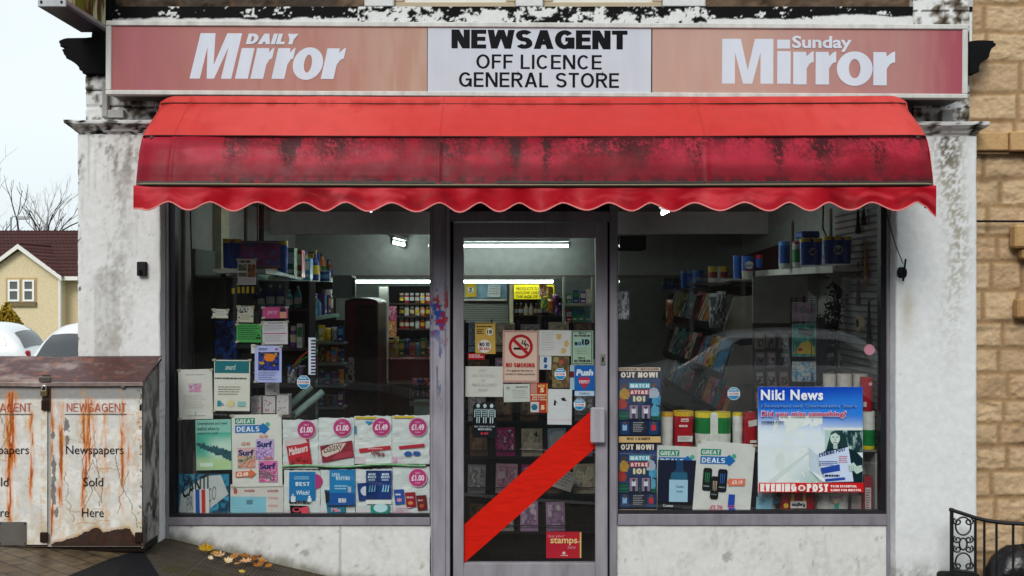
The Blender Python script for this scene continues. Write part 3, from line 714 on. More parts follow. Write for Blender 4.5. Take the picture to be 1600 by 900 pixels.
m.box(-2.119, -2.06, 1.3, 1.5, .5, 2.36, C('b5b39c')); m.tube([(-2.0, 2.2, 1.8), (-2.0, 2.2, 2.35)], .02, C('2c2928')); m.build('pipe', 'matte', shop); m = MB(); m.tube([(-1.9, .14, .6), (-1.89, .14, 1.5), (-1.91, .14, 2.3)], .004, (.01, .01, .01)); m.build('cable', 'matte', shop); m = MB()
m.tube([(2.2, 1.0, 1.9), (2.14, 1.1, 2.1), (2.16, 1.15, 2.33)], .006, (.02, .02, .02))
m.build('cable', 'matte', shop)

# fluorescent lamps (lit)
def lamp(label, a, b):
    a = Vector(a); b = Vector(b); c = (a+b)/2
    t = thing('fluorescent_lamp', label, 'ceiling lamp', (c.x, c.y, c.z), 'fluorescent strip lamps')
    d = (b-a).normalized(); u = Vector((0, 0, 1)); sd = d.cross(u)
    m = MB(); w_, h = .03, .02
    q = [a+sd*w_+u*.04, a-sd*w_+u*.04, b-sd*w_+u*.04, b+sd*w_+u*.04]; q2 = [p+u*(h*1.5) for p in q]
    m.add(q+q2, [(0, 1, 2, 3), (7, 6, 5, 4), (0, 4, 5, 1), (1, 5, 6, 2), (2, 6, 7, 3), (3, 7, 4, 0)], C('bfc4c4'))
    for e in (a, b): m.add([e+d*s1*.012+sd*s2*.012+u*s3 for s1 in (-1, 1) for s2 in (-1, 1) for s3 in (-.015, .042)], [(0, 1, 3, 2), (4, 6, 7, 5), (0, 4, 5, 1), (2, 3, 7, 6), (0, 2, 6, 4), (1, 5, 7, 3)], C('8a8f90'))
    m.build('fitting', 'flat', t)
    m = MB(); m.tube([a+d*.013, b-d*.013], .013, (1, 1, 1), 10); m.build('tube', LAMP, t, smooth=True)
lamp('lit strip lamp seen through the top of the door glass', (px(700, 3.7), 3.7, 2.09), (px(890, 3.7), 3.7, 2.09))
lamp('lower lit strip lamp above the yellow age notice', (px(700, 4.3), 4.3, 1.755), (px(866, 4.3), 4.3, 1.755))
lamp('long lit strip lamp low across the left window', (px(551, 4.3), 4.3, 1.755), (px(697, 4.3), 4.3, 1.755))
lamp('strip lamp end poking below the scalloped edge at the right window', (1.17, 2.0, 2.27), (1.17, .9, 2.27))
lamp('strip lamp end poking below the scalloped edge at the left window', (-1.09, 1.95, 2.29), (-1.09, .9, 2.29))
lamp('short strip lamp glimpsed below the grey beam in the left window', (-1.10, 3.35, 2.11), (-1.05, 3.95, 2.11))

# ================================================================== FASCIA SIGN
sg = thing('shop_sign', 'long faded pink fascia sign in pale metal frame above the red awning', 'sign', (0, -.3, 2.7))
m = MB(); Yf = -.305; x0, x1 = px(165, Yf), px(1512, Yf)
zt, zb = pz(35, Yf), pz(151, Yf); FW = C('c9c9c4')
m.box(x0+.012, x1-.012, -.28, -.062, zb+.005, zt-.005, C('55504e'))
for q in ((x0, x1, zt-.028, zt), (x0, x1, zb, zb+.026)): m.box(q[0], q[1], -.31, -.26, q[2], q[3], FW, .004)
for q in ((x0, x0+.030), (x1-.030, x1)): m.box(q[0], q[1], -.309, -.26, zb+.026, zt-.028, FW, .004)
m.build('cabinet_frame', 'alu', sg)
class SignPanel(Sheet):
    pass
def spanel(pa, pb, cfn, draw, name):
    s = Sheet(pa, 41, pb, 145, Y=-.300, col='c8cdd6', thick=.004); s.m = MB(); s.step = .0004
    n = max(1, int((pb-pa)/4)); v = 12
    for i in range(n):
        for j in range(v):
            s.rect(pa+(pb-pa)*i/n, 40.5+105*j/v, pa+(pb-pa)*(i+1)/n, 40.5+105*(j+1)/v, cfn((i+.5)/n, (j+.5)/v), same=True)
    draw(s); return s.m.build(name, 'enamel', sg)
def lc(u, v):
    c = lerp(C('a66268'), C('b38379'), float(sst(0, .55, u))); c = lerp(c, C('b99a8a'), float(sst(.6, 1, u)))
    return lerp(c, C('a9705c'), float(sst(.5, .8, fbm(u*30, v*1.2, 3, 2)))*.35)
def rc(u, v):
    c = lerp(C('bf9d90'), C('b0807c'), float(sst(.2, .75, u))); c = lerp(c, C('a5525f'), float(sst(.78, 1, u)))
    return lerp(c, C('c09080'), float(sst(.5, .8, fbm(u*30, v*1.2, 3, 7)))*.3)
LW = 'd2d9e4'
def mpoly(s, x0, y0, x1, y1, st, sh, col):            # heavy capital M
    k = lambda x, y: (x+(y1-y)*sh, y)
    s.poly([k(x0, y1), k(x0, y0), k(x0+st*1.45, y0), k((x0+x1)/2, y1-(y1-y0)*.30), k(x1-st*1.45, y0), k(x1, y0), k(x1, y1), k(x1-st, y1), k(x1-st, y0+(y1-y0)*.30), k((x0+x1)/2+st*.36, y1), k((x0+x1)/2-st*.36, y1), k(x0+st, y0+(y1-y0)*.30), k(x0+st, y1)], col)
def rpoly(s, x0, y0, x1, y1, st, sh, col):            # heavy lower-case r
    k = lambda x, y: (x+(y1-y)*sh, y); w_ = x1-x0
    pts = [(x0, y1), (x0, y0+1), (x0+st*.95, y0+1), (x0+st, y0+8)]
    pts += [(x0+st+(w_-st)*t_, y0+8-8*math.sin(t_*1.45)) for t_ in (.25, .5, .75, 1)]
    pts += [(x1, y0+17)]+[(x1-(w_-st)*t_, y0+17+(0 if t_ < .5 else (t_-.5)*16)+t_*2) for t_ in (.3, .6, 1)]
    pts += [(x0+st, y1)]
    s.poly([k(*p) for p in pts], col)
def opoly(s, cx, cy, rx, ry, ix, iy, sh, col):
    n = 36; s.nxt()
    for i in range(n):
        a0, a1 = 2*math.pi*i/n, 2*math.pi*(i+1)/n; q = [(cx+rx*math.cos(a0), cy+ry*math.sin(a0)), (cx+rx*math.cos(a1), cy+ry*math.sin(a1)), (cx+ix*math.cos(a1), cy+iy*math.sin(a1)), (cx+ix*math.cos(a0), cy+iy*math.sin(a0))]
        s.poly([(x+(cy-y)*sh, y) for x, y in q], col, same=True)
def dl(s):
    mpoly(s, 296, 54, 361, 125, 16, .24, LW)
    s.poly([(367, 125), (377.5, 77), (397.5, 77), (387, 125)], LW)
    rpoly(s, 391, 76, 418, 125, 20, .22, LW); rpoly(s, 424, 76, 451, 125, 20, .22, LW)
    opoly(s, 481, 101, 23.5, 25.5, 6, 14, .14, LW); rpoly(s, 501, 76, 530, 125, 20, .22, LW)
    s.caps('DAILY', 386, 54.5, 464, 71, LW, t=.27, shear=.3, gap=.05)
def dm_(s):
    s.caps('NEWSAGENT', 705, 46.5, 980, 76, '08090f', t=.25, slope=-.6, gap=.05)
    s.caps('OFF LICENCE', 744, 85, 940, 107.5, '0a0c14', t=.155, slope=-.6, gap=.12)
    s.caps('GENERAL STORE', 717, 113, 967, 136, '0a0c14', t=.155, slope=-.6, gap=.12)
def dr(s):
    mpoly(s, 1128, 59, 1208, 129, 20, 0, LW)
    s.rect(1214, 60, 1234, 74, LW); s.rect(1214, 78, 1235, 129, LW)
    rpoly(s, 1239, 78, 1271, 130, 21, 0, LW); rpoly(s, 1274, 78, 1306, 130, 21, 0, LW)
    opoly(s, 1335, 105, 28, 27, 9, 15, 0, LW); rpoly(s, 1364, 78, 1398, 131, 21, 0, LW)
    s.text('Sunday', 1237, 54, 1330, 79, LW, bold=.028)
spanel(173, 667, lc, dl, 'sign_panel'); spanel(668, 1017, lambda u, v: lerp(C('cbd0da'), C('c3c8d0'), float(fbm(u*6, v*3, 2, 1))), dm_, 'sign_panel'); spanel(1019, 1505, rc, dr, 'sign_panel')
for o in [sg]: o.rotation_euler = (0, R(.26), 0)
m = MB()
m.tube([(-2.0, -.2, 2.72), (-1.98, -.2, 2.66), (-1.93, -.18, 2.60)], .004, C('9a958e'))
m.build('cable', 'matte', None, 'thin loose cable dangling between fascia sign and left pilaster', 'cable')
# projecting sign box
pj = thing('projecting_sign', 'weathered mossy box sign jutting out over the left end of the fascia', 'sign', (-2.38, -.35, 3.15))
m = MB(); xa, xb = -2.455, -2.31
m.box(xa, xb, -.60, -.09, 3.146, 3.163, C('4c4450'), .002)
m.box(xa, xb, -.615, -.601, 3.146, 3.75, C('b9bcc0'), .003)
m.box(xa+.002, xa+.012, -.60, -.09, 3.163, 3.74, C('8a8d84')); m.box(xa, xb, -.615, -.09, 3.741, 3.755, C('8b8b8b')); 
m.box(xb-.02, xb, -.60, -.09, 3.163, 3.186, C('99928e'), .002)
for xx_ in (xa+.02, xb-.02):
    for zz_ in (3.17, 3.72): m.lathe(xx_, -.616, [(.006, zz_-.006, (.02,)*3), (.006, zz_+.006, (.02,)*3)], 8)
m.build('casing', 'alu', pj)
yy = np.linspace(-.60, -.09, 90); zz = np.linspace(3.186, 3.74, 60); Yg, Zg = np.meshgrid(yy, zz, indexing='ij')
c = mixa(np.ones(Yg.shape+(3,))*np.array(C('cfc7a8')), C('6d6a1e'), sst(.4, .6, fbm(Yg*18, Zg*5, 4, 71))); c = mixa(c, C('5a3a24'), sst(.55, .65, fbm(Yg*30, Zg*3, 4, 72)))
grid('face_panel', 'flat', np.stack([Yg*0+xb-.006, Yg, Zg], -1), c, parent=pj)

# ================================================================== AWNING
aw = thing('awning', 'long red vinyl barrel awning with mould streaks and scalloped edge below the fascia sign', 'awning', (.1, -.5, 2.2))
AX0, AX1 = -1.925, 2.158
prof = [(-.315, 2.742), (-.33, 2.738), (-.362, 2.694), (-.40, 2.668), (-.47, 2.612), (-.55, 2.548), (-.605, 2.490), (-.625, 2.462), (-.655, 2.40), (-.672, 2.34), (-.692, 2.27), (-.70, 2.220)]
def dens(pr, n=7):
    o = []
    for a, b in zip(pr[:-1], pr[1:]):
        for k in range(n): o.append((a[0]+(b[0]-a[0])*k/n, a[1]+(b[1]-a[1])*k/n))
    return o+[pr[-1]]
pr = np.array(dens(prof)); nu = 640
uu = np.linspace(0, 1, nu); xs_ = AX0+(AX1-AX0)*uu
Xg = np.repeat(xs_[:, None], len(pr), 1); Yg = np.repeat(pr[:, 0][None], nu, 0).copy(); Zg = np.repeat(pr[:, 1][None], nu, 0).copy()
vv = np.linspace(0, 1, len(pr))[None]+0*Xg
# shoulders round off towards the ends
ed = np.minimum(Xg-AX0, AX1-Xg)
sh = np.clip(1-ed/.09, 0, 1)**2
Zg -= sh*np.clip((Zg-2.45)/.3, 0, 1)*.035; Yg += sh*.035*sst(.0, .3, vv)
Yg -= .006*np.exp(-(((Xg-AX0+.02) % 1.37-.2)/.012)**2)*.6; Zg += -.006*np.sin(np.pi*uu)[:, None]+.003*(fbm(Xg*2, vv*3, 3, 80)-.5)
Yg += (fbm(Xg*3, vv*3, 3, 81)-.5)*.012+(fbm(Xg*11, vv*2, 2, 82)-.5)*.004+.008*np.sin(vv*np.pi*6)**2*.3
pxx = 800+Xg/((D-.6)/F); pyy = 450-(Zg-EYE)/((D+Yg)/F)
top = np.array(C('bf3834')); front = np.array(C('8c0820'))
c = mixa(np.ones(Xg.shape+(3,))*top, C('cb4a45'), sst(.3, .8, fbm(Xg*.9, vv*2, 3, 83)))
c = mixa(c, C('b52a22'), sst(.55, .8, fbm(Xg*12, vv*4, 4, 183))*.35); c = mixa(c, C('9a241e'), sst(.04, .0, np.abs(Zg-2.69))*.5*sst(.4, .6, fbm(Xg*20, vv, 3, 184)))
c = mixa(c, C('a82c24'), (np.abs(((Xg-AX0+.02) % 1.37)-.2) < .0035)*.7)
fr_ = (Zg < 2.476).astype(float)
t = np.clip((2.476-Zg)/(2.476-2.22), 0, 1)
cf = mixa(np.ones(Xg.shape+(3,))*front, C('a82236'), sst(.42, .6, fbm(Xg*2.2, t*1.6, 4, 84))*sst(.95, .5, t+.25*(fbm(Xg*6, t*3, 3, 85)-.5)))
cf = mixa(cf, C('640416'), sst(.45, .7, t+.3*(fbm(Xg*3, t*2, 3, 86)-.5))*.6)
stk = fbm(Xg*16, t*1.1, 5, 87); fine = fbm(Xg*120, t*34, 3, 88)
hot = sum(a*np.exp(-((pxx-c0)/w0)**2) for c0, w0, a in ((370, 18, .25), (455, 14, .8), (530, 30, .35), (700, 22, .45), (805, 8, .8), (852, 7, .9), (960, 60, .4), (1085, 12, .6), (1212, 7, .9), (1280, 20, .45), (1365, 12, .6)))
am = np.clip(.6+hot*.9, 0, 1.4)*(pxx > 352)
m1 = sst(.41, .60, stk*.5+fine*.5+hot*.10)*sst(.85, .1, t+.35*(fbm(Xg*9, Xg*0, 3, 89)-.5))*am
m1 = np.maximum(m1, sst(.42, .02, t+.12*(fbm(Xg*7, Xg*0, 3, 189)-.5))*sst(.34, .60, stk*.45+fine*.55)*.85*(pxx > 352))
m2 = hot*sst(.25, .6, fine)*sst(1.0, .75, t)*.75*sst(.2, .0, t-.75)
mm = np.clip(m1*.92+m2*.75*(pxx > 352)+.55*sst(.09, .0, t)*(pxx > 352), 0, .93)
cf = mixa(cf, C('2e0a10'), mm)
cf = mixa(cf, C('3a0c12'), np.clip(sst(.70, .98, t)*sst(.38, .60, fbm(Xg*40, t*10, 4, 90))*.9*(pxx > 330), 0, 1))
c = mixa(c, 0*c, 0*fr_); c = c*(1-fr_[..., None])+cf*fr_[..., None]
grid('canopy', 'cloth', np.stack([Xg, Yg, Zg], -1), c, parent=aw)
# end cheeks
for sx, X0 in ((-1, AX0), (1, AX1)):
    m = MB(); q = [(a+.036, b-.036*min(1, max(0, (b-2.45)/.3))-.003) for a, b in prof[1:]]; poly = q+[(-.14, 2.20), (-.14, 2.72)]
    m.prismx(poly, X0-.002, X0+.002, C('a81a22')); m.build('end_panel', 'cloth', aw)
m = MB()
for Yp_, Zp_, r_, cc in ((-.363, 2.694, .0035, C('4a2a22')), (-.612, 2.478, .005, C('33110f')), (-.706, 2.220, .0045, C('8b7f66')), (-.7085, 2.2115, .004, C('1c0d0a'))):
    dx = .0 if Zp_ > 2.5 else .004
    m.tube([(AX0-dx, Yp_+.06, Zp_), (AX0-dx+.02, Yp_+.01, Zp_)]+[(AX0+.09+(AX1-AX0-.18)*k/60, Yp_-.002-(.012*(float(fbm((AX0+.09+(AX1-AX0-.18)*k/60)*3, 2, 3, 81))-.5) if Zp_ > 2.3 else 0), Zp_-.006*math.sin(math.pi*k/60)) for k in range(61)]+[(AX1+dx-.02, Yp_+.01, Zp_), (AX1+dx, Yp_+.06, Zp_)], r_, cc, 6)
m.build('seam', 'cloth', aw)
# valance with scallops
nu = 900; xs_ = np.linspace(AX0, AX1, nu); nv = 14
per = .2225
ph = (xs_-AX0)/per+.07*np.sin(xs_*3.1)+.05*np.sin(xs_*7.7+1)+.12
sc_ = .5-.5*np.cos(2*np.pi*ph)
sc_ = sc_**.85
drop = .083+.044*sc_*(.85+.3*vn(ph, ph*0, 4))+.006*(fbm(xs_*9, xs_*0, 2, 77)-.5)
drop += .03*np.clip(1-(xs_-AX0)/.05, 0, 1)+.035*np.clip(1-(AX1-xs_)/.04, 0, 1)
vv = np.linspace(0, 1, nv)
Xg = np.repeat(xs_[:, None], nv, 1); Vg = np.repeat(vv[None], nu, 0)
Zg = 2.212-.006*np.sin(np.pi*(Xg-AX0)/(AX1-AX0))-Vg*drop[:, None]
fold = .012*np.sin(2*np.pi*ph+1+1.5*np.sin(xs_*1.7))+.05*(fbm(xs_*3.3, xs_*0, 3, 91)-.5)
Yg = -.704+Vg*fold[:, None]-.01*Vg+.008*(fbm(Xg*20, Vg*2, 2, 92)-.5)*Vg
c = mixa(np.ones(Xg.shape+(3,))*np.array(C('a80e1e')), C('6c0814'), sst(.5, .75, fbm(Xg*6, Vg*1.5, 4, 93))*.6)
c = mixa(c, C('e8505a'), sst(.55, .75, fbm(Xg*5+20, Vg*2, 3, 94))*.35)
c = mixa(c, C('e89a98'), (Vg > .95).astype(float)*.8)
c = mixa(c, C('e03a44'), ((Vg < .08)*.5))
V3 = np.stack([Xg, Yg, Zg], -1)
grid('valance', 'cloth', V3, c, parent=aw)
m = MB(); m.tube([V3[i, -1] for i in range(0, nu, 5)], .0028, C('de8380'), 5); m.build('edge_piping', 'cloth', aw)
m = MB()
for X0 in (AX0+.06, AX1-.06):
    m.tube([(X0, -.69, 2.215), (X0, -.1, 2.235)], .012, C('23201f')); m.tube([(X0, -.62, 2.47), (X0, -.1, 2.24)], .01, C('23201f'))
m.tube([(AX0+.02, -.69, 2.225), (AX1-.02, -.69, 2.225)], .012, C('2b2625')); m.tube([(AX1-.03, -.66, 2.23), (AX1-.03, -.66, 2.10)], .014, C('0d0b0b'))
m.build('hoop_frame', 'alu', aw)

# ================================================================== NEWSPAPER LOCKER
lk = thing('newspaper_locker', 'rusty white metal newspaper locker with sloping brown lid beside the left window', 'locker', (-2.4, -.3, .25))
YL = -.42; LX1 = px(222, YL); LX0 = px(-76, YL)
def zbot(x): return gzs(x, -.4)+.012
m = MB(); m.box(LX0+.01, LX1-.008, YL+.006, -.17, .30, pz(604, YL), C('b3aea5')); m.box(LX0+.0, LX1+.0, YL+.02, -.18, .27, .33, C('1d1512'))
m.box(LX1-.006, LX1+.002, YL+.004, YL+.03, .29, pz(602, YL), C('6d6862'), .001); m.build('body', 'rust', lk)
# lid: slopes down to the front, folded lip
xs_ = np.linspace(LX0-.02, LX1+.012, 300); prl = np.array(dens([(-.150, 1.298), (-.155, 1.307), (YL-.01, 1.190), (YL-.022, 1.184), (YL-.022, 1.166)], 16))
Xg = np.repeat(xs_[:, None], len(prl), 1); Yg = np.repeat(prl[:, 0][None], 300, 0); Zg = np.repeat(prl[:, 1][None], 300, 0)+.004*(fbm(Xg*3, Yg*9, 3, 101)-.5)-.003*np.exp(-((Xg-(-2.55))/.05)**2)
n = fbm(Xg*7, Yg*18, 5, 102); pxx = 800+Xg/((D-.3)/F)
c = mixa(np.ones(Xg.shape+(3,))*np.array(C('8b7770')), C('4b2320'), sst(.35, .6, n+.25*sst(60, 150, pxx)))
c = mixa(c, C('8b4a2c'), sst(.60, .72, fbm(Xg*20, Yg*50, 4, 103))*.6)
c = mixa(c, C('33110d'), sst(.2, .45, n)*sst(120, 200, pxx)*.4)
c = mixa(c, C('9b8e88'), (Zg < 1.187)*.6)
grid('lid', 'lid', np.stack([Xg, Yg, Zg], -1), c, parent=lk)
m = MB(); m.prismx([(-.150, 1.294), (YL-.02, 1.178), (YL-.02, 1.160), (-.150, 1.284)], LX1+.006, LX1+.011, C('4b3a38')); m.build('lid_edge', 'lid', lk)
# painted fronts: vinyl wrap with rust runs, cracks and a torn bottom edge
def front(pa, pb, variant):
    ya, yb = 598, 853
    nx_, nz_ = int((pb-pa)*1.15), 300
    pxs = np.linspace(pa, pb, nx_); pys = np.linspace(yb, ya, nz_); PX, PY = np.meshgrid(pxs, pys, indexing='ij')
    u = (PX-(80 if variant == 1 else -68))
    X_ = (PX-800)*(D+YL)/F; Z_ = EYE-(PY-450)*(D+YL)/F
    n = fbm(PX*.05, PY*.03, 5, 110+variant); n2 = fbm(PX*.2, PY*.12, 4, 112); n3 = fbm(PX*.09+5, PY*.012, 4, 113)
    c = np.ones(PX.shape+(3,))*np.array(C('e2e0da'))
    c = mixa(c, C('cfc0a4'), sst(.5, .72, n)*.3)
    gy = sst(.40, .62, fbm(PX*.05+9, PY*.05, 4, 114+variant))*.25; c = mixa(c, C('9b9892'), gy)
    c = mixa(c, C('8f8d8b'), sst(627, 622, PY+2*n2)*.9)          # bare strip under the lid
    O1 = np.array(C('dc7c12')); O2 = np.array(C('9a430e'))
    runs = ((60, 7, 1.0, 620, 700), (52, 4, .7, 640, 790), (112, 3, .8, 620, 760), (16, 4, .6, 625, 790), (-9+8, 4, .8, 605, 850), (84, 3, .35, 640, 800), (120, 3, .4, 640, 720)) if variant == 1 else \
           ((18+68, 8, .9, 610, 710), (14+68, 4, .7, 700, 850), (20, 4, .5, 620, 800), (68+50, 3, .6, 640, 760))
    for cx_, w_, st_, y0, y1 in runs:
        xx = u-cx_-3*(fbm(PY*.03, PY*0+cx_, 3, 7)-.5)*2
        k = np.exp(-(xx/w_)**2)*sst(y0-4, y0+10, PY)*sst(y1+60, y1-20, PY)*st_*(.15+1.5*sst(.3, .75, fbm(PX*.35, PY*.035+cx_, 4, 31)))
        c = mixa(c, O1, np.clip(k*1.35, 0, .92)); c = mixa(c, O2, np.clip((k-.42)*1.8, 0, .85))
    c = mixa(c, C('d09a4a'), sst(.54, .66, n3)*.4*sst(.42, .6, n2))
    c = mixa(c, C('b9a070'), sst(790, 840, PY)*.5*sst(.35, .6, n))
    for k_ in range(9 if variant == 1 else 6):                      # cracks that wander
        rr = random.Random(40+k_+variant*20); x_ = pa+rr.uniform(12, pb-pa-12); a_ = rr.uniform(-.35, .35); y_ = rr.uniform(625, 740); l_ = rr.uniform(50, 120)
        xx = PX-(x_+a_*(PY-y_)+9*(fbm(PY*.05, PY*0+k_*3.3, 3, 9)-.5)*2)
        k = (np.abs(xx) < .7)*(PY > y_)*(PY < y_+l_)
        c = mixa(c, C('5d4a36'), k*.7)
    cr1 = np.abs(fbm(PX*.045+3, PY*.03, 4, 61)-.5); c = mixa(c, C('b07a3c'), sst(.006, .0, cr1)*.55)
    cr2 = np.abs(fbm(PX*.07+13, PY*.05, 3, 63)-.5); c = mixa(c, C('8c8478'), sst(.005, .0, cr2)*.45)
    for k_ in range(5):
        rr = random.Random(90+k_+variant*20); y_ = rr.uniform(640, 830); x_ = pa+rr.uniform(5, 90); l_ = rr.uniform(25, 60)
        xx = PY-(y_+7*(fbm(PX*.06, PX*0+k_*5.3, 3, 9)-.5)*2); c = mixa(c, C('b4742c'), (np.abs(xx) < .7)*(PX > x_)*(PX < x_+l_)*.6)
    H = PX*0
    if variant == 1:
        for bx, by, rx, ry in ((117-80+68-80+0, 665, 5, 14), (105-80, 690, 5, 10), (84-80, 735, 4, 30), (84-80, 775, 5, 22), (83-80, 680, 4, 6), (88-80, 800, 5, 10)):
            d = ((u-bx)/rx)**2+((PY-by)/ry)**2+(n2-.5)*3
            c = mixa(c, C('6f6e6c'), (d < .6)*.9)
        edge_ = np.interp(PX, [80, 92, 105, 120, 140, 150, 165, 178, 190, 203, 207, 215, 222], [851, 846, 843, 838, 828, 824, 832, 828, 826, 826, 834, 842, 850])+5*(fbm(PX*.2, PX*0, 4, 8)-.5)
        tear = (PY > edge_)
        c = mixa(c, C('2b1510'), tear*.97); c = mixa(c, C('54301e'), tear*sst(.5, .7, n2)*.5); c = mixa(c, C('b58a4a'), np.exp(-((PY-edge_+2)/2.5)**2)*(~tear)*.6)
        c = mixa(c, C('4a4038'), sst(.62, .68, fbm(PX*.3, PY*.3, 3, 15))*sst(210, 222, PX)*.8)
        H = tear*.002
    else:
        c = mixa(c, C('2b1510'), (PY > 851)*1.0)
    yy = YL-.002+H+.0025*(fbm(PX*.03, PY*.03, 3, 17)-.5)
    return grid('front_panel', 'rust', np.stack([X_, yy, Z_], -1), c, parent=lk, smooth=False)
front(80, 222, 1); front(-74, 74, 0)
def lettering(dx, nm):
    for fn in (lambda s: (s.caps('NEWSAGENT', 104+dx, 630, 197+dx, 643, 'b9604a', t=.12, gap=.14), s.rect(101+dx, 646.5, 197+dx, 648, '6c6862')),
               lambda s: s.text('Newspapers', 103+dx, 696, 193+dx, 714, '1b1b22', bold=.0), lambda s: s.text('Sold', 130+dx, 746, 161+dx, 760, '1b1b22', bold=.0), lambda s: s.text('Here', 128+dx, 794, 162+dx, 808, '1b1b22', bold=.0)):
        s = Sheet(80+dx, 600, 222+dx, 850, Y=YL-.005, thick=.001); s.m = MB(); s.step = .0002
        fn(s); s.m.build('lettering', 'flat', lk)
lettering(0, 1); lettering(-148, 0)
# side sheet with loose sticker
yy = np.linspace(YL+.004, -.17, 40); zz = np.linspace(.31, 1.17, 130); Yg, Zg = np.meshgrid(yy, zz, indexing='ij')
Zt = Zg+(Zg > 1.0)*(Yg-YL)*.38*sst(1.0, 1.17, Zg)
n = fbm(Yg*16, Zg*9, 4, 121); c = mixa(np.ones(Yg.shape+(3,))*np.array(C('9b9896')), C('58504a'), sst(.4, .65, n)); c = mixa(c, C('c5c2bd'), ((Zg > .45) & (Zg < 1.02))*.6*sst(.7, .4, n))
c = mixa(c, C('2a2a2e'), (sst(.6, .64, fbm(Yg*60, Zg*25, 3, 122))*(Zg > .36)*(Zg < .52))*.9)
grid('side_panel', 'rust', np.stack([Yg*0+LX1+.004, Yg, Zt], -1), c, parent=lk)
m = MB(); f = lambda a, b, c_, d, Y0, col, bv=.002: m.box(px(a, YL), px(b, YL), Y0, YL-.003, pz(d, YL), pz(c_, YL), col, bv)
m.box(px(0, YL), px(42, YL), YL-.008, YL-.004, pz(852, YL), pz(815, YL), C('8c8884'), .001)
for a, b in ((2, 818), (40, 818), (2, 849), (40, 849)): m.box(px(a-1, YL), px(a+1, YL), YL-.010, YL-.007, pz(b+1, YL), pz(b-1, YL), C('3c3530'), .0004)
m.build('patch_plate', 'metal', lk)
m = MB(); f(67, 79, 585, 640, YL-.012, C('6a5c50')); m.box(px(64, YL), px(82, YL), YL-.03, YL-.011, pz(596, YL), pz(588, YL), C('8a8078'), .003); m.build('hasp', 'metal', lk)
pd = MB(); cx_, cz = px(72, YL), pz(613, YL)
pd.box(cx_-.017, cx_+.017, YL-.035, YL-.014, cz-.018, cz+.014, C('9a8a62'), .004)
pd.tube([(cx_-.011, YL-.025, cz+.012)]+[(cx_+.011*math.cos(a), YL-.025, cz+.026+.012*math.sin(a)) for a in np.linspace(math.pi, 0, 9)]+[(cx_+.011, YL-.025, cz+.012)], .0035, C('c0c0c0'), 8)
pd.build('padlock', 'metal', None, 'brass padlock hanging from the locker hasp', 'padlock')
for a, b in ((72, 632), (70, 838), (218, 838)):
    m = MB(); m.box(px(a-6, YL), px(a+6, YL), YL-.016, YL-.003, pz(b+9, YL), pz(b-7, YL), C('2b1d17'), .004); m.build('hinge', 'rust', lk)
m = MB(); m.lathe(px(193, YL), YL-.008, [(.002, pz(608, YL), C('9a9894')), (.013, pz(606, YL), C('9a9894')), (.015, pz(604, YL), C('9a9894')), (.012, pz(600, YL), C('9a9894')), (.003, pz(598, YL), C('9a9894'))], 12, sy=.7); m.build('stud', 'metal', lk); m = MB()
m.box(px(221, YL)-.008, px(221, YL)+.002, YL-.008, YL-.003, pz(641, YL), pz(632, YL), C('2a2624'), .001)
m.build('latch_plate', 'metal', lk)

# small fixtures on the pilasters
m = MB(); Yb = -.145
m.box(px(214, Yb), px(228, Yb), -.150, -.122, pz(431, Yb), pz(409, Yb), C('2a2a2c'), .003); m.box(px(218, Yb), px(223, Yb), -.156, -.149, pz(430, Yb), pz(422, Yb), C('0b0b0b'), .002)
m.build('cable_box', 'matte', None, 'small black weathered box screwed to the left pilaster', 'junction box')
rp = thing('pull_cord', 'dark pull cord running down to a cleat on the right pilaster', 'cord', (px(1410, -.14), -.14, pz(440, -.14)))
m = MB(); m.tube([P(1383, 322, -.2), P(1390, 352, -.17), P(1400, 385, -.155), P(1411, 412, -.15)], .0028, (.015,)*3, 6); m.build('line', 'dark', rp)
m = MB(); m.tube([P(1415, 405, -.15), P(1413, 424, -.16), P(1411, 439, -.15)], .006, (.01,)*3, 8)
for k in range(5): m.tube([(px(1409, -.15)+.014*math.cos(a)+.004*k-.01, -.15-.004*k, pz(426, -.15)+.028*math.sin(a)) for a in np.linspace(0, 6.28, 14)], .004, (.01,)*3, 5)
m.build('cleat', 'dark', rp)

# ================================================================== NEIGHBOUR, RAILING, LEAVES
nb = thing('neighbour_house', 'neighbouring house of rock faced tan painted stone on the right', 'house', (3.6, .1, -.3))
TS = (C('b59877'), C('c6ab88')); stonewall('stone_wall', 2.634, 4.3, -.4, 5.0, .03, .0075, (.12, .185), (.16, .36), .013, TS, C('9c7f5c'), 9, nb)
m = MB(); z1, z2 = pz(236, .0), pz(208, .0)
m.box(2.634, 2.86, -.03, .02, z1, z2, C('c19d70'), .006); m.box(2.863, 4.3, -.05, .02, z1-.004, z2+.002, C('c19d70'), .006)
m.box(2.634, 4.3, -.012, .02, z1-.02, z1-.001, C('6b553c'))
m.box(2.88, 4.3, -.07, .01, pz(388, 0), pz(352, 0), C('bb986a'), .012); m.box(2.93, 4.3, -.05, .01, pz(405, 0), pz(389, 0), C('a98960'), .01); m.box(2.9, 4.3, -.06, .01, pz(497, 0), pz(466, 0), C('b08c62'), .012)
m.build('string_course', 'stone', nb)
m = MB(); m.box(2.634, 4.3, .1, 6, -.6, 5.6, C('a88a62')); m.build('side_wall', 'stone', nb)
m = MB(); m.prismx([(-.15, 5.0), (3.2, 7.2), (6.2, 5.0), (6.2, 4.9), (3.2, 7.1), (-.15, 4.9)], 2.67, 9, C('3a3330')); m.build('roof', 'tile', nb)
m = MB(); m.box(4.3, 9, .0, 6, -.8, 5.0, C('a88a62')); m.build('front_wall', 'stone', nb)
m = MB(); m.tube([(2.634, -.02, pz(346, 0)), (4.3, -.02, pz(347, 0))], .0065, (.012,)*3, 8); m.build('wall_cable', 'dark', nb)
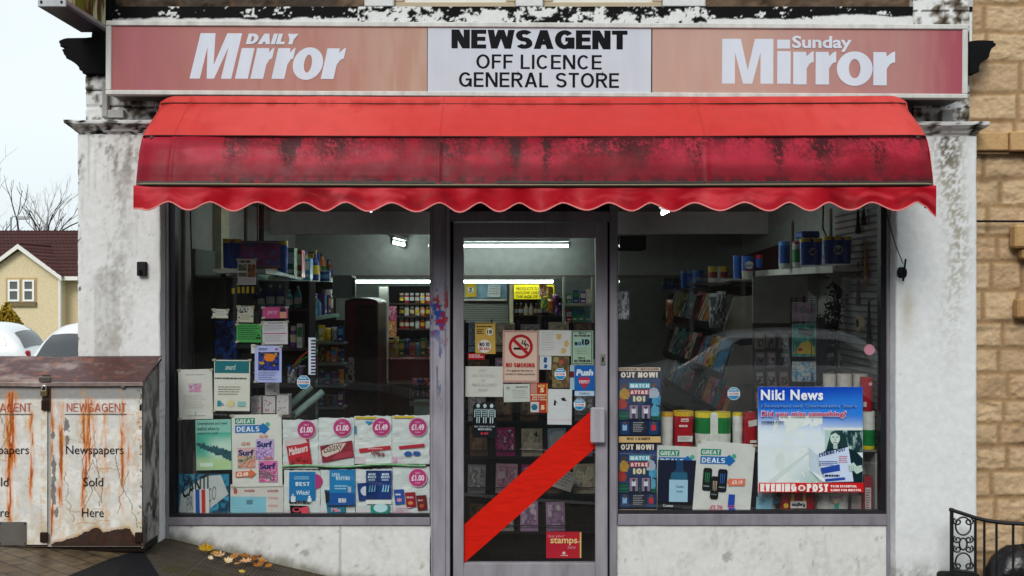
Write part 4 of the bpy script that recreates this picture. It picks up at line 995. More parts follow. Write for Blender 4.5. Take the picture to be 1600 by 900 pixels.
# iron railing with scroll panel
rl = thing('iron_railing', 'black wrought iron railing with scroll panel in front of the tan stone wall', 'railing', (2.6, -.33, -.25))
YR = -.33; m = MB(); T = lambda pts, r=.006: m.tube([P(a, b, YR) for a, b in pts], r, (.01,)*3, 6)
T([(1487, 794), (1487, 925)], .011); T([(1524, 810), (1524, 925)], .008)
T([(1484, 796), (1500, 801), (1524, 809), (1545, 814), (1570, 817), (1625, 820)], .0115)
T([(1487, 890), (1524, 895)], .008)
m.build('rail', 'iron', rl)
m = MB()
def scroll(cx_, cy_, rx, ry, a0, a1, dec=0, r=.005, n=22):
    m.tube([P(cx_+rx*(1-dec*i/n)*math.cos(R(a0+(a1-a0)*i/n)), cy_+ry*(1-dec*i/n)*math.sin(R(a0+(a1-a0)*i/n)), YR) for i in range(n+1)], r, (.01,)*3, 6)
scroll(1505, 822, 12, 14, 0, 360); scroll(1505, 878, 12, 14, 0, 360); scroll(1505, 850, 6, 9, 0, 360)
for cy_ in (815, 843, 858, 884):
    for sx in (-1, 1): scroll(1505+sx*9, cy_, 7*sx, 6, -60, 420, .75)
m.build('scroll_panel', 'iron', rl)
for k, xx_ in enumerate((1538, 1557, 1583, 1604, 1628, 1652)):
    m = MB(); m.tube([P(xx_, 815 if k < 2 else 819, YR), P(xx_, 925, YR)], .007, (.01,)*3, 8); m.build('baluster', 'iron', rl)
m = MB(); m.tube([P(1600, 819, YR), P(1660, 822, YR)], .0115, (.01,)*3, 6); m.build('rail', 'iron', rl)
# dark bag slumped behind the railing
def blob(name, c0, rad, col, mat, seed, **kw):
    th = np.linspace(0, 2*np.pi, 48); phi = np.linspace(-np.pi/2, np.pi/2, 28); T_, Pp = np.meshgrid(th, phi, indexing='ij')
    r = 1+.22*(fbm(np.cos(T_)*2+5, np.sin(T_)*2+Pp*1.5, 4, seed)-.5)+.10*np.abs(np.sin(T_*5+Pp*2))*np.cos(Pp)*.5
    V3 = np.stack([c0[0]+rad[0]*r*np.cos(Pp)*np.cos(T_), c0[1]+rad[1]*r*np.cos(Pp)*np.sin(T_), c0[2]+rad[2]*r*np.sin(Pp)], -1)
    return grid(name, mat, V3, np.ones(V3.shape)*np.array(col), **kw)
blob('rubbish_bag', (px(1594, -.12), -.14, pz(905, -.12)), (.20, .12, .20), (.012, .012, .014), 'gloss', 5, label='black rubbish bag slumped behind the iron railing', cat='bag')
m = MB(); m.box(2.40, 2.62, -.20, -.125, gzs(2.5, -.2)-.05, pz(893, -.15), C('22231f'), .012); m.build('mossy_kerbstone', 'stone', None, 'dark mossy block at the foot of the right pilaster', 'stone block')
# fallen maple leaves
def mleaf(x, y, sz, ang, col, col2, lab):
    m = MB(); pts = []; N = 25
    for i in range(N):
        a = -math.pi/2+2*math.pi*i/N
        k = [.3, .62, .5, .8, .62, .92, .62, .75, .98, .66, .85, .72, 1.05, .72, .85, .66, .98, .75, .62, .92, .62, .8, .5, .62, .35][i]
        pts.append((k*math.cos(a), k*math.sin(a)))
    vs = []; r_ = random.Random(int(x*1000))
    tl = r_.uniform(-.35, .35); cu = r_.uniform(.35, .8)
    for a, b in pts+[(0, 0)]:
        X_ = a*math.cos(ang)-b*math.sin(ang); Y_ = a*math.sin(ang)+b*math.cos(ang)
        vs.append((x+X_*sz, y+Y_*sz*.8, gzs(x, y)+.012+.02+sz*(cu*(a*a+b*b)*.6+tl*a*.6)+.28*Y_*sz))
    fs = [(i, (i+1) % N, N) for i in range(N)]
    m.add(vs, [f for i, f in enumerate(fs) if i % 3], C(col)); m.c = m.c; m.add(vs, [f for i, f in enumerate(fs) if i % 3 == 0], C(col2))
    m.tube([(x, y, vs[-1][2]), (x+sz*.9*math.cos(ang-1.57), y+sz*.9*math.sin(ang-1.57), vs[-1][2]-.015)], .0012, C('8a6a30'), 5)
    m.build('fallen_leaf', 'leaf', None, lab, 'leaf', 'fallen leaves by the shop wall')
LV = [(322, 862, .036, .3, 'b08a20', '846210', 'brightest yellow fallen leaf, leftmost of the cluster on the ramp'), (343, 872, .028, 1.2, 'c9a27a', '9c7a58', 'pale tan fallen leaf just right of the bright yellow one'),
      (330, 876, .014, 2.2, 'd9c9a8', 'b9a588', 'tiny cream leaf scrap below the bright yellow leaf'), (366, 874, .022, .7, 'a8743a', '7d5428', 'small brown leaf left of the curled leaf at the wall'),
      (384, 872, .026, 2.7, '9a6428', '6c4420', 'mid brown leaf lying close against the wall foot'), (402, 874, .024, 3.5, '7c4a1c', '5c3414', 'darkest brown leaf close against the wall foot'),
      (386, 881, .032, 1.9, 'd0a37c', 'a87e5c', 'large pinkish tan leaf in the middle of the cluster'), (404, 886, .026, 4.0, 'a4662a', '7c4a20', 'russet leaf in front of the large pinkish tan leaf'),
      (418, 888, .020, 5.1, 'b07428', '845420', 'small orange brown leaf at the right end of the cluster'), (378, 897, .014, .2, 'd2b050', 'a88a38', 'tiny yellow leaf lying alone nearest the viewer')]
LV += [(335, 868, .024, 4.4, 'c49418', '94701a', 'dull yellow leaf tucked against the bright yellow leaf'), (356, 880, .022, 5.5, 'dcc49c', 'b09468', 'pale curled leaf between the tiny cream scrap and the pink tan leaf'),
       (394, 879, .024, .9, '8a5420', '64380f', 'dark russet leaf overlapping the large pinkish tan leaf'), (411, 880, .022, 2.4, 'bc8448', '8a5c2c', 'ochre leaf tucked between the russet and the orange brown leaf'), (372, 884, .018, 3.1, 'a87c4c', '7c5830', 'small ochre brown leaf at the near side of the cluster')]
for a, b, sz, an, c1, c2, lab in LV:
    x_, y_ = px(a, -.2), -.2
    for _ in range(12):
        k = (EYE-gzs(x_, y_)-.02)/(b-450); y_ = k*F-D; x_ = (a-800)*k
    mleaf(x_, min(y_, -.07), sz*1.5, an, c1, c2, lab)

# ================================================================== STREET BEHIND, LEFT
H0 = 41.0
def hp(a, b, Y=H0): p = P(a, b, Y); return p[0], p[2]
hs_ = thing('cream_house', 'cream rendered house with brown tiled roof and small gable at the end of the street', 'house', (px(40, H0), H0, -2.5))
gzh = -3.2; HX1 = px(116, H0); HX0 = px(-160, H0); eav = pz(434, H0)
m = MB(); m.box(HX0, HX1, H0+.6, H0+9, gzh, eav, C('cdbb96'), 0); m.build('wall', 'matte', hs_)
gx0, gx1, gap_ = px(-28, H0), px(94, H0), px(33, H0)
m = MB(); m.prism([(gx0, gzh), (gx1, gzh), (gx1, eav+.05), (gap_, pz(389, H0)), (gx0, eav+.05)], H0-.02, H0+.62, C('d6c6a2')); m.build('gable_wall', 'matte', hs_)
# roofs with tile courses
def tiled(a, b, c_, d, nr, nc, parent, col, name='roof'):
    a, b, c_, d = map(Vector, (a, b, c_, d)); nrm = (b-a).cross(d-a).normalized()
    if nrm.z < 0: nrm = -nrm
    n_, m_ = nc*4+1, nr*4+1
    u = np.linspace(0, 1, n_)[:, None]; v = np.linspace(0, 1, m_)[None]
    A = [np.array(t) for t in (a, b, c_, d)]
    Pp = A[0][None, None]*((1-u)*(1-v))[..., None]+A[1][None, None]*(u*(1-v))[..., None]+A[2][None, None]*(u*v)[..., None]+A[3][None, None]*((1-u)*v)[..., None]
    bump_ = .05*(1-(v*nr) % 1)+.035*np.abs(np.sin(np.pi*u*nc))
    Pp = Pp+bump_[..., None]*np.array(nrm)
    cc = mixa(np.ones(Pp.shape)*np.array(C(col)), np.array(C(col))*.45, ((v*nr) % 1 > .7)*1.0*np.ones((n_, 1)))
    return grid(name, 'tile', Pp, cc, parent=parent, smooth=False)
rz = pz(362, H0+4.5); rxr = px(106, H0+4.5)
tiled((HX0-.3, H0+.1, eav), (HX1+.15, H0+.1, eav), (HX1+.15-.0, H0+4.5, rz), (HX0, H0+4.5, rz), 14, 46, hs_, '4a2e2c')
tiled((HX0-.3, H0+9.1, eav), (HX1+.15, H0+9.1, eav), (HX1+.15, H0+4.5, rz), (HX0, H0+4.5, rz), 14, 46, hs_, '4a2e2c')
gz_ = pz(386, H0)
for sx, gx in ((-1, gx0-.2), (1, gx1+.2)):
    tiled((gx, H0-.3, eav-.02), (gx, H0+3.2, eav-.02), (gap_, H0+3.2, gz_+.12), (gap_, H0-.3, gz_+.12), 9, 12, hs_, '52302c')
    m = MB(); m.prism([(gx, eav-.14), (gx, eav+.04), (gap_, gz_+.13), (gap_, gz_-.09)], H0-.34, H0-.24, C('e2e0da')); m.build('bargeboard', 'flat', hs_)
m = MB(); m.tube([(gap_, H0-.3, gz_+.16), (gap_, H0+3, gz_+.16)], .08, C('52302c'), 8); m.build('ridge_tile', 'tile', hs_)
m = MB(); m.tube([(px(95, H0), H0-.1, gzh), (px(95, H0), H0-.1, eav)], .07, C('e4e2dc'), 8); m.build('downpipe', 'flat', hs_)
m = MB(); m.box(px(93, H0), HX1+.2, H0-.12, H0+.1, eav-.12, eav+.06, C('e4e2dc')); m.build('gutter', 'flat', hs_)
m = MB(); m.box(px(10, H0), px(58, H0), H0-.05, H0-.02, pz(476, H0), pz(434, H0), C('b69a6c')); m.box(px(10, H0), px(58, H0), H0-.14, H0-.02, pz(476, H0)-.08, pz(472, H0), C('7a6a50')); m.build('window_surround', 'matte', hs_)
for a, b in ((14, 32), (37, 55)):
    f = MB(); z0, z1 = pz(471, H0), pz(437, H0); xa, xb = px(a, H0), px(b, H0); zm = (z0+z1)/2+.02
    for q in ((xa, xb, z0, z0+.09), (xa, xb, z1-.09, z1), (xa, xa+.09, z0+.09, z1-.09), (xb-.09, xb, z0+.09, z1-.09), (xa+.09, xb-.09, zm-.05, zm+.05)): f.box(q[0], q[1], H0-.12, H0-.04, q[2], q[3], C('e9e9e6'))
    fo = f.build('window', 'flat', hs_)
    f = MB(); f.box(xa+.08, xb-.08, H0-.075, H0-.065, z0+.08, z1-.08, C('5d625f')); f.build('pane', 'gloss', fo)
n2_ = thing('brown_brick_house', 'darker brick house glimpsed just behind the cream house', 'house', (px(122, 46), 46, -3))
m = MB(); m.box(px(108, 46), px(200, 46), 46, 54, -3.5, pz(458, 46), C('6b5547')); m.build('wall', 'matte', n2_)
tiled((px(104, 46), 45.8, pz(458, 46)), (px(205, 46), 45.8, pz(458, 46)), (px(205, 50), 50, pz(396, 50)), (px(104, 50), 50, pz(396, 50)), 12, 20, n2_, '54403c')
# bare trees behind the house
def bare_tree(x, y, z0, h, seed, r0, lab, col='4a3f3a', maxd=6, spread=.55):
    rr = random.Random(seed); t = thing('bare_tree', lab, 'tree', (x, y, z0)); tr = MB(); cr = MB()
    def br(p, d, L, r, k):
        q = p+d*L; mid = p+d*L*.5+Vector((rr.uniform(-1, 1), rr.uniform(-1, 1), rr.uniform(-.3, .3)))*L*.06
        (tr if k < 2 else cr).tube([p, mid, q], r, C(col), 5 if k > 2 else 7, r*.68)
        if k >= maxd: return
        for i in range(2 if k else 4 if rr.random() < .7 else 3):
            nd = (d+Vector((rr.uniform(-1, 1), rr.uniform(-1, 1), rr.uniform(-.25, .6)))*spread*(1.5 if k == 0 else 1)).normalized()
            br(p+d*L*rr.uniform(.55, 1), nd, L*rr.uniform(.62, .85), r*rr.uniform(.5, .66), k+1)
    br(Vector((x, y, z0)), Vector((0, 0, 1)), h*.36, r0, 0)
    tr.build('trunk', 'matte', t); cr.build('crown', 'matte', t); return t
bare_tree(px(-22, 58), 58, -3.8, 13.5, 4, .42, 'pollarded bare tree with dark limbs rising behind the cream house roof', '3b3230')
bare_tree(px(8, 62), 62, -3.8, 8.6, 5, .2, 'smaller bare tree right of the pollarded one', '4a3f3a')
bare_tree(px(88, 95), 95, -6, 18, 9, .3, 'faint thin bare tree in the distance nearest the left pilaster', 'b0aca8', 7, .6)
bare_tree(px(-40, 80), 80, -5, 19, 15, .3, 'pale bare tree at the far left edge of the sky', '9a9592', 7, .6)
LZ = 58
sl_ = thing('street_lamp', 'thin grey street lamp with horizontal head against the bare trees', 'street lamp', (px(17, LZ), LZ, gzs(-17, LZ)))
m = MB(); m.tube([(px(17, LZ), LZ, gzs(-17, LZ)), (px(17, LZ), LZ, pz(340, LZ)), (px(24, LZ), LZ, pz(337.5, LZ)), (px(32, LZ), LZ, pz(338, LZ))], .07, C('8f9494'), 8, .03); m.build('pole', 'alu', sl_)
m = MB(); m.box(px(28, LZ), px(44, LZ), LZ-.1, LZ+.15, pz(343, LZ), pz(337.5, LZ), C('a9adad'), .04); m.build('lamp_head', 'alu', sl_)
# hedge bush
def bush(x, y, z0, w_, h, n, seed, lab, c1, c2, cat='bush'):
    rr = random.Random(seed); t = thing('garden_bush', lab, cat, (x, y, z0)); m = MB()
    for i in range(n):
        a = rr.uniform(0, 6.28); b = rr.random()**.5; zz = rr.random()
        k = (1-.55*zz**2)*(1+.25*math.sin(a*3+seed))
        p = Vector((x+w_*b*k*math.cos(a), y+w_*.7*b*k*math.sin(a), z0+.1+h*zz*(1-.3*b)))
        d = Vector((rr.uniform(-1, 1), rr.uniform(-1, 1), rr.uniform(-.6, 1))).normalized(); e = d.orthogonal().normalized()*rr.uniform(.04, .09); f_ = d.cross(e).normalized()*rr.uniform(.05, .11)
        m.add([p-e, p-f_, p+e, p+f_], [(0, 1, 2, 3)], lerp(C(c1), C(c2), rr.random()))
    m.build('foliage', 'leaf', t)
    s_ = MB()
    for i in range(7): s_.tube([(x, y, z0), (x+rr.uniform(-.5, .5)*w_, y+rr.uniform(-.4, .4), z0+h*.7)], .03, C('4a3a28'), 5, .01)
    s_.build('stem', 'matte', t)
bush(px(10, 27), 27, gzs(-15, 27), 1.0, 2.35, 6500, 3, 'yellow green bush behind the white car', '6d6a22', 'b08a2c')
bush(px(-70, 28), 28, gzs(-18, 28), 1.3, 2.2, 4000, 6, 'green bush at the left edge behind the white car', '3d4a1c', '7a742a')
# cars
def car(x, y, ang, col, lab, seed=0):
    z0 = gzs(x, y); t = thing('parked_car', lab, 'car', (0, 0, 0)); t['w'] = 0; del t['w']
    # built pointing +x at the origin, then placed
    top = [(-2.0, .55), (-1.98, .80), (-1.90, .93), (-1.55, 1.36), (-1.3, 1.45), (-.4, 1.48), (.35, 1.42), (1.05, .98), (1.7, .88), (1.98, .70), (2.02, .5)]
    bot = [(-2.0, .3), (2.02, .28)]
    N = 44; xs_ = np.linspace(-2.0, 2.02, N); tz = np.interp(xs_, [p[0] for p in top], [p[1] for p in top]); k = np.ones(5)/5; tz = np.convolve(np.pad(tz, 2, 'edge'), k, 'valid')
    M_ = 22; rows = []
    for i in range(N):
        e = min(1, (1-abs(xs_[i]/2.03)**7)+.0); wb = .82*(.86+.14*e); r = []; belt = .92; zt_ = tz[i]
        for j in range(M_+1):
            s_ = j/M_*2-1; q = abs(s_)
            if q > .72: zz = .28+(min(belt, zt_-.03)-.28)*(1-q)/.28; ww = wb*(1-.10*((zz-.6)/.5)**2)
            elif q > .38: f = (.72-q)/.34; zz = min(belt, zt_-.03)+(zt_-.045-min(belt, zt_-.03))*f; ww = wb*(.93-.22*f*max(0, (zt_-belt))/.55)
            else: zz = zt_-.045*(q/.38)**2; ww = (wb*(.93-.22*max(0, (zt_-belt))/.55))*q/.38
            r.append((xs_[i], math.copysign(ww, s_), zz))
        rows.append(r)
    A = np.array(rows); grid('body', 'carpaint', A, np.ones(A.shape)*np.array(C(col)), parent=t)
    for ex, i in ((-1, 0), (1, N-1)):
        m = MB(); m.add([tuple(p) for p in A[i]], [tuple(range(M_+1))], C(col)); m.box(ex*2.0-.03, ex*2.0+.03, -.75, .75, .3, .52, C('2a2a2c'), .02); m.build('bumper', 'carpaint', t)
    def side(pts, sgn, nm):
        m = MB(); vs = []
        for a, b in pts:
            zt_ = float(np.interp(a, xs_, tz)); f = (b-.92)/max(.05, zt_-.045-.92); vs.append((a, sgn*(.82*(.93-.22*f*max(0, zt_-.92)/.55)+.008), b))
        m.add(vs, [tuple(range(len(vs)))], (.02, .02, .02)); m.build(nm, CARGLASS, t)
    for sgn in (-1, 1):
        side([(-.45, .95), (-.45, 1.36), (-1.15, 1.33), (-1.45, 1.18), (-1.55, .98)], sgn, 'side_window'); side([(-.36, .95), (-.36, 1.37), (.2, 1.34), (.85, .97)], sgn, 'side_window')
    def topglass(xa, xb, fr, nm):
        m = MB(); nx_, ny_ = 6, 9; vs = []
        for a in np.linspace(xa, xb, nx_):
            zt_ = float(np.interp(a, xs_, tz)); e = min(1, (1-abs(a/2.03)**7)); wb = .82*(.86+.14*e); hw = wb*(.93-.22*max(0, zt_-.92)/.55)
            for q in np.linspace(-fr, fr, ny_): vs.append((a+(.010 if a > 0 else -.010), hw*q, zt_-.045*q*q+.010))
        for i_ in range(nx_-1):
            for k_ in range(ny_-1): m.f.append((i_*ny_+k_, i_*ny_+k_+1, (i_+1)*ny_+k_+1, (i_+1)*ny_+k_)); m.c.append((.02,)*3)
        m.v = vs; m.build(nm, CARGLASS, t, smooth=True)
    topglass(.46, 1.03, .86, 'windscreen'); topglass(-1.84, -1.60, .84, 'rear_window')
    for sgn in (-1, 1):
        m = MB(); m.box(-1.97, -1.88, sgn*.66-.07, sgn*.66+.07, .68, .88, C('9c2028'), .03); m.build('tail_light', 'gloss', t)
        m = MB(); m.box(1.86, 2.0, sgn*.6-.15, sgn*.6+.15, .58, .72, C('d0d4d8'), .04); m.build('headlight', 'gloss', t)
        m = MB(); m.box(.72, .88, sgn*.86-.10, sgn*.86+.10, .94, 1.06, C(col), .03); m.build('wing_mirror', 'carpaint', t)
        for wx in (-1.28, 1.28):
            m = MB(); m.tube([(wx, sgn*.62, .31), (wx, sgn*.81, .31)], .31, (.012,)*3, 22); wh = m.build('wheel', 'dark', t)
            m = MB(); m.tube([(wx, sgn*.80, .31), (wx, sgn*.82, .31)], .2, C('8f9296'), 16); m.build('rim', 'metal', wh)
    t.location = (x, y, z0); t.rotation_euler = (0, 0, ang); return t
car(px(-86, 15.5)+.0, 15.5, R(180+6), 'dfe3e4', 'white hatchback parked beyond the locker at the left edge')
car(px(252, 10.4), 10.4, R(62), 'e0dcdc', 'white car with red tail light partly hidden by the left pilaster')
# across the road (seen only as a reflection in the glass)
car(3.3, -8.4, R(180), 'd4d8da', 'silver car parked across the road, reflected in the right window')
tc_ = thing('brick_terrace', 'dark brick terrace across the road reflected in the glass', 'house', (0, -14, -.5))
m = MB(); m.box(-16, 18, -20, -14, -1.5, 5.4, C('3d322d')); m.build('wall', 'stone', tc_)
m = MB(); m.prismx([(-13.7, 5.4), (-17, 7.0), (-20.3, 5.4)], -16.2, 18.2, C('2b292b')); m.build('roof', 'tile', tc_)
for k in range(11):
    for z_ in (.5, 3.2):
        f = MB(); X0 = -14.5+k*3; 
        for q in ((X0, X0+1.1, z_, z_+.08), (X0, X0+1.1, z_+1.32, z_+1.4), (X0, X0+.08, z_+.08, z_+1.32), (X0+1.02, X0+1.1, z_+.08, z_+1.32)): f.box(q[0], q[1], -14, -13.94, q[2], q[3], C('8a8a86'))
        fo = f.build('window', 'flat', tc_); f = MB(); f.box(X0+.07, X0+1.03, -13.98, -13.96, z_+.07, z_+1.33, (.02,)*3); f.build('pane', CARGLASS, fo)

# ================================================================== PAPERS ON THE LEFT WINDOW
G1 = 'notices taped inside the left window'
W_ = 'd3d4d0'
s = Sheet(279, 577, 332, 655, rot=1.2, col='d6d4cb'); s.lines(290, 585, 322, 588, 1, '8a8880', 1); s.img(295, 599, 315, 613, 14, 9, blobs(['d9d0d4', 'c77a9a', 'e0b4c8', '9a7aa0', 'dcd8d8'], 3, 5)); s.lines(286, 618, 326, 640, 7, 'a9a79c', 2, .25); s.rect(304, 643, 306, 649, '8ab0b4'); s.lines(290, 649, 322, 652, 1, '9a988c', 3)
s.done('notice_sheet', 'tall white notice with small pink picture, lowest left on the left window', 'notice', G1)
s = Sheet(333.5, 561.5, 391, 643, rot=-.6, col='3c3f3e', thick=.01); s.rect(334.5, 562.5, 390.5, 642, 'dad9cc'); s.rect(335.5, 564, 389, 583, '1c6f78'); s.text('award', 352, 569, 368, 578, 'dfe8e4', bold=.0, shear=.25)
s.lines(336, 590, 389, 594, 1, '4a4a48', 4, .6); s.lines(341, 604, 384, 619, 4, '77756c', 5, .3); s.rect(340, 626, 345, 635, '2a90a0'); s.text('b', 345, 628, 350, 634, '3a8aa0'); s.disc(361, 630, 6, 'd8d0a0'); s.rect(372, 627, 384, 635, '8cc0b8')
s.done('framed_certificate', 'framed certificate with teal header on the left window', 'certificate', G1, 'flat')
s = Sheet(332.5, 483, 356.5, 497, rot=-2, col='c9c9bd'); s.lines(336, 486, 354, 495, 3, '8a887c', 6, .3); s.disc(334.5, 488.5, 1.4, '30302e', 8); s.disc(355, 491, 1.4, '30302e', 8); s.done('notice_card', 'small blank looking white card with two black pins, left window', 'notice', G1)
s = Sheet(371, 478, 396, 503.5, rot=-1, col='c6c3ac'); s.img(371.5, 478.5, 388, 489, 9, 6, blobs(['20242a', 'd0d0c8', '303840', '101418'], 5, 6)); s.lines(374, 492, 393, 501, 3, '77745c', 7, .3); s.disc(373.5, 496, 1.3, '30302e', 8); s.disc(394, 494, 1.3, '30302e', 8); s.done('notice_card', 'small cream card with black and white top above the green card', 'notice', G1)
s = Sheet(410, 479.5, 449.5, 497.5, rot=.5, col='c04880'); s.text('party', 418, 485, 434, 492, 'e8b0cc', bold=0, shear=.3); s.img(436, 480.5, 448.5, 497, 5, 7, lambda u, v: C('2a1a2c') if (v < .45 and abs(u-.5) < .35) else (C('d8a078') if abs(u-.5) < .4 and v > .4 else None)); s.done('notice_card', 'bright pink card with small dark haired figure on the left window', 'notice', G1)
s = Sheet(369.5, 506, 409, 535, rot=-.5, col='4c9a50'); s.lines(372, 509, 406, 532, 7, '1f5a2c', 9, .45); s.disc(404, 524, 1.6, '0c2410', 8); s.disc(402, 528, 1.8, '0c2410', 8); s.disc(406, 528, 1.8, '0c2410', 8); s.done('notice_card', 'green printed card beside the white card with pink line', 'notice', G1)
s = Sheet(410, 502, 449.5, 538, rot=.8, col='ccc8cc'); s.lines(418, 504, 448, 506, 1, '20202a', 10, .7); s.lines(413, 508, 446, 518, 4, '8a8890', 11, .3); s.rect(411, 520.3, 448, 521.6, 'b84870'); s.lines(413, 524, 446, 535, 4, 'aaa6aa', 12, .3); s.done('notice_card', 'white card crossed by a thin pink line right of the green card', 'notice', G1)
s = Sheet(398, 540, 440, 597.5, rot=-.3, col='b3bbe8')
def paint(u, v):
    a = float(fbm(u*5, v*5, 3, 77)); b = float(fbm(u*7+4, v*6, 3, 78))
    d = (u-.55)**2*2.2+(v-.3)**2*3
    if d < .16+.15*(a-.5): return C('e0801c')
    if b > .58: return C('2a3aa0')
    if b < .38: return C('101420')
    return C('c09a30') if a > .6 else C('28305c')
s.img(403.5, 550, 436.5, 579, 26, 22, paint); s.lines(404, 544, 420, 548, 2, '30305c', 13, .6); s.rect(430, 544, 434, 547, 'c03850'); s.lines(404, 581, 434, 595, 5, '5c64a0', 14, .35); s.done('event_leaflet', 'lilac leaflet with orange and blue abstract picture on the left window', 'leaflet', G1)
s = Sheet(392.5, 538, 399, 552, Y=.02, col=W_); s.disc(396, 541, 1.4, 'b03040', 8); s.done('paper_tag', 'narrow white paper scrap tucked behind the lilac leaflet', 'paper', G1)
s = Sheet(371.5, 404.5, 400, 445, rot=-.2, col='b9b0ac'); s.lines(374, 407, 398, 411, 1, '3a3030', 15, .9); s.img(373, 413, 386, 433, 9, 12, blobs(['4a6a3c', '303c34', 'a0a878', '2a3430', '687050'], 8, 4)); s.img(387, 413, 399, 433, 9, 12, blobs(['7a3a2c', '404838', 'b06a40', '30382c'], 9, 4)); s.rect(373, 423, 386, 426, 'c0b8b0'); s.lines(373, 436, 397, 443, 3, '9a8890', 16, .3); s.done('photo_card', 'pale card with dim landscape photos just below the top left shelf', 'notice', G1)
def hexsticker(cx, cy, r, Y, lab, g='blue octagonal stickers on the glass'):
    s = Sheet(cx-1, cy-1, cx+1, cy+1, Y=Y); s.m = MB(); oc = lambda q: [(cx+q*math.cos(math.pi/8+i*math.pi/4), cy+q*math.sin(math.pi/8+i*math.pi/4)) for i in range(8)]
    s.poly(oc(r), 'd5e6ee'); s.poly(oc(r*.9), '2586b8'); s.rect(cx-r*.92, cy-r*.28, cx+r*.92, cy+r*.3, 'dfe9ee'); s.caps('PAYZONE', cx-r*.75, cy-r*.14, cx+r*.75, cy+r*.18, 'c04a5a', t=.25); s.lines(cx-r*.5, cy-r*.65, cx+r*.5, cy-r*.4, 1, 'd0e4f0', 3, .7)
    s.m.v = [(a, b, c_) for a, b, c_ in s.m.v]; s.done('octagonal_sticker', lab, 'sticker', g, 'flat')
hexsticker(474.5, 597, 11, .010, 'blue and white octagonal sticker on the left window beside the striped strip')
hexsticker(1146.5, 615, 10.5, .010, 'blue and white octagonal sticker on the right window left of the blue board')
s = Sheet(482, 527.5, 493, 585.5, Y=.011, col='d8dce4')
for i in range(11): s.rect(486, 531+i*5, 493, 533.7+i*5, '202e5c', same=i > 0)
s.done('striped_strip', 'narrow vertical white strip with dark blue rungs on the left window', 'sticker', G1)
# lower row, left window
s = Sheet(306, 655.5, 361.5, 734.5, rot=1.2, Y=.018, col='8cc8b8')
s.img(307, 676, 361, 734, 30, 26, lambda u, v: lerp(lerp(C('4cb49c'), C('d4ead8'), float(sst(.15, .6, u)*sst(.0, .35, v)*.8)), C('b4d49c'), float(sst(.55, .8, v))) if not (abs(v-(.30+.34*u)) < (.05+.08*u)*float(.5+fbm(u*14, v*8, 2, 4))) else lerp(C('103c48'), C('2c6870'), float(fbm(u*20, v*20, 2, 5))))
for i, t in enumerate(('Unemployed and need', 'medical advice to', 'return to a job?')): s.text(t, 309, 659+i*7.5, 309+(46, 34, 33)[i], 665+i*7.5, '123c48', bold=.012, same=i > 0)
s.rect(312, 723, 332, 729, 'd8ecdc'); s.done('advice_poster', 'green tinted poster of a row of office desks, left window', 'poster', 'posters along the foot of the left window')
def greatdeals(s, x, y, k=1.0, sl=0):
    s.poly([(x, y+sl*0), (x+31*k, y-sl*31*k), (x+31*k, y+9.5*k-sl*31*k), (x, y+9.5*k)], '1c8a70'); s.caps('GREAT', x+2*k, y+1.8*k, x+29*k, y+8*k, 'e4efe6', t=.2, slope=sl*27*k)
    yb = y+11*k
    s.poly([(x, yb), (x+40*k, yb-sl*40*k), (x+44*k, yb-3*k-sl*44*k), (x+54*k, yb+6*k-sl*54*k), (x+45*k, yb+15*k-sl*45*k), (x+42*k, yb+12*k-sl*42*k), (x, yb+12*k)], '1670b8'); s.caps('DEALS', x+2.5*k, yb+2.2*k, x+38*k, yb+10*k, 'e6eef4', t=.2, slope=sl*35*k)
    s.disc(x+51*k, yb-1*k-sl*50*k, 3.6*k, '4cb08c', 8)
s = Sheet(362.5, 647.5, 440.5, 760.5, rot=.9, Y=.014, col='dcdcd2'); greatdeals(s, 368, 653)
def soapbox(s, x, y, w_, h, sd, cols):
    s.rect(x, y, x+w_, y+h, cols[0]); s.img(x+.6, y+h*.42, x+w_-.6, y+h-.5, 10, 9, blobs(cols, sd, 5)); s.text('Surf', x+w_*.06, y+h*.10, x+w_*.92, y+h*.40, '20306c', bold=.05)
soapbox(s, 371, 699, 28, 32, 3, ['d8b0b0', 'c87860', 'e0b8a0', '4a7a50', 'd090a0']); soapbox(s, 400, 686, 28, 32, 6, ['c8b0d8', 'b080c0', 'd8b8e0', '8058a0', 'e0d0e8']); soapbox(s, 404, 720, 29, 33, 8, ['d870a8', 'c03880', 'e8a0c8', '3a6a50', 'c85898'])
for a, b in ((378, 690), (406, 679), (413, 713)): s.text('£2.49', a, b, a+13, b+5, 'd07058', bold=.02)
s.poly([(368, 736), (391, 735), (391, 731), (400, 739.5), (391, 747), (391, 744), (368, 745)], 'd07048'); s.text('£2.49', 370, 737, 388, 743.5, 'f0dcd0', bold=.04)
s.done('offer_poster', 'white great deals poster showing three pink and lilac washing powder boxes', 'poster', 'great deals posters')
s = Sheet(279, 740.5, 358, 808, Y=.022, col='1f6f8e'); s.img(279.5, 741, 357.5, 807.5, 22, 18, blobs(['14506c', '2c86a8', '103c54', '3a98b8', '1c6c8c'], 4, 3)); s.poly([(283, 772), (318, 744), (345, 742), (357, 772), (330, 793), (310, 806), (284, 806), (280, 798)], 'bfc6c4'); s.text('CANTI', 285, 756, 326, 780, '22282c', bold=.03, slope=17); s.text('PROSECCO', 292, 778, 338, 800, '70787c', bold=.0, slope=20)
s.done('wine_poster', 'blue wine poster with tilted grey label, bottom left corner of the left window', 'poster', 'posters along the foot of the left window')
s = Sheet(302, 764.5, 327, 807.5, rot=1, Y=.012, col='dadcda'); s.rect(305.5, 764.5, 312, 807.5, '2050b0'); s.rect(315, 765, 321, 807.5, 'c8301c', same=True); s.done('striped_ribbon', 'white strip with blue and red stripes in front of the wine poster', 'ribbon')
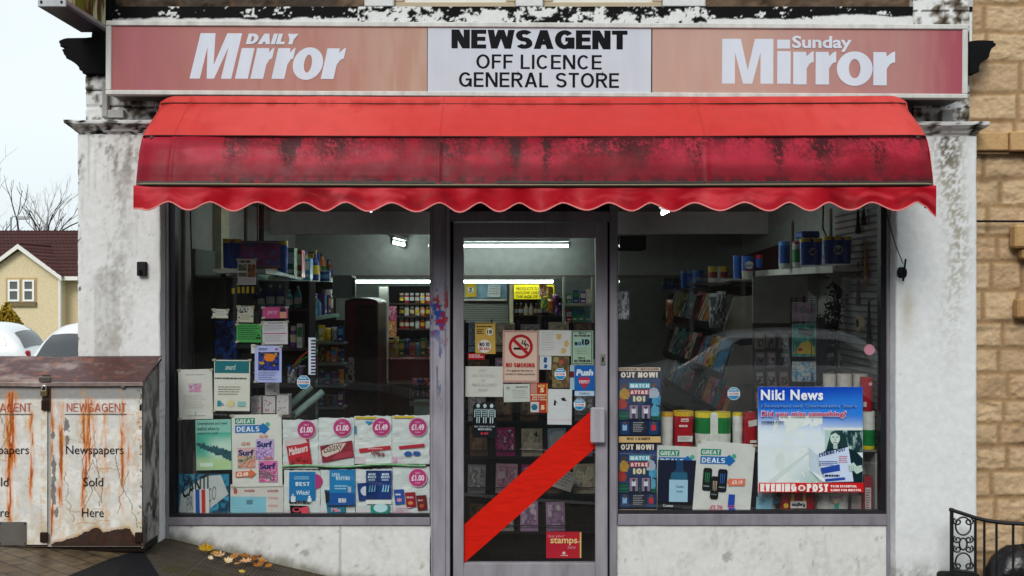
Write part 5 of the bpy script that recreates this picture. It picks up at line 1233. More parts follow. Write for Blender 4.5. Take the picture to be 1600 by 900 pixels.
s = Sheet(360, 757, 443, 809, rot=-.3, Y=.020, col='d4cfc8'); s.rect(360.5, 776, 416, 808.5, '84c4d4'); s.text('mobile', 382, 764, 398, 769, 'a83c28', bold=.02); s.text('e-lottie', 418, 764, 435, 769, 'a83c28', bold=.02, same=True); s.text('8', 365, 764, 371, 772, 'c84030', bold=.05, same=True); s.rect(385, 781, 395, 788, '5a8a98')
for i in range(3): s.text('e-lottie', 420, 775+12*i, 434, 780+12*i, 'd0807c', bold=.0, same=True)
s.lines(364, 791, 410, 805, 3, 'a8d0d8', 5, .2); s.done('phone_topup_paper', 'pale blue top up paper below the washing powder poster', 'poster', 'posters along the foot of the left window')
# crinkled offer bags in two rows
GO = 'crinkled white offer sheets with price spots'
def offer(x0, y0, x1, y1, rot, lab, draw, spot=None, price='£1.00', yel=False, Y=.013):
    s = Sheet(x0, y0, x1, y1, rot=rot, Y=Y, col='d4dad8'); s.m = MB(); s.step = .0005
    nx_, ny_ = 16, 20; k = s.k
    xs_ = [x0+(x1-x0)*i/nx_ for i in range(nx_+1)]; ys_ = [y0+(y1-y0)*j/ny_ for j in range(ny_+1)]
    vs = []
    for a in xs_:
        for b in ys_:
            aa = a+(1.0*(float(vn(b*.15, x0))-.5) if a in (x0, x1) else 0); bb = b+(2.2*(float(vn(a*.2, y0, 3))-.5) if b == y0 else 0)
            q = s.pt(aa, bb); vs.append((q[0], Y+.0015+.010*(float(fbm(a*.07+x0, b*.12, 3, 5))-.25), q[1]))
    rr = random.Random(int(x0)); tintb = [C('cfdad8'), C('dcdedb'), C('c4d2d4')]
    for i in range(nx_):
        for j in range(ny_):
            n = i*(ny_+1)+j; c = lerp(tintb[0], tintb[1], float(fbm(i*.4+x0, j*.3, 2, 6)))
            if j > ny_-4 and i < 5: c = lerp(c, C('d8a0bc'), .35)
            b0 = len(s.m.v)
            s.m.v += [vs[n+1], vs[n+ny_+2], vs[n+ny_+1], vs[n]]; s.m.f.append((b0, b0+1, b0+2, b0+3)); s.m.c.append(c)
    s.Y = Y-.003
    draw(s)
    if yel: s.rect(x0+2, y0+1, x0+(x1-x0)*.6, y0+4, 'd8b820')
    if spot:
        s.disc(spot[0], spot[1], 14.8, 'd6bcc6', 26); s.disc(spot[0], spot[1], 13.8, 'b83a78', 26); s.caps('ONLY', spot[0]-4, spot[1]-8.5, spot[0]+4, spot[1]-6, 'e0b0c4', t=.22); s.text(price, spot[0]-10, spot[1]-4.5, spot[0]+10, spot[1]+5, 'ead6e0', bold=.045); s.lines(spot[0]-4, spot[1]+7.5, spot[0]+4, spot[1]+9, 1, 'e0b0c4', 3, .8)
    s.m.build('offer_sheet', 'crinkle', None, lab, 'poster', GO)
def d1(s): s.poly([(446, 688), (482, 683), (488, 727), (453, 731)], 'b0202c'); s.poly([(446, 688), (476, 684), (481, 692), (448, 697)], 'd8c8c8'); s.poly([(450, 699), (480, 691), (486, 724), (454, 729)], 'c42434'); s.text('Maltesers', 452, 700, 481, 712, 'e8d8d8', bold=.03, slope=7); s.img(454, 714, 482, 726, 10, 5, lambda u, v: C('7a2020') if fbm(u*9, v*6, 2, 3) > .58 else None)
offer(441.5, 656, 497, 733, 0, 'offer sheet with red bag of chocolates, leftmost of the upper row', d1, (479, 671))
def d2(s): s.poly([(500, 697), (550, 688), (553, 714), (504, 723)], '8c2438'); s.poly([(503, 704), (520, 694), (541, 692), (532, 705), (510, 714), (504, 712)], 'dcc8bc'); s.text('Galaxy', 506, 696, 535, 712, '301c1c', bold=.0, shear=.2, slope=7); s.poly([(525, 709), (551, 704), (552, 713), (520, 718)], 'a83a4c')
offer(497.5, 653, 553, 728, 0, 'offer sheet with dark red chocolate bar in the upper row', d2, (535, 668), yel=False)
def d3(s): s.poly([(561, 701), (610, 696), (611, 702), (562, 707.5)], 'b82838'); s.lines(575, 700, 600, 703, 1, 'e0b0b0', 3, .6); s.img(580, 706, 602, 713, 12, 4, lambda u, v: C('8a4a54') if fbm(u*9, v*5, 2, 9) > .52 else None); s.poly([(570, 658), (584, 658), (576, 664)], '2c90b8'); s.rect(547+7, 665, 557, 678, '2a8ab0')
offer(553.5, 650, 612, 725, 0, 'offer sheet with £1.49 spot and bare red ribbon, third of the upper row', d3, (596, 667), '£1.49', True)
def d4(s): s.poly([(623, 697), (663, 693), (663, 698), (624, 702)], 'b82838'); s.img(630, 702, 658, 716, 14, 8, lambda u, v: C('2a5ca0') if ((u-.28)**2*5+(v-.5)**2*3 < .25*float(.6+fbm(u*8, v*8, 2, 4)*.8) or (u-.75)**2*5+(v-.45)**2*3 < .22) else None); s.rect(614, 714, 620, 722, 'd8a8c0')
offer(612.5, 649, 671, 725, 0, 'offer sheet with two blue flowers, rightmost of the upper row', d4, (653, 667), '£1.49', True)
def d5(s):
    s.disc(492, 752, 12, 'b83a78', 22); s.rect(452, 737, 493, 782, '1878b4'); s.caps('BEST', 462, 753, 484, 759, 'dcecf4', t=.24); s.text('Which?', 463, 766, 484, 773, 'dcecf4', bold=.02); s.lines(460, 744, 485, 750, 2, '8cc4e0', 4, .6); s.lines(452, 782, 494, 787, 1, '303438', 6, .9); s.rect(455, 775, 462, 784, 'dfe8e8'); s.disc(458, 773, 2, 'dfe8e8', 8); s.disc(484, 776, 2, 'dfe8e8', 8); s.rect(481, 778, 487, 784, 'cfe0e0'); s.poly([(453, 789), (482, 790), (483, 805), (455, 806)], '181014'); s.disc(464, 796, 7, 'c84858', 14, 4); s.disc(464, 795.5, 4.5, '1c1014', 12, 2.6); s.poly([(470, 793), (482, 790), (483, 803), (472, 803)], 'd04858')
offer(443.5, 735, 500, 808, 0, 'offer sheet with blue best panel and red cup, leftmost of the lower row', d5, None)
def d6(s):
    s.poly([(507, 765), (540, 768), (540, 801), (512, 803)], '186080'); s.poly([(508, 768), (516, 768), (514, 785), (509, 786)], '20282c'); s.rect(515, 733.5, 555, 789, '1a80b8'); s.rect(515, 770, 555, 789, '1858a0'); s.caps('LESS', 519, 739, 531, 744, 'bcdcec', t=.26); s.caps('WAFFING', 525, 744, 547, 750, 'bcdcec', t=.26); s.lines(523, 758, 548, 766, 2, 'a8d0e8', 5, .5); s.rect(544, 760, 549, 769, 'dfe8e8'); s.caps('ONE WASH', 529, 778, 541, 785, 'dfe8f0', t=.25); s.rect(513, 789, 555, 791, '283034'); s.poly([(512, 792), (539, 792), (540, 800), (513, 801)], '1c7890'); s.text('Mix', 518, 793, 533, 799, 'e090a0', bold=.03)
offer(500.5, 734, 555, 809, 0, 'offer sheet covered by a tall light blue packet, second of the lower row', d6, None)
def d7(s):
    s.poly([(558, 755), (574, 754), (576, 781), (561, 783)], '1c3c80'); s.disc(571, 767, 7.5, 'd0dce4', 14); s.rect(572, 735, 612, 780, '12306c'); s.rect(592, 735, 612, 780, '183a80')
    for a in (576, 597):
        s.caps('MORE', a, 739, a+11, 742.5, 'd0e0ec', t=.26); s.caps('BOOST', a-1, 743.5, a+12, 747, 'd0e0ec', t=.26); s.lines(a, 748.5, a+11, 751, 1, 'b0c8dc', 3, .8)
        for i in range(3): s.poly([(a+i*4, 768), (a+2+i*4, 758), (a+3.4+i*4, 757), (a+2.4+i*4, 768)], '8cd0e8', same=i > 0)
    s.rect(572, 780.5, 612, 787, 'd8dcd8'); s.poly([(579, 789), (610, 789), (607, 802), (580, 802)], '20887c'); s.disc(595, 793, 11, 'b8d8dc', 16, 7)
offer(555.5, 733, 613, 809, 0, 'offer sheet with two dark navy panels, third of the lower row', d7, None)
def d8(s):
    for i, (c1, c2, c3) in enumerate((('2850a0', 'd890a0', 'dfe0f0'), ('98182c', 'e08a4c', 'd8b0b4'), ('6c1c20', 'd8683c', 'c89898'))):
        x = 615+i*17.5; y = 765+i*4.5; s.poly([(x, y), (x+16, y-1), (x+18, y+22), (x+3, y+24)], c1); s.disc(x+9, y+16, 4, c2, 9, 3); s.lines(x+3, y+6, x+14, y+9, 1, c3, i, .9)
    s.lines(618, 792, 645, 806, 4, 'd8a8c0', 8, .4)
offer(613.5, 729, 671, 808, 0, 'offer sheet with three small snack bags, rightmost of the lower row', d8, (653, 746))
m = MB(); m.tube([P(x, 729+1.5*math.sin(x*.05)-(x-440)*.012, .006) for x in range(441, 672, 8)], .0075, C('4c8a54'), 6); m.build('green_garland', 'gloss', None, 'thin green strip running between the two rows of offer sheets', 'garland')

# ================================================================== PAPERS ON THE DOOR
GD_ = 'stickers and notices on the door glass'
Yd = .008
s = Sheet(742.5, 504, 774, 553, rot=.5, Y=Yd, col='c9a24c'); s.rect(743.5, 505, 773, 506, '2c2c30'); s.lines(745, 509, 771, 512, 1, '3c3428', 3, .7); s.lines(745, 514, 757, 523, 3, '3c3428', 4, .6); s.disc(765, 518.5, 5.8, 'e0dcc8', 16); s.text('18', 761, 515.5, 769, 521.5, '202024', bold=.04); s.disc(757, 541, 10.5, 'ded8d0', 20); s.caps('NO ID', 749, 535, 765, 541, '1c2030', t=.26); s.caps('NO SALE', 749, 542.5, 765, 547, 'b03040', t=.25); s.done('age_limit_notice', 'yellow age limit notice with round 18 badge on the door', 'notice', GD_)
s = Sheet(731, 552, 757.5, 561.5, rot=0, Y=Yd, col='b8202c'); s.lines(733, 554, 755, 560, 2, 'e8c0c0', 5, .5); s.done('red_sticker', 'small red sticker just left under the yellow age notice', 'sticker', GD_)
s = Sheet(727, 572.5, 786, 620, rot=-.4, Y=Yd+.006, col='d2d0c8')
for t, a, b, c_ in (('SORRY', 747, 760, 577), ('NO SCHOOL', 738, 774, 585), ('OR', 752, 758, 593), ('BAGS ALLOWED', 738, 776, 599), ('IN SHOP', 748, 762, 607)): s.caps(t, a, c_, b, c_+4.5, 'a9a9a4', t=.12)
s.done('handwritten_notice', 'white sheet with very faint handwritten lines left of the no smoking sign', 'notice', GD_)
s = Sheet(785.5, 516.5, 841.5, 597.5, rot=-.4, Y=Yd, col='d8b8a8'); s.rect(787, 518, 840, 596, 'a83830'); s.rect(788, 519, 839, 595, 'dcbfae'); cx, cy = 813.5, 541.5
s.disc(cx, cy, 19, 'b01c24', 34); s.disc(cx, cy, 14.5, 'dcc2b2', 30); s.rect(cx-11, cy+1.5, cx+5, cy+5, '1c1a1c'); s.rect(cx+6, cy+1.5, cx+11, cy+5, '8a5048')
for off in (0, 4): s.poly([(cx+2+off, cy-10), (cx+4+off, cy-10), (cx+3+off, cy-5), (cx+8+off, cy-4), (cx+9+off, cy), (cx+7+off, cy), (cx+6+off, cy-3), (cx+1+off, cy-4)], '2a2628')
s.poly([(cx-13.5, cy-9.5), (cx-10, cy-13), (cx+13, cy+9.5), (cx+10, cy+13)], 'b01c24'); s.caps('NO SMOKING', 790.5, 567, 835.5, 573.5, 'b8282c', t=.24); s.text('It is against the law to', 792, 577, 833, 581, '4a3a38', bold=.01); s.text('smoke in these premises', 790, 582.5, 836, 586.5, '4a3a38', bold=.01)
s.done('no_smoking_sign', 'pink cream no smoking sign with red crossed circle on the door', 'sign', None, 'flat')
s = Sheet(842.5, 516, 892, 556, rot=-.6, Y=Yd+.005, col='cfcdca'); s.lines(846, 519, 870, 550, 8, 'aaa8a8', 6, .25); s.img(868, 522, 889, 552, 8, 10, lambda u, v: C('c8a868') if ((u-.25)**2+(v-.12)**2 < .03 or (u-.8)**2+(v-.5)**2 < .03 or (u-.6)**2+(v-.88)**2 < .03) else None); s.done('price_list', 'white price list with faint gold spots right of the no smoking sign', 'notice', GD_)
s = Sheet(892.5, 516.5, 927, 570, rot=0, Y=Yd, col='8fae98'); s.rect(894, 518, 925, 568.5, '30404a'); s.rect(895, 519, 924, 567.5, 'a4bca4'); s.caps('HELLO', 904, 519.5, 916, 522, '243038', t=.26); s.caps('NO PROBLEM', 897, 523, 922, 526, '243038', t=.26); s.poly([(898, 534), (920, 526), (922, 540), (899, 542)], '9cc4c8'); s.caps('NO', 898, 534, 908, 540, '1c2434', t=.28); s.caps('ID', 909, 530, 921, 539, '141c2c', t=.3); s.lines(898, 544, 920, 555, 3, '8aa69c', 7, .3); s.caps('THIS IS', 903, 558, 914, 560.5, '243038', t=.26); s.caps('NO PROBLEM', 897, 562, 922, 565.5, '243038', t=.26); s.done('identity_notice', 'pale green identity notice at the right edge of the door glass', 'notice', GD_)
s = Sheet(843, 556.5, 861.5, 577.5, rot=-1, Y=Yd, col='c9ccd0'); s.poly([(850, 558), (855, 559), (854, 567), (849, 566)], '1c4c84'); s.poly([(851, 569), (856, 570), (854, 576), (850, 575)], '1c5c94', same=True); s.done('notice_card', 'small white card with two blue figures on the door', 'notice', GD_)
s = Sheet(862.5, 557, 889.5, 606, rot=.3, Y=Yd+.004, col='6a5f40'); s.img(863, 558, 889, 605, 12, 20, blobs(['5a5438', '8a7a4c', '6c4838', '4a4c38', '9a8a58'], 11, 3)); s.disc(877, 566, 4, 'a8543c', 10); s.done('leaflet', 'drab brown leaflet behind the upper octagonal sticker on the door', 'leaflet', GD_)
s = Sheet(890.5, 570.5, 897.5, 609, Y=Yd+.003, col='a8c0cc'); s.rect(890.5, 580, 897, 590, '6a2028'); s.done('folded_card', 'narrow pale card edge left of the blue push sticker', 'card', GD_)
s = Sheet(897.5, 571, 929, 619, Y=Yd, col='1464b4'); s.rect(898, 611, 928.5, 618.5, 'c4d8e8'); s.text('Push', 900, 577, 927, 587, 'dce8f4', bold=.05, shear=.15); s.disc(909, 594, 5.4, 'b83048', 12); s.disc(917, 594, 5.4, 'b83048', 12); s.poly([(903.5, 596), (922.5, 596), (913, 608)], 'b83048'); s.caps('PERFECT', 905, 594, 921, 599, 'e8ccd4', t=.27); s.text('Cadbury', 905, 612.5, 921, 617, '20304c', bold=.0); s.done('push_sticker', 'blue push sticker with red heart at the right edge of the door glass', 'sticker', GD_, 'flat')
hexsticker(875.5, 584.5, 9.7, .003, 'blue octagonal sticker on the door over the drab brown leaflet'); hexsticker(905.5, 632, 9.7, .003, 'blue octagonal sticker on the door just under the push sticker')
s = Sheet(787, 600, 828, 628, rot=1, Y=Yd+.003, col='c8ccc2'); s.lines(806, 604, 826, 607, 1, '50504c', 8, .6); s.lines(801, 609, 825, 624, 5, '9a9c94', 9, .3); s.disc(794, 606, 3, 'a0a49c', 8); s.done('handwritten_notice', 'small off white sheet under the no smoking sign', 'notice', GD_)
s = Sheet(828.5, 598.5, 856, 645, rot=0, Y=Yd, col='b8361c'); s.rect(829, 599, 839, 615, 'c0887c'); s.caps('MEN', 841, 601, 851, 605, 'e8c070', t=.25); s.text('5', 844, 606, 850, 613, 'f0dcb0', bold=.05); s.rect(829, 616, 855.5, 618, 'e0c8a0'); s.caps('NEW TODAY', 832, 619.5, 852, 622, 'e8d0b8', t=.26); s.caps('DAILY MAIL', 831, 623, 854, 625.5, 'e8d0b8', t=.26); s.rect(829, 628, 842, 644, 'c8ccd0'); s.disc(835, 636, 5, '186888', 9); s.text('5', 845, 633, 851, 640, 'f0dcb0', bold=.05); s.rect(853.5, 600, 855.5, 644, 'd89040'); s.done('price_sticker', 'red stamp price sticker with two fives below the no smoking sign', 'sticker', GD_)
s = Sheet(855.5, 608, 893.5, 663.5, rot=-.8, Y=Yd+.001, col='d5d6d8'); s.disc(874, 629, 12.5, 'cccdcf', 22); s.disc(874, 629, 11.8, 'd6d7d9', 22); s.poly([(865, 633), (866, 624), (873, 631), (869, 628), (868, 634)], '16181c'); s.poly([(876, 622), (882, 621), (885, 627), (878, 626)], '16181c', same=True); s.rect(856, 655, 893, 656, 'e0c4c8'); s.done('white_poster', 'white sheet with two small black marks above the red stripe', 'poster', GD_)
s = Sheet(738, 628, 777, 684, rot=-.5, Y=Yd, col='0a0e14', thick=.001); s.m = MB(); s.poly([(739, 634), (745, 629), (750, 631), (757, 627), (764, 630), (770, 629), (775, 636), (776, 660), (777, 684), (738, 684)], '0a0f16')
for fx in (747, 757.5, 768):
    s.disc(fx, 634, 2.8, 'b8c8cc', 10, 3.2); s.poly([(fx-4, 639), (fx+4, 639), (fx+3, 650), (fx-3, 650)], '8ea4aa')
    for q in ((fx-6, 640, fx-4.6, 652), (fx+4.6, 640, fx+6, 652), (fx-2.6, 651, fx-1, 661), (fx+1, 651, fx+2.6, 661)): s.rect(*q, 'b8c8cc', same=True)
    for i in range(3): s.rect(fx-3, 641+i*3, fx+3, 642+i*3, '0e161c')
s.caps('SNAP THEM IN THE ACTION', 741, 665, 773, 667.5, 'a0acb0', t=.2); s.caps('WITH PEPSI', 747, 669, 768, 672, 'b8c4c8', t=.24); s.disc(753, 677, 2, 'c03048', 9); s.caps('MAX', 757, 675, 763, 678.5, 'c04050', t=.24)
s.done('skeleton_sticker', 'black sticker of three pale skeleton figures at the left of the door glass', 'sticker', GD_, 'flat')
s = Sheet(853.5, 831, 908.5, 872, Y=Yd, col='c01830', thick=.001); s.rect(906, 831.5, 908.3, 871.5, 'd8c070'); s.text('buy your', 856.5, 835, 882, 841, 'e4a0a8', shear=.2, bold=-.0); s.text('stamps', 860, 840, 902, 852, 'ecd08c', bold=.02); s.text('here', 887, 852, 899, 857.5, 'e4a0a8', shear=.2, bold=0); s.rect(900, 846, 908, 847, 'e8d0a0'); s.disc(881, 864, 2.5, 'ecc8c8', 8); s.lines(876, 867, 888, 869, 1, 'ecc8c8', 4, .7); s.done('stamps_sticker', 'red stamps sticker low on the door glass', 'sticker', GD_, 'flat')

# ================================================================== PAPERS ON THE RIGHT WINDOW
GR = 'posters along the foot of the right window'
def outnow(y0, y1, x1, lab, Y):
    s = Sheet(966, y0, x1, y1, Y=Y, col='141c3c'); h = y1-y0; k = h/118
    s.rect(966.5, y0+.5, x1-.5, y0+6, 'c8b098'); s.caps('COLLECT THE 101 BEST PLAYERS', 969, y0+2, x1-3, y0+4.8, '3c2424', t=.24)
    def crowd(u, v):
        bgc = lerp(C('16264c'), C('1c3c50'), v)
        P_ = [(.14, .18, 'd8a838', '5a3a2c'), (.08, .42, 'c03c30', '7a5040'), (.84, .16, 'c8d4e4', '6a4834'), (.92, .34, '50a8d0', '4a3428'), (.86, .60, '6cc0e0', '5a4030')]
        for a, b, sh, fc in P_:
            if (u-a)**2*2.5+(v-b)**2*5 < .012: return C(fc)
            if abs(u-a) < .14-.0*v and b+.05 < v < b+.32 and (u-a)**2*4+(v-b-.2)**2*3 < .06: return lerp(C(sh), C('202838'), float(fbm(u*14, v*14, 2, 4))*.5)
        if v > .8: return C('1c6a54') if int(v*40) % 2 else C('103c38')
        return lerp(bgc, C('304878'), float(fbm(u*8, v*8, 2, 8)))
    s.img(966.5, y0+18*k, x1-.5, y0+82*k, 34, 34, crowd)
    s.caps('OUT NOW!', 970, y0+8*k, x1-5, y0+16.5*k, 'e8dccc', t=.27)
    s.rect(983, y0+25*k, 1016, y0+33*k, '4cb0c8'); s.caps('MATCH', 985, y0+26.3*k, 1014, y0+32*k, 'e4f0f0', t=.28); s.rect(983, y0+35*k, 1014, y0+43*k, 'b03c40'); s.caps('ATTAX', 985, y0+36.5*k, 1012, y0+42*k, 'e8dcdc', t=.28); s.text('101', 989, y0+45*k, 1008, y0+54*k, 'e0d4b0', bold=.07)
    for a in (982, 1001): s.rect(a, y0+58*k, a+16, y0+82*k, '2c2038'); s.img(a+1.5, y0+59.5*k, a+14.5, y0+80*k, 7, 9, lambda u, v, a=a: C('5a3c30') if (u-.5)**2+(v-.18)**2 < .02 else (C('d8dce0') if abs(u-.5) < .22 and .26 < v < .62 else (C('242c38') if abs(u-.5) < .18 and v >= .62 else C('8a7a98'))))
    s.rect(967, y0+83*k, x1-1, y0+106*k, '142444')
    for a, cc in ((969, '8cb4d8'), (1014 if x1 > 1030 else 1010, 'c03038')): s.img(a, y0+85*k, a+14, y0+105*k, 7, 9, lambda u, v, cc=cc: C('6a4a3c') if (u-.5)**2+(v-.15)**2 < .02 else (C(cc) if abs(u-.5) < .25 and .24 < v < .66 else C('1c3c64')))
    s.disc(998, y0+94*k, 13, '2a2c34', 8, 11*k); s.lines(989, y0+86*k, 1007, y0+102*k, 6, 'a8acb4', 4, .35)
    s.rect(966.5, y1-10*k, x1-.5, y1-.5, 'd0b078'); s.caps("WHO'S NUMBER 1", 979, y1-8.5*k, x1-14, y1-4.2*k, '30282c', t=.22)
    s.done('football_card_poster', lab, 'poster', 'tall football card posters')
outnow(573.5, 691.5, 1032.5, 'upper of the two out now football card posters beside the door', .012)
outnow(686, 805.5, 1026.5, 'lower of the two out now football card posters beside the door', .018)
s = Sheet(1022, 697, 1096, 806, rot=-2.5, Y=.022, col='cfd2cb'); greatdeals(s, 1028, 704, 1.02, .02); s.done('offer_poster', 'great deals poster mostly covered by the dark blue bottle sheet', 'poster', 'great deals posters')
s = Sheet(1027.5, 719, 1090, 805.5, rot=-1, Y=.015, col='0a1230'); s.rect(1028, 784, 1090, 805, '07080f'); s.poly([(1056, 719), (1067, 719), (1067, 733), (1071, 740), (1073, 748), (1074, 782), (1047, 782), (1048, 748), (1050, 740), (1056, 733)], '14406c'); s.poly([(1049, 738), (1073, 738), (1074, 749), (1047, 749)], '1c6484'); s.rect(1045.5, 749.5, 1074.5, 784, 'a8d0e4'); s.text('Coates', 1056, 758, 1068, 762, '284c64', bold=.02); s.text('Seely', 1057, 766, 1067, 770, '284c64', bold=.02, same=True); s.text('Coates', 1036, 788, 1052, 792, 'c4ccd4', bold=.03); s.text('Seely', 1038, 796, 1050, 801, 'c4ccd4', bold=.03, same=True); s.lines(1067, 793, 1080, 795, 1, '505868', 4, .6)
s.done('bottle_poster', 'dark blue sheet showing a bottle with pale square label', 'poster', GR)
s = Sheet(1086, 691, 1176, 804, rot=-4.5, Y=.013, col='dadbd5'); greatdeals(s, 1092, 704, 1.02, .05)
def can(s, x, y, w_, h, c1, c2):
    s.poly([(x+2, y), (x+w_-2, y), (x+w_, y+3), (x+w_, y+h-3), (x+w_-2, y+h), (x+2, y+h), (x, y+h-3), (x, y+3)], c1)
    for i in range(3): s.poly([(x+w_*(.25+.2*i), y+h*.2), (x+w_*(.33+.2*i), y+h*.2), (x+w_*(.35+.18*i), y+h*(.62+.06*(i % 2))), (x+w_*(.3+.18*i), y+h*.6)], c2, same=i > 0)
    s.lines(x+2, y+h*.76, x+w_-2, y+h*.84, 1, '9aa8a8', 4, .7)
can(s, 1098, 733, 14, 36, '0c1512', '2c9a68'); can(s, 1121, 733, 15, 36, '0a1220', '2c6cc0'); can(s, 1111, 745, 13, 36, '0d0d0f', 'dcc0a8')
s.poly([(1136, 752), (1140, 745), (1141, 747), (1164, 745), (1164, 756), (1141, 758), (1140, 760)], 'd8785c'); s.text('£3.19', 1144, 749, 1160, 755, 'f0dcd0', bold=.03, slope=1)
s.poly([(1140, 771), (1150, 771), (1150, 791), (1140, 791)], '2448a8'); s.poly([(1142, 792), (1152, 792), (1152, 810-4), (1143, 806)], '2448a8', same=True); s.lines(1141, 788, 1152, 794, 2, 'c84868', 4, .5); s.text('£3.79', 1112, 790, 1132, 798, 'd06c84', bold=.03, slope=1)
s.done('offer_poster', 'tilted great deals poster showing three black drink cans', 'poster', 'great deals posters', 'crinkle')
# the blue board outside the glass
Yn = -.012
s = Sheet(1184.5, 604.5, 1348, 768.5, Y=Yn, rot=0, col='dfe6ea', thick=.005)
def sky_(u, v):
    if v < .62: c = lerp(C('0a3fb4'), C('2a7ad8'), float(sst(0, .25, v+.1*u-.05))); return lerp(c, C('d5e2ea'), float(sst(.22, .5, v-.06*(u > .6)*u)))
    c = lerp(C('d3dfe2'), C('9fc0b8'), float(sst(.75, 1, v)*sst(.2, .6, u)))
    return c
s.img(1184.5, 604.5, 1348, 754, 40, 60, sky_)
s.img(1200, 650, 1285, 754, 40, 48, lambda u, v: lerp(C('c9d6d2'), C('e4ecea'), float(fbm(u*5, v*4, 4, 14))) if (fbm(u*4, v*5, 3, 21) > .52 and u > .1) else None)
s.poly([(1200, 752), (1222, 735), (1262, 706), (1264, 709), (1230, 738), (1212, 753)], 'c4d2cf'); s.disc(1219, 722, 8, 'ccd8d4', 16, 14)
s.img(1286, 668, 1347.5, 754, 44, 60, lambda u, v: (C('d2dedd') if v < .05 else lerp(C('16383c'), C('a9c8c4'), float(sst(.42, .62, fbm(u*9, v*5, 4, 15)))) if (v < .45 and (u > .05)) else None))
hair = [(1294, 690), (1298, 676), (1306, 672), (1316, 674), (1322, 684), (1326, 702), (1330, 716), (1288, 712)]
s.poly(hair, '1c3a3c'); s.poly([(1286, 706), (1298, 700), (1318, 698), (1336, 704), (1347.5, 716), (1347.5, 754), (1300, 754), (1290, 740)], '0e2830')
s.disc(1304.5, 684, 7.6, 'c0d4cc', 20, 10.5); s.poly([(1297, 680), (1299, 674), (1306, 672.5), (1312, 677), (1311, 681), (1305, 676)], '2c4c4c')
s.rect(1300, 682, 1303, 683.3, '2a4040'); s.rect(1306.5, 682, 1309.5, 683.3, '2a4040', same=True); s.poly([(1304, 684), (1305.5, 684), (1306, 688.5), (1303.5, 688.5)], '98b4ac'); s.rect(1301.5, 690.5, 1307.5, 691.8, '7c6c70'); s.rect(1301.5, 694, 1308, 701, 'a8c0b8')
s.poly([(1263, 698), (1276, 710), (1282, 752), (1266, 735)], 'b8ccd8'); s.poly([(1276, 709), (1325, 698), (1333, 752), (1290, 753)], 'c4d4ec'); s.poly([(1264, 734), (1288, 747), (1291, 753), (1284, 752)], 'dce4ec')
s.caps('EVENING POST', 1279, 708, 1320, 714, '1c2c5c', t=.26, slope=10); s.poly([(1281, 731), (1311, 725), (1312, 735), (1284, 740)], '2448a0'); s.lines(1279, 720, 1310, 728, 3, '50609c', 4, .5); s.lines(1310, 712, 1326, 724, 4, 'c06078', 5, .4); s.poly([(1288, 748), (1319, 745), (1320, 749), (1289, 752)], '2448a0'); s.lines(1288, 741, 1318, 745, 1, '20305c', 6, .8)
s.poly([(1324, 726), (1333, 722), (1337, 727), (1336, 735), (1327, 736)], 'b4ccc4'); s.poly([(1333, 729), (1345, 726), (1347, 735), (1338, 740), (1334, 737)], 'b0c8c0')
for i in range(3): s.rect(1326+i*3, 727, 1326.6+i*3, 735, '7c9890', same=i > 0)
s.text('Niki News', 1188, 608.5, 1285, 625, 'e6edf6', bold=.035, space=1.12); 
s.text('Newsagent and Convenience Store', 1188.6, 630.4, 1337, 637.6, '8fb8ec', bold=.02, space=1.1); s.text('Newsagent and Convenience Store', 1188, 630, 1336, 637, '1a4c9c', bold=.01, space=1.1)
s.text('Did you miss something?', 1188.4, 641, 1321.6, 653.4, 'e8dcdc', bold=.05, space=1.12); s.text('Did you miss something?', 1189, 642, 1321, 652.5, 'c8242c', bold=.025, space=1.12); s.caps('EVENING POST', 1189, 657.5, 1223, 660.5, '2c3c5c', t=.27)
s.rect(1184.5, 753.5, 1348, 768.5, 'c81c20')
def serif(s, t, x0, y0, x1, y1, c):
    s.caps(t, x0, y0, x1, y1, c, t=.34, gap=.14)
    for g in wordgeo(t, .34, .14):
        xs_ = [p[0] for pl in g for p in pl]; a, b = min(xs_), max(xs_); a = x0+(x1-x0)*a; b = x0+(x1-x0)*b
        s.rect(a-.6, y0, a+(b-a)*.42, y0+.9, c); s.rect(a-.6, y1-.9, a+(b-a)*.42, y1, c)
serif(s, 'EVENING', 1187, 755, 1243, 767, 'f0e8e4'); serif(s, 'POST', 1259, 755, 1292, 767, 'f0e8e4'); s.disc(1250.5, 761, 6, 'e8dcd8', 12, 5); s.disc(1250.5, 761, 3, 'c05050', 8); s.caps('YOUR ESSENTIAL', 1295, 756.5, 1336, 760, 'f0e4e0', t=.27); s.caps('GUIDE FOR BRISTOL', 1295, 762.5, 1343, 766, 'f0e4e0', t=.27)
s.done('newspaper_board', 'bright blue newspaper advertising board fixed outside the right window', 'sign', None, 'flat')
m = MB(); c0 = P(1358.5, 546.5, .008); m.tube([(c0[0], .006, c0[2]), (c0[0], .009, c0[2])], .031, C('cf8a9c'), 22); m.build('round_sticker', 'paper', None, 'round pink sticker near the right edge of the right window', 'sticker')
s = Sheet(965.5, 455, 983, 499, Y=.03, col='8c8e90'); s.img(966, 455.5, 982.5, 498.5, 7, 17, blobs(['7a7c80', 'b8bcc0', '505458', '9a9ca0'], 12, 4)); s.done('foil_poster', 'silvery crinkled sheet at the top left of the right window', 'poster', GR, 'gloss')

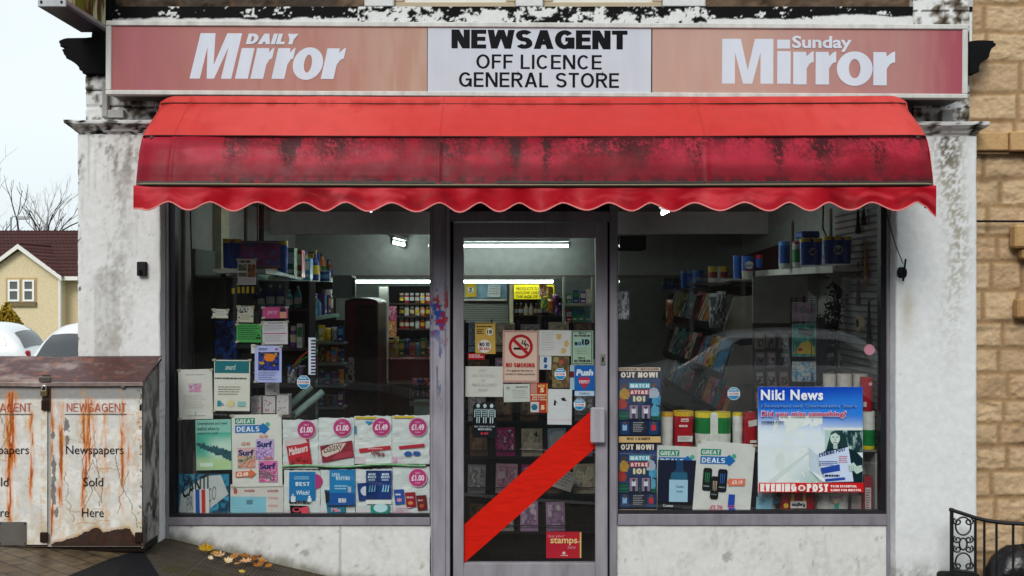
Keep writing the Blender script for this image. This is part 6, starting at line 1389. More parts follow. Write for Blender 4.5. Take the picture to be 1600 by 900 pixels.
# ================================================================== GOODS INSIDE
ORD = ['first', 'second', 'third', 'fourth', 'fifth', 'sixth', 'seventh', 'eighth', 'ninth', 'tenth', 'eleventh', 'twelfth', 'thirteenth', 'fourteenth', 'fifteenth', 'sixteenth', 'seventeenth', 'eighteenth']
def X_(a, Y): return px(a, Y)
def rolls(x0, x1, y0, y1, Y, n, bands, name, lab, cat, group=None, mark=None, mcol='e8e8e0', mark2=None, rows=1):
    """shrink wrapped rolls: n cylinders side by side under film; bands from the bottom up (fraction, colour)"""
    m = MB(); a, b = px(x0, Y), px(x1, Y); z0, z1 = pz(y1, Y), pz(y0, Y); r = (b-a)/n/2; h = z1-z0
    for i in range(n):
        prof = []; f0 = 0
        for f, c in bands: prof.append((r*(.99 if 0 < f0 < 1 else .94), z0+h*f0+(.004 if f0 == 0 else 0), C(c))); prof.append((r*.99, z0+h*f-.0005, C(c))); f0 = f
        prof.append((r*.93, z1, C(bands[-1][1]))); prof.append((r*.3, z1+.001, C('cfc8bc'))); prof[0] = (r*.9, z0, C(bands[0][1]))
        m.lathe(a+r*(2*i+1), Y+r, prof, 16)
    m.box(a+r*.7, b-r*.7, Y+.012, Y+2*r-.012, z0+h*.02, z1-h*.01, C(bands[0][1]), .01)
    if mark:
        s = Sheet(0, 0, 1, 1, Y=Y-.002); s.m = m; s.cx = s.cy = 0; u0 = x0+(x1-x0)*.12; u1 = x0+(x1-x0)*.88
        s.cx = (x0+x1)/2; s.cy = (y0+y1)/2
        mark(s, x0, y0, x1, y1)
    return m.build(name, 'gloss', None, lab, cat, group)
def item(kind, x, y, z, w_, h, d, c1, c2, seed=0, face='y'):
    """one small product standing at x,y,z (centre of base)"""
    m = MB(); c1 = C(c1) if isinstance(c1, str) else c1; c2 = C(c2) if isinstance(c2, str) else c2
    if kind == 'box':
        m.box(x-w_/2, x+w_/2, y-d/2, y+d/2, z, z+h, c1, .002)
        if face == 'y': m.box(x-w_*.4, x+w_*.4, y-d/2-.0015, y-d/2+.001, z+h*.45, z+h*.85, c2); m.box(x-w_*.3, x+w_*.3, y-d/2-.0015, y-d/2+.001, z+h*.12, z+h*.25, lerp(c2, (.8, .8, .8), .4))
        else:
            sx = x+w_/2 if face == 'x' else x-w_/2
            m.box(sx-.0015, sx+.0015, y-d*.4, y+d*.4, z+h*.45, z+h*.85, c2); m.box(sx-.0015, sx+.0015, y-d*.3, y+d*.3, z+h*.12, z+h*.25, lerp(c2, (.8, .8, .8), .4))
    elif kind == 'bottle':
        r = w_/2; m.lathe(x, y, [(r*.9, z, c1), (r, z+h*.04, c1), (r, z+h*.2, c2), (r, z+h*.5, c1), (r*.95, z+h*.6, c1), (r*.4, z+h*.78, c1), (r*.36, z+h*.88, lerp(c2, (.02, .02, .02), .5)), (r*.36, z+h, (.1, .1, .1)), (r*.2, z+h, (.1, .1, .1))], 12)
    elif kind == 'jar':
        r = w_/2; m.lathe(x, y, [(r*.9, z, c1), (r, z+h*.05, c1), (r, z+h*.25, c2), (r, z+h*.6, c1), (r*.95, z+h*.72, c1), (r*.8, z+h*.78, lerp(c2, (.5, .5, .5), .3)), (r*.85, z+h*.8, lerp(c2, (.6, .6, .6), .5)), (r*.85, z+h, lerp(c2, (.6, .6, .6), .5)), (r*.3, z+h, (.4, .4, .4))], 12)
    elif kind == 'can':
        r = w_/2; m.lathe(x, y, [(r*.85, z, c2), (r, z+h*.05, c1), (r, z+h*.3, c2), (r, z+h*.65, c1), (r, z+h*.93, C('b0b0b0')), (r*.85, z+h, C('b0b0b0')), (r*.3, z+h, C('909090'))], 12)
    elif kind == 'bag':
        n = 10; vs = []; rr = random.Random(seed)
        for j in range(n+1):
            v = j/n
            for i in range(n+1):
                u = i/n; bul = d*.5*math.sin(math.pi*u)**.6*math.sin(math.pi*v)**.5; vs.append((x-w_/2+w_*u+rr.uniform(-.002, .002), y-bul-rr.random()*.004, z+h*v))
        k = len(vs); vs += [(a, 2*y-b, c_) for a, b, c_ in vs]
        for j in range(n):
            for i in range(n):
                q = j*(n+1)+i; cc = c1 if fbm(i*.5+seed, j*.5, 2, 3) > .42 else c2
                if j in (0, n-1): cc = lerp(c1, (.6, .6, .6), .3)
                m.add([vs[q], vs[q+1], vs[q+n+2], vs[q+n+1], vs[k+q], vs[k+q+1], vs[k+q+n+2], vs[k+q+n+1]], [(0, 1, 2, 3), (7, 6, 5, 4)], cc)
    return m
CN = {'red': 'b8242c', 'dark blue': '1c3a80', 'light blue': '4c9ac8', 'yellow': 'd8b828', 'green': '2c8040', 'white': 'cfcfca', 'orange': 'd87828', 'pink': 'd070a0', 'purple': '6c3a80', 'brown': '6c4428', 'black': '14141a', 'grey': '80848a', 'cream': 'd4c8a4', 'teal': '1c7c84'}
# --- left: shelving running back along the left wall
us = thing('wall_shelving', 'tall grey shelving with green tinted shelf edges along the left wall', 'shelving', (-1.9, 2.4, 0))
tiers = (1.775, 1.44, 1.14, .86, .58)
for z in tiers:
    m = MB(); m.box(-2.115, -1.70, .85, 4.0, z-.018, z, C('8d9690'), .002); m.box(-1.70, -1.69, .85, 4.0, z-.03, z+.006, C('5c8a78'), .001); m.build('shelf', 'flat', us)
m = MB(); m.box(-2.118, -2.10, .85, 4.0, .1, 1.95, C('6c706c')); m.build('back_panel', 'matte', us)
for y in (.84, 2.4, 4.0):
    m = MB(); m.box(-2.1, -1.72, y-.008, y+.008, .0, 1.80 if y > 1 else 1.757, C('3a3c3c')); m.build('side_panel', 'matte', us)
rr = random.Random(21); TN = ('top', 'second', 'third', 'fourth')
for ti, z in enumerate(tiers[:4]):
    y = 1.0 if ti else 1.75; i = 0
    while y < 3.9:
        kd = rr.choice(['box', 'bottle', 'jar', 'box', 'can']) if ti else rr.choice(['box', 'bottle', 'box'])
        h = rr.uniform(.13, .24); n1 = rr.choice(list(CN)); n2 = rr.choice(list(CN)); w_ = rr.uniform(.08, .13)
        m = item(kd, -1.77-rr.random()*.03, y, z, w_, h if kd != 'can' else .13, w_, CN[n1], CN[n2], i, 'x')
        m.build({'box': 'grocery_box', 'bottle': 'bottle', 'jar': 'jar', 'can': 'food_can'}[kd], 'gloss', None, '%s %s, %s from the front, %s shelf of the left wall' % (n1, {'box': 'packet', 'bottle': 'bottle', 'jar': 'jar', 'can': 'tin'}[kd], ORD[i], TN[ti]), {'box': 'packet', 'bottle': 'bottle', 'jar': 'jar', 'can': 'tin'}[kd], 'goods on the left wall shelving')
        y += w_+rr.uniform(.04, .10); i += 1
# --- left: the shelf end nearest the window and its packs
sh = thing('window_shelf', 'pale end shelf near the glass at the upper left, holding blue roll packs', 'shelf', (px(380, .5), .5, pz(430, .5)))
m = MB(); m.box(px(331, .38), px(415, .38), .38, .72, pz(427, .38), pz(420, .38), C('b3b6b2'), .003); m.build('board', 'flat', sh)
m = MB(); m.add([(px(415, .38), .38, pz(427, .38)), (px(445, .72), .72, pz(432, .72)), (px(470, 1.0), 1.0, pz(438, 1.0)), (px(470, 1.0)-.25, 1.1, pz(438, 1.0)), (px(415, .38), .72, pz(427, .38)),
                 (px(415, .38), .38, pz(427, .38)+.022), (px(445, .72), .72, pz(432, .72)+.022), (px(470, 1.0), 1.0, pz(438, 1.0)+.022), (px(470, 1.0)-.25, 1.1, pz(438, 1.0)+.022), (px(415, .38), .72, pz(427, .38)+.022)],
                [(4, 3, 2, 1, 0), (5, 6, 7, 8, 9), (0, 1, 6, 5), (1, 2, 7, 6), (2, 3, 8, 7), (3, 4, 9, 8), (4, 0, 5, 9)], C('7fae9c')); m.build('glass_wing', 'gloss', sh)
m = MB(); m.box(px(345, .6), px(352, .6), .6, .62, .3, pz(427, .6), C('3a3a3a')); m.build('bracket', 'matte', sh)
GS = 'packs on the shelf at the upper left'
rolls(346, 378, 373, 419, .46, 2, [(.86, '1c3f8c'), (1, 'd0aa28')], 'roll_pack', 'dark blue roll pack with yellow top, leftmost on the upper left shelf', 'roll pack', GS)
item('bag', (px(372, .42)+px(436, .42))/2, .46, pz(419, .42), px(436, .42)-px(372, .42), .172, .12, '8a4c80', '4470b0', 4).build('soft_pack', 'gloss', None, 'mauve soft pack with blue patches lying on the upper left shelf', 'pack', GS)
rolls(430, 448, 376, 431, .75, 1, [(.88, '1e5cb8'), (1, 'd8b828')], 'roll_pack', 'single blue roll with yellow top right of the mauve pack', 'roll pack', GS)
for a, b, c_, d, Yy, kd, n1, n2 in ((450, 462, 388, 432, .95, 'box', 'green', 'white'), (463, 474, 391, 434, 1.1, 'box', 'red', 'white'), (476, 487, 404, 437, 1.5, 'box', 'light blue', 'white'), (487, 499, 391, 438, 1.7, 'bottle', 'dark blue', 'yellow'), (500, 517, 423, 440, 2.6, 'can', 'dark blue', 'light blue')):
    m = item(kd, (px(a, Yy)+px(b, Yy))/2, Yy, pz(d, Yy), px(b, Yy)-px(a, Yy), pz(c_, Yy)-pz(d, Yy), .1, CN[n1], CN[n2], a)
    m.build({'box': 'grocery_box', 'bottle': 'bottle', 'can': 'tub'}[kd], 'gloss', None, '%s %s with %s label standing on the green edged glass shelf' % (n1, {'box': 'carton', 'bottle': 'spray bottle', 'can': 'tub'}[kd], n2), {'box': 'carton', 'bottle': 'bottle', 'can': 'tub'}[kd], GS)
# dark display rack behind the notices
rk = thing('display_rack', 'dark display rack of small goods behind the notices of the left window', 'rack', (px(410, .8), .9, .3))
m = MB(); m.box(px(330, 1.0), px(484, 1.0), 1.0, 1.02, .3, pz(440, 1.0), C('15161c')); m.build('back_panel', 'matte', rk)
for yy_ in (483, 545, 603, 655):
    m = MB(); m.box(px(345, .78), px(482, .78), .78, .998, pz(yy_+3, .78), pz(yy_, .78), C('3c3238')); m.build('shelf', 'matte', rk)
for a in (333, 482):
    m = MB(); m.box(px(a, .79)-.006, px(a, .79)+.006, .79, .998, .3, pz(440, .8), C('202024')); m.build('side_panel', 'matte', rk)
rr = random.Random(33)
RL = ('top', 'second', 'third', 'bottom')
for ri, (yb, xs0, xs1, kinds) in enumerate(((483, 400, 478, ['bottle']), (545, 452, 480, ['box', 'jar']), (603, 448, 480, ['bag', 'box']), (655, 336, 390, ['box', 'can']))):
    x = xs0; i = 0
    while x < xs1-8:
        w_ = rr.uniform(8, 15); kd = rr.choice(kinds); n1, n2 = (rr.choice(['dark blue', 'light blue', 'dark blue', 'teal']), 'white') if ri == 0 else (rr.choice(list(CN)), rr.choice(list(CN)))
        h = rr.uniform(26, 38); k = (D+.85)/F
        m = item(kd, px(x+w_/2, .85), .88, pz(yb, .78)+.002, w_*k, h*k, .07, CN[n1], CN[n2], i)
        m.build({'box': 'small_box', 'bottle': 'bottle', 'jar': 'jar', 'can': 'food_can', 'bag': 'packet'}[kd], 'gloss', None, '%s %s, %s from the left on the %s shelf of the dark rack' % (n1, {'box': 'carton', 'bottle': 'bottle', 'jar': 'jar', 'can': 'tin', 'bag': 'packet'}[kd], ORD[i], RL[ri]), {'box': 'carton', 'bottle': 'bottle', 'jar': 'jar', 'can': 'tin', 'bag': 'packet'}[kd], 'small goods on the dark rack')
        x += w_+2; i += 1
s = Sheet(355, 446, 405, 460, Y=.5, col='15130c', thick=.03); s.rect(362, 450, 367, 459, 'c8a81c')
for a in (371, 378, 385, 393): s.rect(a, 448, a+4, 458, 'c8a81c', same=True)
s.done('tool_pack', 'black and yellow tool packet hanging under the upper left shelf', 'packet', None, 'gloss')
s = Sheet(335, 500, 371, 562, Y=.6, col='0c1838', thick=.05); s.img(336, 501, 370, 561, 9, 14, blobs(['0c1838', '123070', '0a1228', '1c4a98', '0c1430'], 6, 3)); s.done('carrier_bag', 'dark blue glossy carrier bag hanging behind the cream card', 'bag', None, 'gloss')
for a, b, c_, d, lab in ((392, 408, 620, 647, 'white gift box with pink dots, leftmost of the dotted boxes'), (410.5, 430, 619, 646, 'white gift box with red and black dots, middle of the dotted boxes'), (432, 451, 617, 648, 'white gift box with grey swirls right of the dotted ones'), (414, 432, 598, 617.5, 'grey swirled gift box on top of the dotted boxes')):
    Yy = .12; m = MB(); m.box(px(a, Yy), px(b, Yy), Yy, Yy+.08, pz(d, Yy), pz(c_, Yy), C('c9c3c2'), .002)
    rr = random.Random(a)
    for i in range(14):
        u, v = rr.uniform(a+2, b-2), rr.uniform(c_+2, d-2); q = P(u, v, Yy-.001); m.box(q[0]-.003, q[0]+.003, Yy-.0015, Yy+.001, q[2]-.003, q[2]+.003, C(rr.choice(['a83850', '2c2428', 'c05870']) if 'dots' in lab else '8c8886'))
    m.build('gift_box', 'flat', None, lab, 'gift box', 'patterned gift boxes in the left window')
st = MB(); st.box(px(386, .12), px(456, .12), .10, .24, pz(652, .12), pz(648.5, .12), C('55504c')); st.box(px(388, .12), px(392, .12), .12, .22, .316, pz(652, .12), C('55504c')); st.box(px(450, .12), px(454, .12), .12, .22, .316, pz(652, .12), C('55504c')); st.build('display_stand', 'matte', None, 'low plain stand under the dotted gift boxes', 'stand')
for i, (a, b, c_, d, lab) in enumerate(((452, 655, 505, 612, 'clear plastic tube leaning diagonally above the offer sheets, longer one'), (446, 640, 486, 604, 'clear plastic tube leaning diagonally, shorter upper one'))):
    m = MB(); m.tube([P(a, b, .22+i*.05), P(c_, d, .30+i*.05)], .022, C('7f9a90'), 12); m.tube([P(a-.5, b+.5, .22+i*.05), P(a+2, b-1.8, .222+i*.05)], .024, C('bccac4'), 12); m.build('plastic_tube', 'gloss', None, lab, 'tube', 'plastic tubes in the left window')
m = MB()
for i, (c_, x1, y1) in enumerate((('c8501c', 482, 548), ('2c8040', 484, 556), ('1c4ca0', 452, 585), ('2c8040', 462, 580), ('c8501c', 470, 566), ('1c4ca0', 446, 575))): m.tube([P(458, 574, .3), P((458+x1)/2, (574+y1)/2-3, .3), P(x1, y1, .32)], .011, C(c_), 6, .003)
m.build('feather_bunch', 'leaf', None, 'bunch of blue, green and orange feathers beside the octagonal sticker', 'feathers')
# maroon drinks cooler
Yc = 2.3; dc = thing('drinks_cooler', 'tall dark maroon drinks cooler with grey lettering up its edge', 'cooler', (px(565, Yc), Yc+.3, -.15))
m = MB(); m.box(px(538, Yc), px(590, Yc), Yc, Yc+.6, -.14, pz(470, Yc), C('3a0e16'), .02); m.build('cabinet', 'gloss', dc)
m = MB(); pts = [(px(590, Yc)-(px(590, Yc)-px(538, Yc))*(.5+.5*math.cos(t)), pz(470, Yc)-.012+.035*math.sin(t)) for t in np.linspace(0, math.pi, 14)]; m.prism(pts[::-1], Yc+.01, Yc+.5, C('24080e')); m.build('header', 'gloss', dc)
m = MB(); m.box(px(556, Yc), px(588, Yc), Yc-.02, Yc-.002, -.08, pz(476, Yc), C('180608'), .006); m.build('door', 'gloss', dc)
s = Sheet(527, 571, 567, 585, Y=Yc-.003, rot=90, col='2c0a10'); s.m = MB(); s.text('Coke', 527, 571, 567, 585, '8a8688', bold=.05, shear=.2); s.done('lettering', None, None, parent=dc)
m = MB(); m.box(px(520, 3.0), px(551, 3.0), 2.98, 3.2, pz(466, 3.0), pz(430, 3.0), C('6f7674'), .01); m.tube([(px(553, 3.0), 3.0, pz(434, 3)), (px(553, 3.0), 3.0, pz(464, 3))], .012, C('5c605e')); m.build('wall_cabinet', 'flat', None, 'grey metal box high up left of the long strip lamp', 'cabinet')
# back area, left of the door
def slab(name, x0, x1, y0, y1, Y, dep, col, lab, cat, mat='matte', group=None, bev=.003):
    m = MB(); m.box(px(x0, Y), px(x1, Y), Y, Y+dep, pz(y1, Y), pz(y0, Y), C(col), bev); return m.build(name, mat, None, lab, cat, group)
slab('door_surround', 592, 606, 448, 640, 4.35, .08, '9a9e94', 'pale vertical door jamb at the back of the shop, left of the spirit shelves', 'door frame')
sp = thing('spirit_shelves', 'dark wall shelves packed with bottles at the back left', 'shelving', (px(640, 4.9), 4.95, 1.0))
m = MB(); m.box(px(603, 5.0), px(700, 5.0), 5.02, 5.05, pz(530, 5), pz(447, 5), C('14100f')); m.build('back_panel', 'matte', sp)
for yy_ in (474, 494, 514):
    m = MB(); m.box(px(604, 4.82), px(700, 4.82), 4.82, 5.018, pz(yy_+2, 4.82), pz(yy_, 4.82), C('4a3c34')); m.build('shelf', 'matte', sp)
rr = random.Random(44)
for ri, yy_ in enumerate((474, 494, 514)):
    for i in range(9):
        a = 624+i*8.2; n1 = rr.choice((['red', 'yellow', 'brown', 'black'], ['brown', 'orange', 'white', 'black'], ['red', 'white', 'red', 'brown'])[ri]); n2 = rr.choice(['white', 'cream', 'yellow'])
        item('jar', px(a+3, 4.88), 4.9, pz(yy_, 4.82)+.002, .047, .107, .05, CN[n1], CN[n2]).build('bottle', 'gloss', None, '%s bottle with %s label, %s from left on the %s back left shelf' % (n1, n2, ORD[i], ('upper', 'middle', 'lower')[ri]), 'bottle', 'bottles on the back left spirit shelves')
s = Sheet(606, 478, 620, 528, Y=4.80, col='8c2448'); s.img(606.5, 478.5, 619.5, 500, 6, 9, blobs(['8c2448', 'c05080', 'd0a0a8', '70183a'], 3, 4)); s.img(606.5, 501, 619.5, 527, 6, 10, blobs(['c8783c', 'd8a868', 'b0603c', 'e0c088'], 4, 4)); s.done('tall_poster', 'narrow pink and orange poster beside the back left spirit shelves', 'poster')
for i, (a, b, c_, n1) in enumerate(((573, 587, 472, 'pink'), (572, 588, 496, 'red'), (572, 590, 521, 'dark blue'), (574, 588, 552, 'brown'), (574, 588, 578, 'brown'))):
    Yy = 3.2; k = (D+Yy)/F; item('bag', px((a+b)/2, Yy), Yy, pz(c_+23, Yy), (b-a)*k, 22*k, .04, CN[n1], ['d0a0b0', '8c1420', '4c7ac0', '9a7040', '3c2818'][i], i).build('hanging_packet', 'gloss', None, '%s snack packet, %s from the top of the strip beside the cooler' % (n1, ORD[i]), 'packet', 'snack packets on a clip strip')
slab('red_chest', 606, 674, 558, 598, 3.4, .6, '7a141c', 'red freezer chest at the back seen in the left window', 'freezer', 'gloss', bev=.02)
slab('counter', 602, 640, 600, 690, 2.9, .4, '3c2218', 'brown wooden counter in front of the red freezer chest', 'counter', bev=.01)
slab('price_sign', 640, 676, 627, 634, 2.2, .02, '8c8674', 'pale shelf edge sign low in the left window', 'sign')
rr = random.Random(51)
for i in range(8):
    n1 = rr.choice(['red', 'yellow', 'green', 'dark blue', 'orange', 'light blue']); n2 = rr.choice(['white', 'yellow', 'red'])
    a = 610+i*8.4; item('bag' if i % 2 else 'box', px(a, 3.45), 3.5, pz(557.5, 3.4), .05, rr.uniform(.08, .2), .04, CN[n1], CN[n2], i).build('snack_packet', 'gloss', None, '%s packet with %s print, %s from left on the red chest' % (n1, n2, ORD[i]), 'packet', 'packets on the red freezer chest')
for i in range(6):
    n1 = ['red', 'purple', 'red', 'pink', 'dark blue', 'red'][i]; a = 648+(i % 3)*9; yb = 622 if i < 3 else 606
    item('bag', px(a, 2.3), 2.32, pz(yb, 2.25)+.002, .042, .07, .03, CN[n1], 'c8b0b0', i).build('sweet_bag', 'gloss', None, '%s sweet bag, %s of the two low rows by the door post' % (n1, ORD[i]), 'packet', 'sweet bags by the door post')
for yy_ in (622, 606): slab('sweet_shelf', 642, 676, yy_, yy_+2, 2.22, .2, '2c2624', ('lower' if yy_ == 622 else 'upper')+' thin shelf of sweet bags by the door post', 'shelf')
# seen through the door
slab('wall_board', 722, 792, 443, 466, 4.95, .03, '8cb0c0', 'pale blue wall panel at the back behind the door glass', 'panel')
s = Sheet(727, 440, 744, 464, Y=4.9, col='d0b02c'); s.rect(731, 449, 740, 458, 'c8c8c0'); s.text('7', 733, 450, 738, 457, '303040', bold=.05); s.done('yellow_poster', 'small yellow poster at the back left of the door view', 'poster')
s = Sheet(762, 445, 782, 464, Y=4.9, rot=-4, col='cfd8d4'); s.lines(764, 447, 780, 462, 4, '8a9090', 3, .3); s.done('tilted_notice', 'tilted white notice on the pale blue back panel', 'notice')
m = MB(); 
for i in range(11): m.box(px(722, 4.9), px(794, 4.9), 4.96, 4.985, pz(508-i*3.5, 4.9), pz(505.5-i*3.5, 4.9), C('8f958c'), .001)
m.box(px(722, 4.9), px(794, 4.9), 4.986, 5.0, pz(510, 4.9), pz(468, 4.9), C('6a706a')); m.build('slat_panel', 'flat', None, 'grey slatted wall panel below the blue back panel', 'panel')
slab('shelf_edge', 722, 792, 467, 470, 4.85, .1, 'b9bab2', 'thin pale shelf above the grey slatted panel', 'shelf'); slab('cream_post', 796, 802, 444, 512, 4.7, .06, 'b8b08c', 'cream vertical post left of the dark bottle shelves', 'post')
s = Sheet(803, 444.5, 866, 467.5, Y=4.5, col='d8c81c', thick=.01)
for t, a, b, y in (('PRODUCTS TO', 807, 842, 449), ('ANYONE UNDER', 805, 848, 455.2), ('THE AGE OF 18', 806, 848, 461.4)): s.text(t, a, y, b, y+4.4, '343014', bold=.02)
s.done('age_notice', 'wide bright yellow notice below the lower strip lamp', 'sign', None, 'flat')
bs = thing('bottle_shelves', 'dark shelf unit with spirits under the yellow age notice', 'shelving', (px(835, 4.9), 5.0, 1.0))
m = MB(); m.box(px(802, 5.0), px(880, 5.0), 5.06, 5.08, pz(520, 5), pz(466, 5), C('181210')); m.build('back_panel', 'matte', bs)
for yy_ in (493, 512):
    m = MB(); m.box(px(803, 4.84), px(880, 4.84), 4.84, 5.058, pz(yy_+2, 4.84), pz(yy_, 4.84), C('2c2420')); m.build('shelf', 'matte', bs)
for i, (a, n1, n2) in enumerate(((808, 'black', 'grey'), (814, 'brown', 'white'), (822, 'cream', 'white'), (830, 'cream', 'white'), (838, 'brown', 'cream'), (845, 'black', 'white'), (853, 'black', 'grey'), (861, 'brown', 'yellow'))):
    item('bottle', px(a, 4.9), 4.95, pz(493, 4.84)+.002, .05, .13, .05, CN[n1], CN[n2]).build('bottle', 'gloss', None, '%s bottle with %s label, %s from left under the yellow notice' % (n1, n2, ORD[i]), 'bottle', 'bottles under the yellow age notice')
for i, (a, y, n1, n2) in enumerate(((848, 444, 'orange', 'white'), (851, 464, 'green', 'yellow'), (859, 448, 'yellow', 'white'), (860, 468, 'orange', 'yellow'), (869, 460, 'purple', 'red'), (874, 474, 'purple', 'pink'))):
    Yy = 4.1; k = (D+Yy)/F; item('bag', px(a, Yy), Yy+.05*i, pz(y+19, Yy), 11*k, 19*k, .05, CN[n1], CN[n2], i).build('hanging_packet', 'gloss', None, '%s crisp packet with %s patch, %s of those hanging by the yellow notice' % (n1, n2, ORD[i]), 'packet', 'crisp packets hanging by the yellow notice')
un = thing('white_shelf_unit', 'pale upright shelf unit at the back right of the door view', 'shelving', (px(903, 3.8), 4.0, 0))
for a in (881, 926):
    m = MB(); m.box(px(a, 3.9)-.01, px(a, 3.9)+.01, 3.85, 4.0-.02, .5, pz(432, 3.9), C('a3a496')); m.build('side_panel', 'matte', un)
for yy_ in (474, 503, 530):
    m = MB(); m.box(px(883, 3.85), px(924, 3.85), 3.85, 3.97, pz(yy_+4, 3.85), pz(yy_, 3.85), C('a8a890')); m.build('shelf', 'matte', un)
for i, (a, yb, h, n1, n2) in enumerate(((889, 474, 14, 'green', 'white'), (900, 474, 20, 'dark blue', 'green'), (911, 474, 18, 'purple', 'white'), (920, 474, 22, 'cream', 'white'), (889, 503, 18, 'red', 'white'), (898, 503, 22, 'green', 'teal'), (908, 503, 23, 'green', 'dark blue'), (918, 503, 19, 'teal', 'green'))):
    Yy = 3.88; k = (D+Yy)/F; item('box', px(a, Yy), Yy+.02, pz(yb, 3.85)+.002, 9*k, h*k, .05, CN[n1], CN[n2], i).build('grocery_box', 'gloss', None, '%s carton with %s panel, %s of those in the pale shelf unit' % (n1, n2, ORD[i]), 'carton', 'cartons in the pale shelf unit')
# card racks close behind the door
cr = thing('card_rack', 'black wire greeting card rack standing right behind the door glass', 'rack', (px(828, .75), .8, -.15))
rows_ = (550, 606, 658, 713, 771, 830); Yk = .7
for xa in (726, 768, 810, 852, 894, 932):
    m = MB(); m.tube([(px(xa, Yk), Yk+.07, -.14), (px(xa, Yk), Yk+.07, pz(500, Yk))], .005, (.02,)*3, 6); m.build('upright', 'dark', cr)
for yy_ in rows_:
    m = MB()
    for q in (0, 10): m.tube([(px(726, Yk), Yk-.02, pz(yy_-q, Yk)), (px(932, Yk), Yk-.02, pz(yy_-q, Yk))], .003, (.02,)*3, 5)
    m.box(px(726, Yk), px(932, Yk), Yk-.02, Yk+.06, pz(yy_+3, Yk), pz(yy_+1, Yk), C('201c1c')); m.build('card_tray', 'dark', cr)
m = MB(); m.box(px(724, Yk), px(934, Yk), Yk+.09, Yk+.10, -.14, pz(505, Yk), C('1c1715')); m.build('back_panel', 'matte', cr)
rr = random.Random(61); pal = {'pink': ['c89aa8', 'a86880', 'd8b8c0'], 'grey': ['8c8a88', 'a8a6a4', '70706e'], 'cream': ['b8ac90', 'cfc6ac', '988c70'], 'pale blue': ['8ca4b4', '6c8898', 'b0c0c8'], 'magenta': ['a02868', 'c05088', '80205a'], 'mauve': ['9a7c98', '7c6080', 'b8a0b4'], 'brown': ['5c4434', '7c6248', '42302a']}
cpl = [['pale blue', 'cream', 'grey', 'cream', 'brown'], ['brown', 'mauve', 'brown', 'brown', 'cream'], ['grey', 'brown', 'brown', 'mauve', 'grey'], ['brown', 'magenta', 'cream', 'pale blue', 'mauve'], ['grey', 'pink', 'magenta', 'brown', 'cream'], ['brown', 'grey', 'mauve', 'mauve', 'pale blue']]
for ri, yy_ in enumerate(rows_):
    for ci in range(5):
        if ri >= 4 and ci == 4 and ri == 5: continue
        a = 730+ci*41+rr.uniform(0, 4); w_ = rr.uniform(27, 34); h = rr.uniform(42, 49); n1 = cpl[ri][ci]
        s = Sheet(a, yy_-h, a+w_, yy_, Y=Yk, rot=rr.uniform(-2, 2), col=pal[n1][0], thick=.012)
        s.img(a+3, yy_-h+4, a+w_-3, yy_-10, 7, 9, blobs(pal[n1]+['c8c4bc'] if n1 != 'brown' else pal[n1], ri*5+ci, 3)); s.lines(a+5, yy_-8, a+w_-6, yy_-4, 1, pal[n1][2], ci, .5)
        if ri == 3 and ci == 2: s.text('4', a+w_-13, yy_-h+4, a+w_-7, yy_-h+13, '16161a', bold=.05)
        s.done('greeting_card', '%s card, %s from left, %s row of the rack behind the door' % (n1, ORD[ci], ORD[ri]), 'card', 'cards in the rack behind the door', 'gloss')
for i, (a, b, c_, d) in enumerate(((865, 735, 897, 765), )):
    s = Sheet(a, b, c_, d, Y=.55, rot=-18, col='98948c', thick=.02); s.lines(a+3, b+3, c_-3, d-3, 5, '6a6864', 4, .4); s.done('folded_paper', 'loosely folded grey paper leaning in the lower right of the door glass', 'paper')
slab('floor_box', 790, 905, 842, 872, .9, .3, '4a4034', 'low brown box on the floor behind the door', 'box')
# --- right window: rolls and packs on the deck
GB = 'roll packs standing in the right window'
def paneltext(t, c, fr=(.2, .3, .8, .5), bgc=None):
    def f(s, x0, y0, x1, y1):
        a, b, c_, d = x0+(x1-x0)*fr[0], y0+(y1-y0)*fr[1], x0+(x1-x0)*fr[2], y0+(y1-y0)*fr[3]
        if bgc: s.rect(a-1.5, b-1.5, c_+1.5, d+1.5, bgc)
        s.text(t, a, b, c_, d, c, bold=.03)
    return f
rolls(1033, 1053.5, 645, 700, .08, 1, [(.88, 'd4d2cc'), (1, 'd0a030')], 'roll_pack', 'white roll with gold rim, leftmost behind the great deals posters', 'roll pack', GB)
rolls(1054, 1087, 644, 700, .07, 1, [(.88, 'a81824'), (1, 'd8b030')], 'roll_pack', 'red kitchen roll with gold rim behind the great deals posters', 'roll pack', GB, mark=lambda s, a, b, c_, d: (s.rect(1064, 654, 1076, 659, 'd8d0c8'), s.text('Regina', 1065, 655, 1075, 658.5, 'a81824', bold=.03), s.lines(1061, 664, 1076, 668, 1, 'e8c8c8', 3, .8), s.rect(1059, 681, 1082, 690, 'd0ccc8'), s.lines(1061, 682.5, 1080, 689, 3, '7a7a78', 4, .4)))
rolls(1088, 1145, 645, 702, .08, 2, [(.42, 'd2d4cc'), (.86, '1c7438'), (1, 'd8c420')], 'roll_pack', 'pair of white and green rolls with yellow rims, right window', 'roll pack', GB)
rolls(1146, 1162, 645, 702, .1, 1, [(.5, 'd2d4cc'), (.9, 'd8dad4'), (1, 'd8c420')], 'roll_pack', 'slim white roll right of the green pair', 'roll pack', GB)
rolls(1163, 1186, 645, 703, .08, 1, [(.08, 'd0a030'), (1, 'a01422')], 'roll_pack', 'deep red upside down roll left of the blue board', 'roll pack', GB, mark=lambda s, a, b, c_, d: (s.poly([(1169, 658), (1183, 655), (1183, 665), (1170, 667)], 'cfc8c4'), s.rect(1172, 688, 1182, 692, 'cfc8c4')))
slab('shelf_ledge', 1030, 1378, 703.5, 707, .07, .2, '6c6864', 'narrow inner ledge carrying the roll packs in the right window', 'shelf')
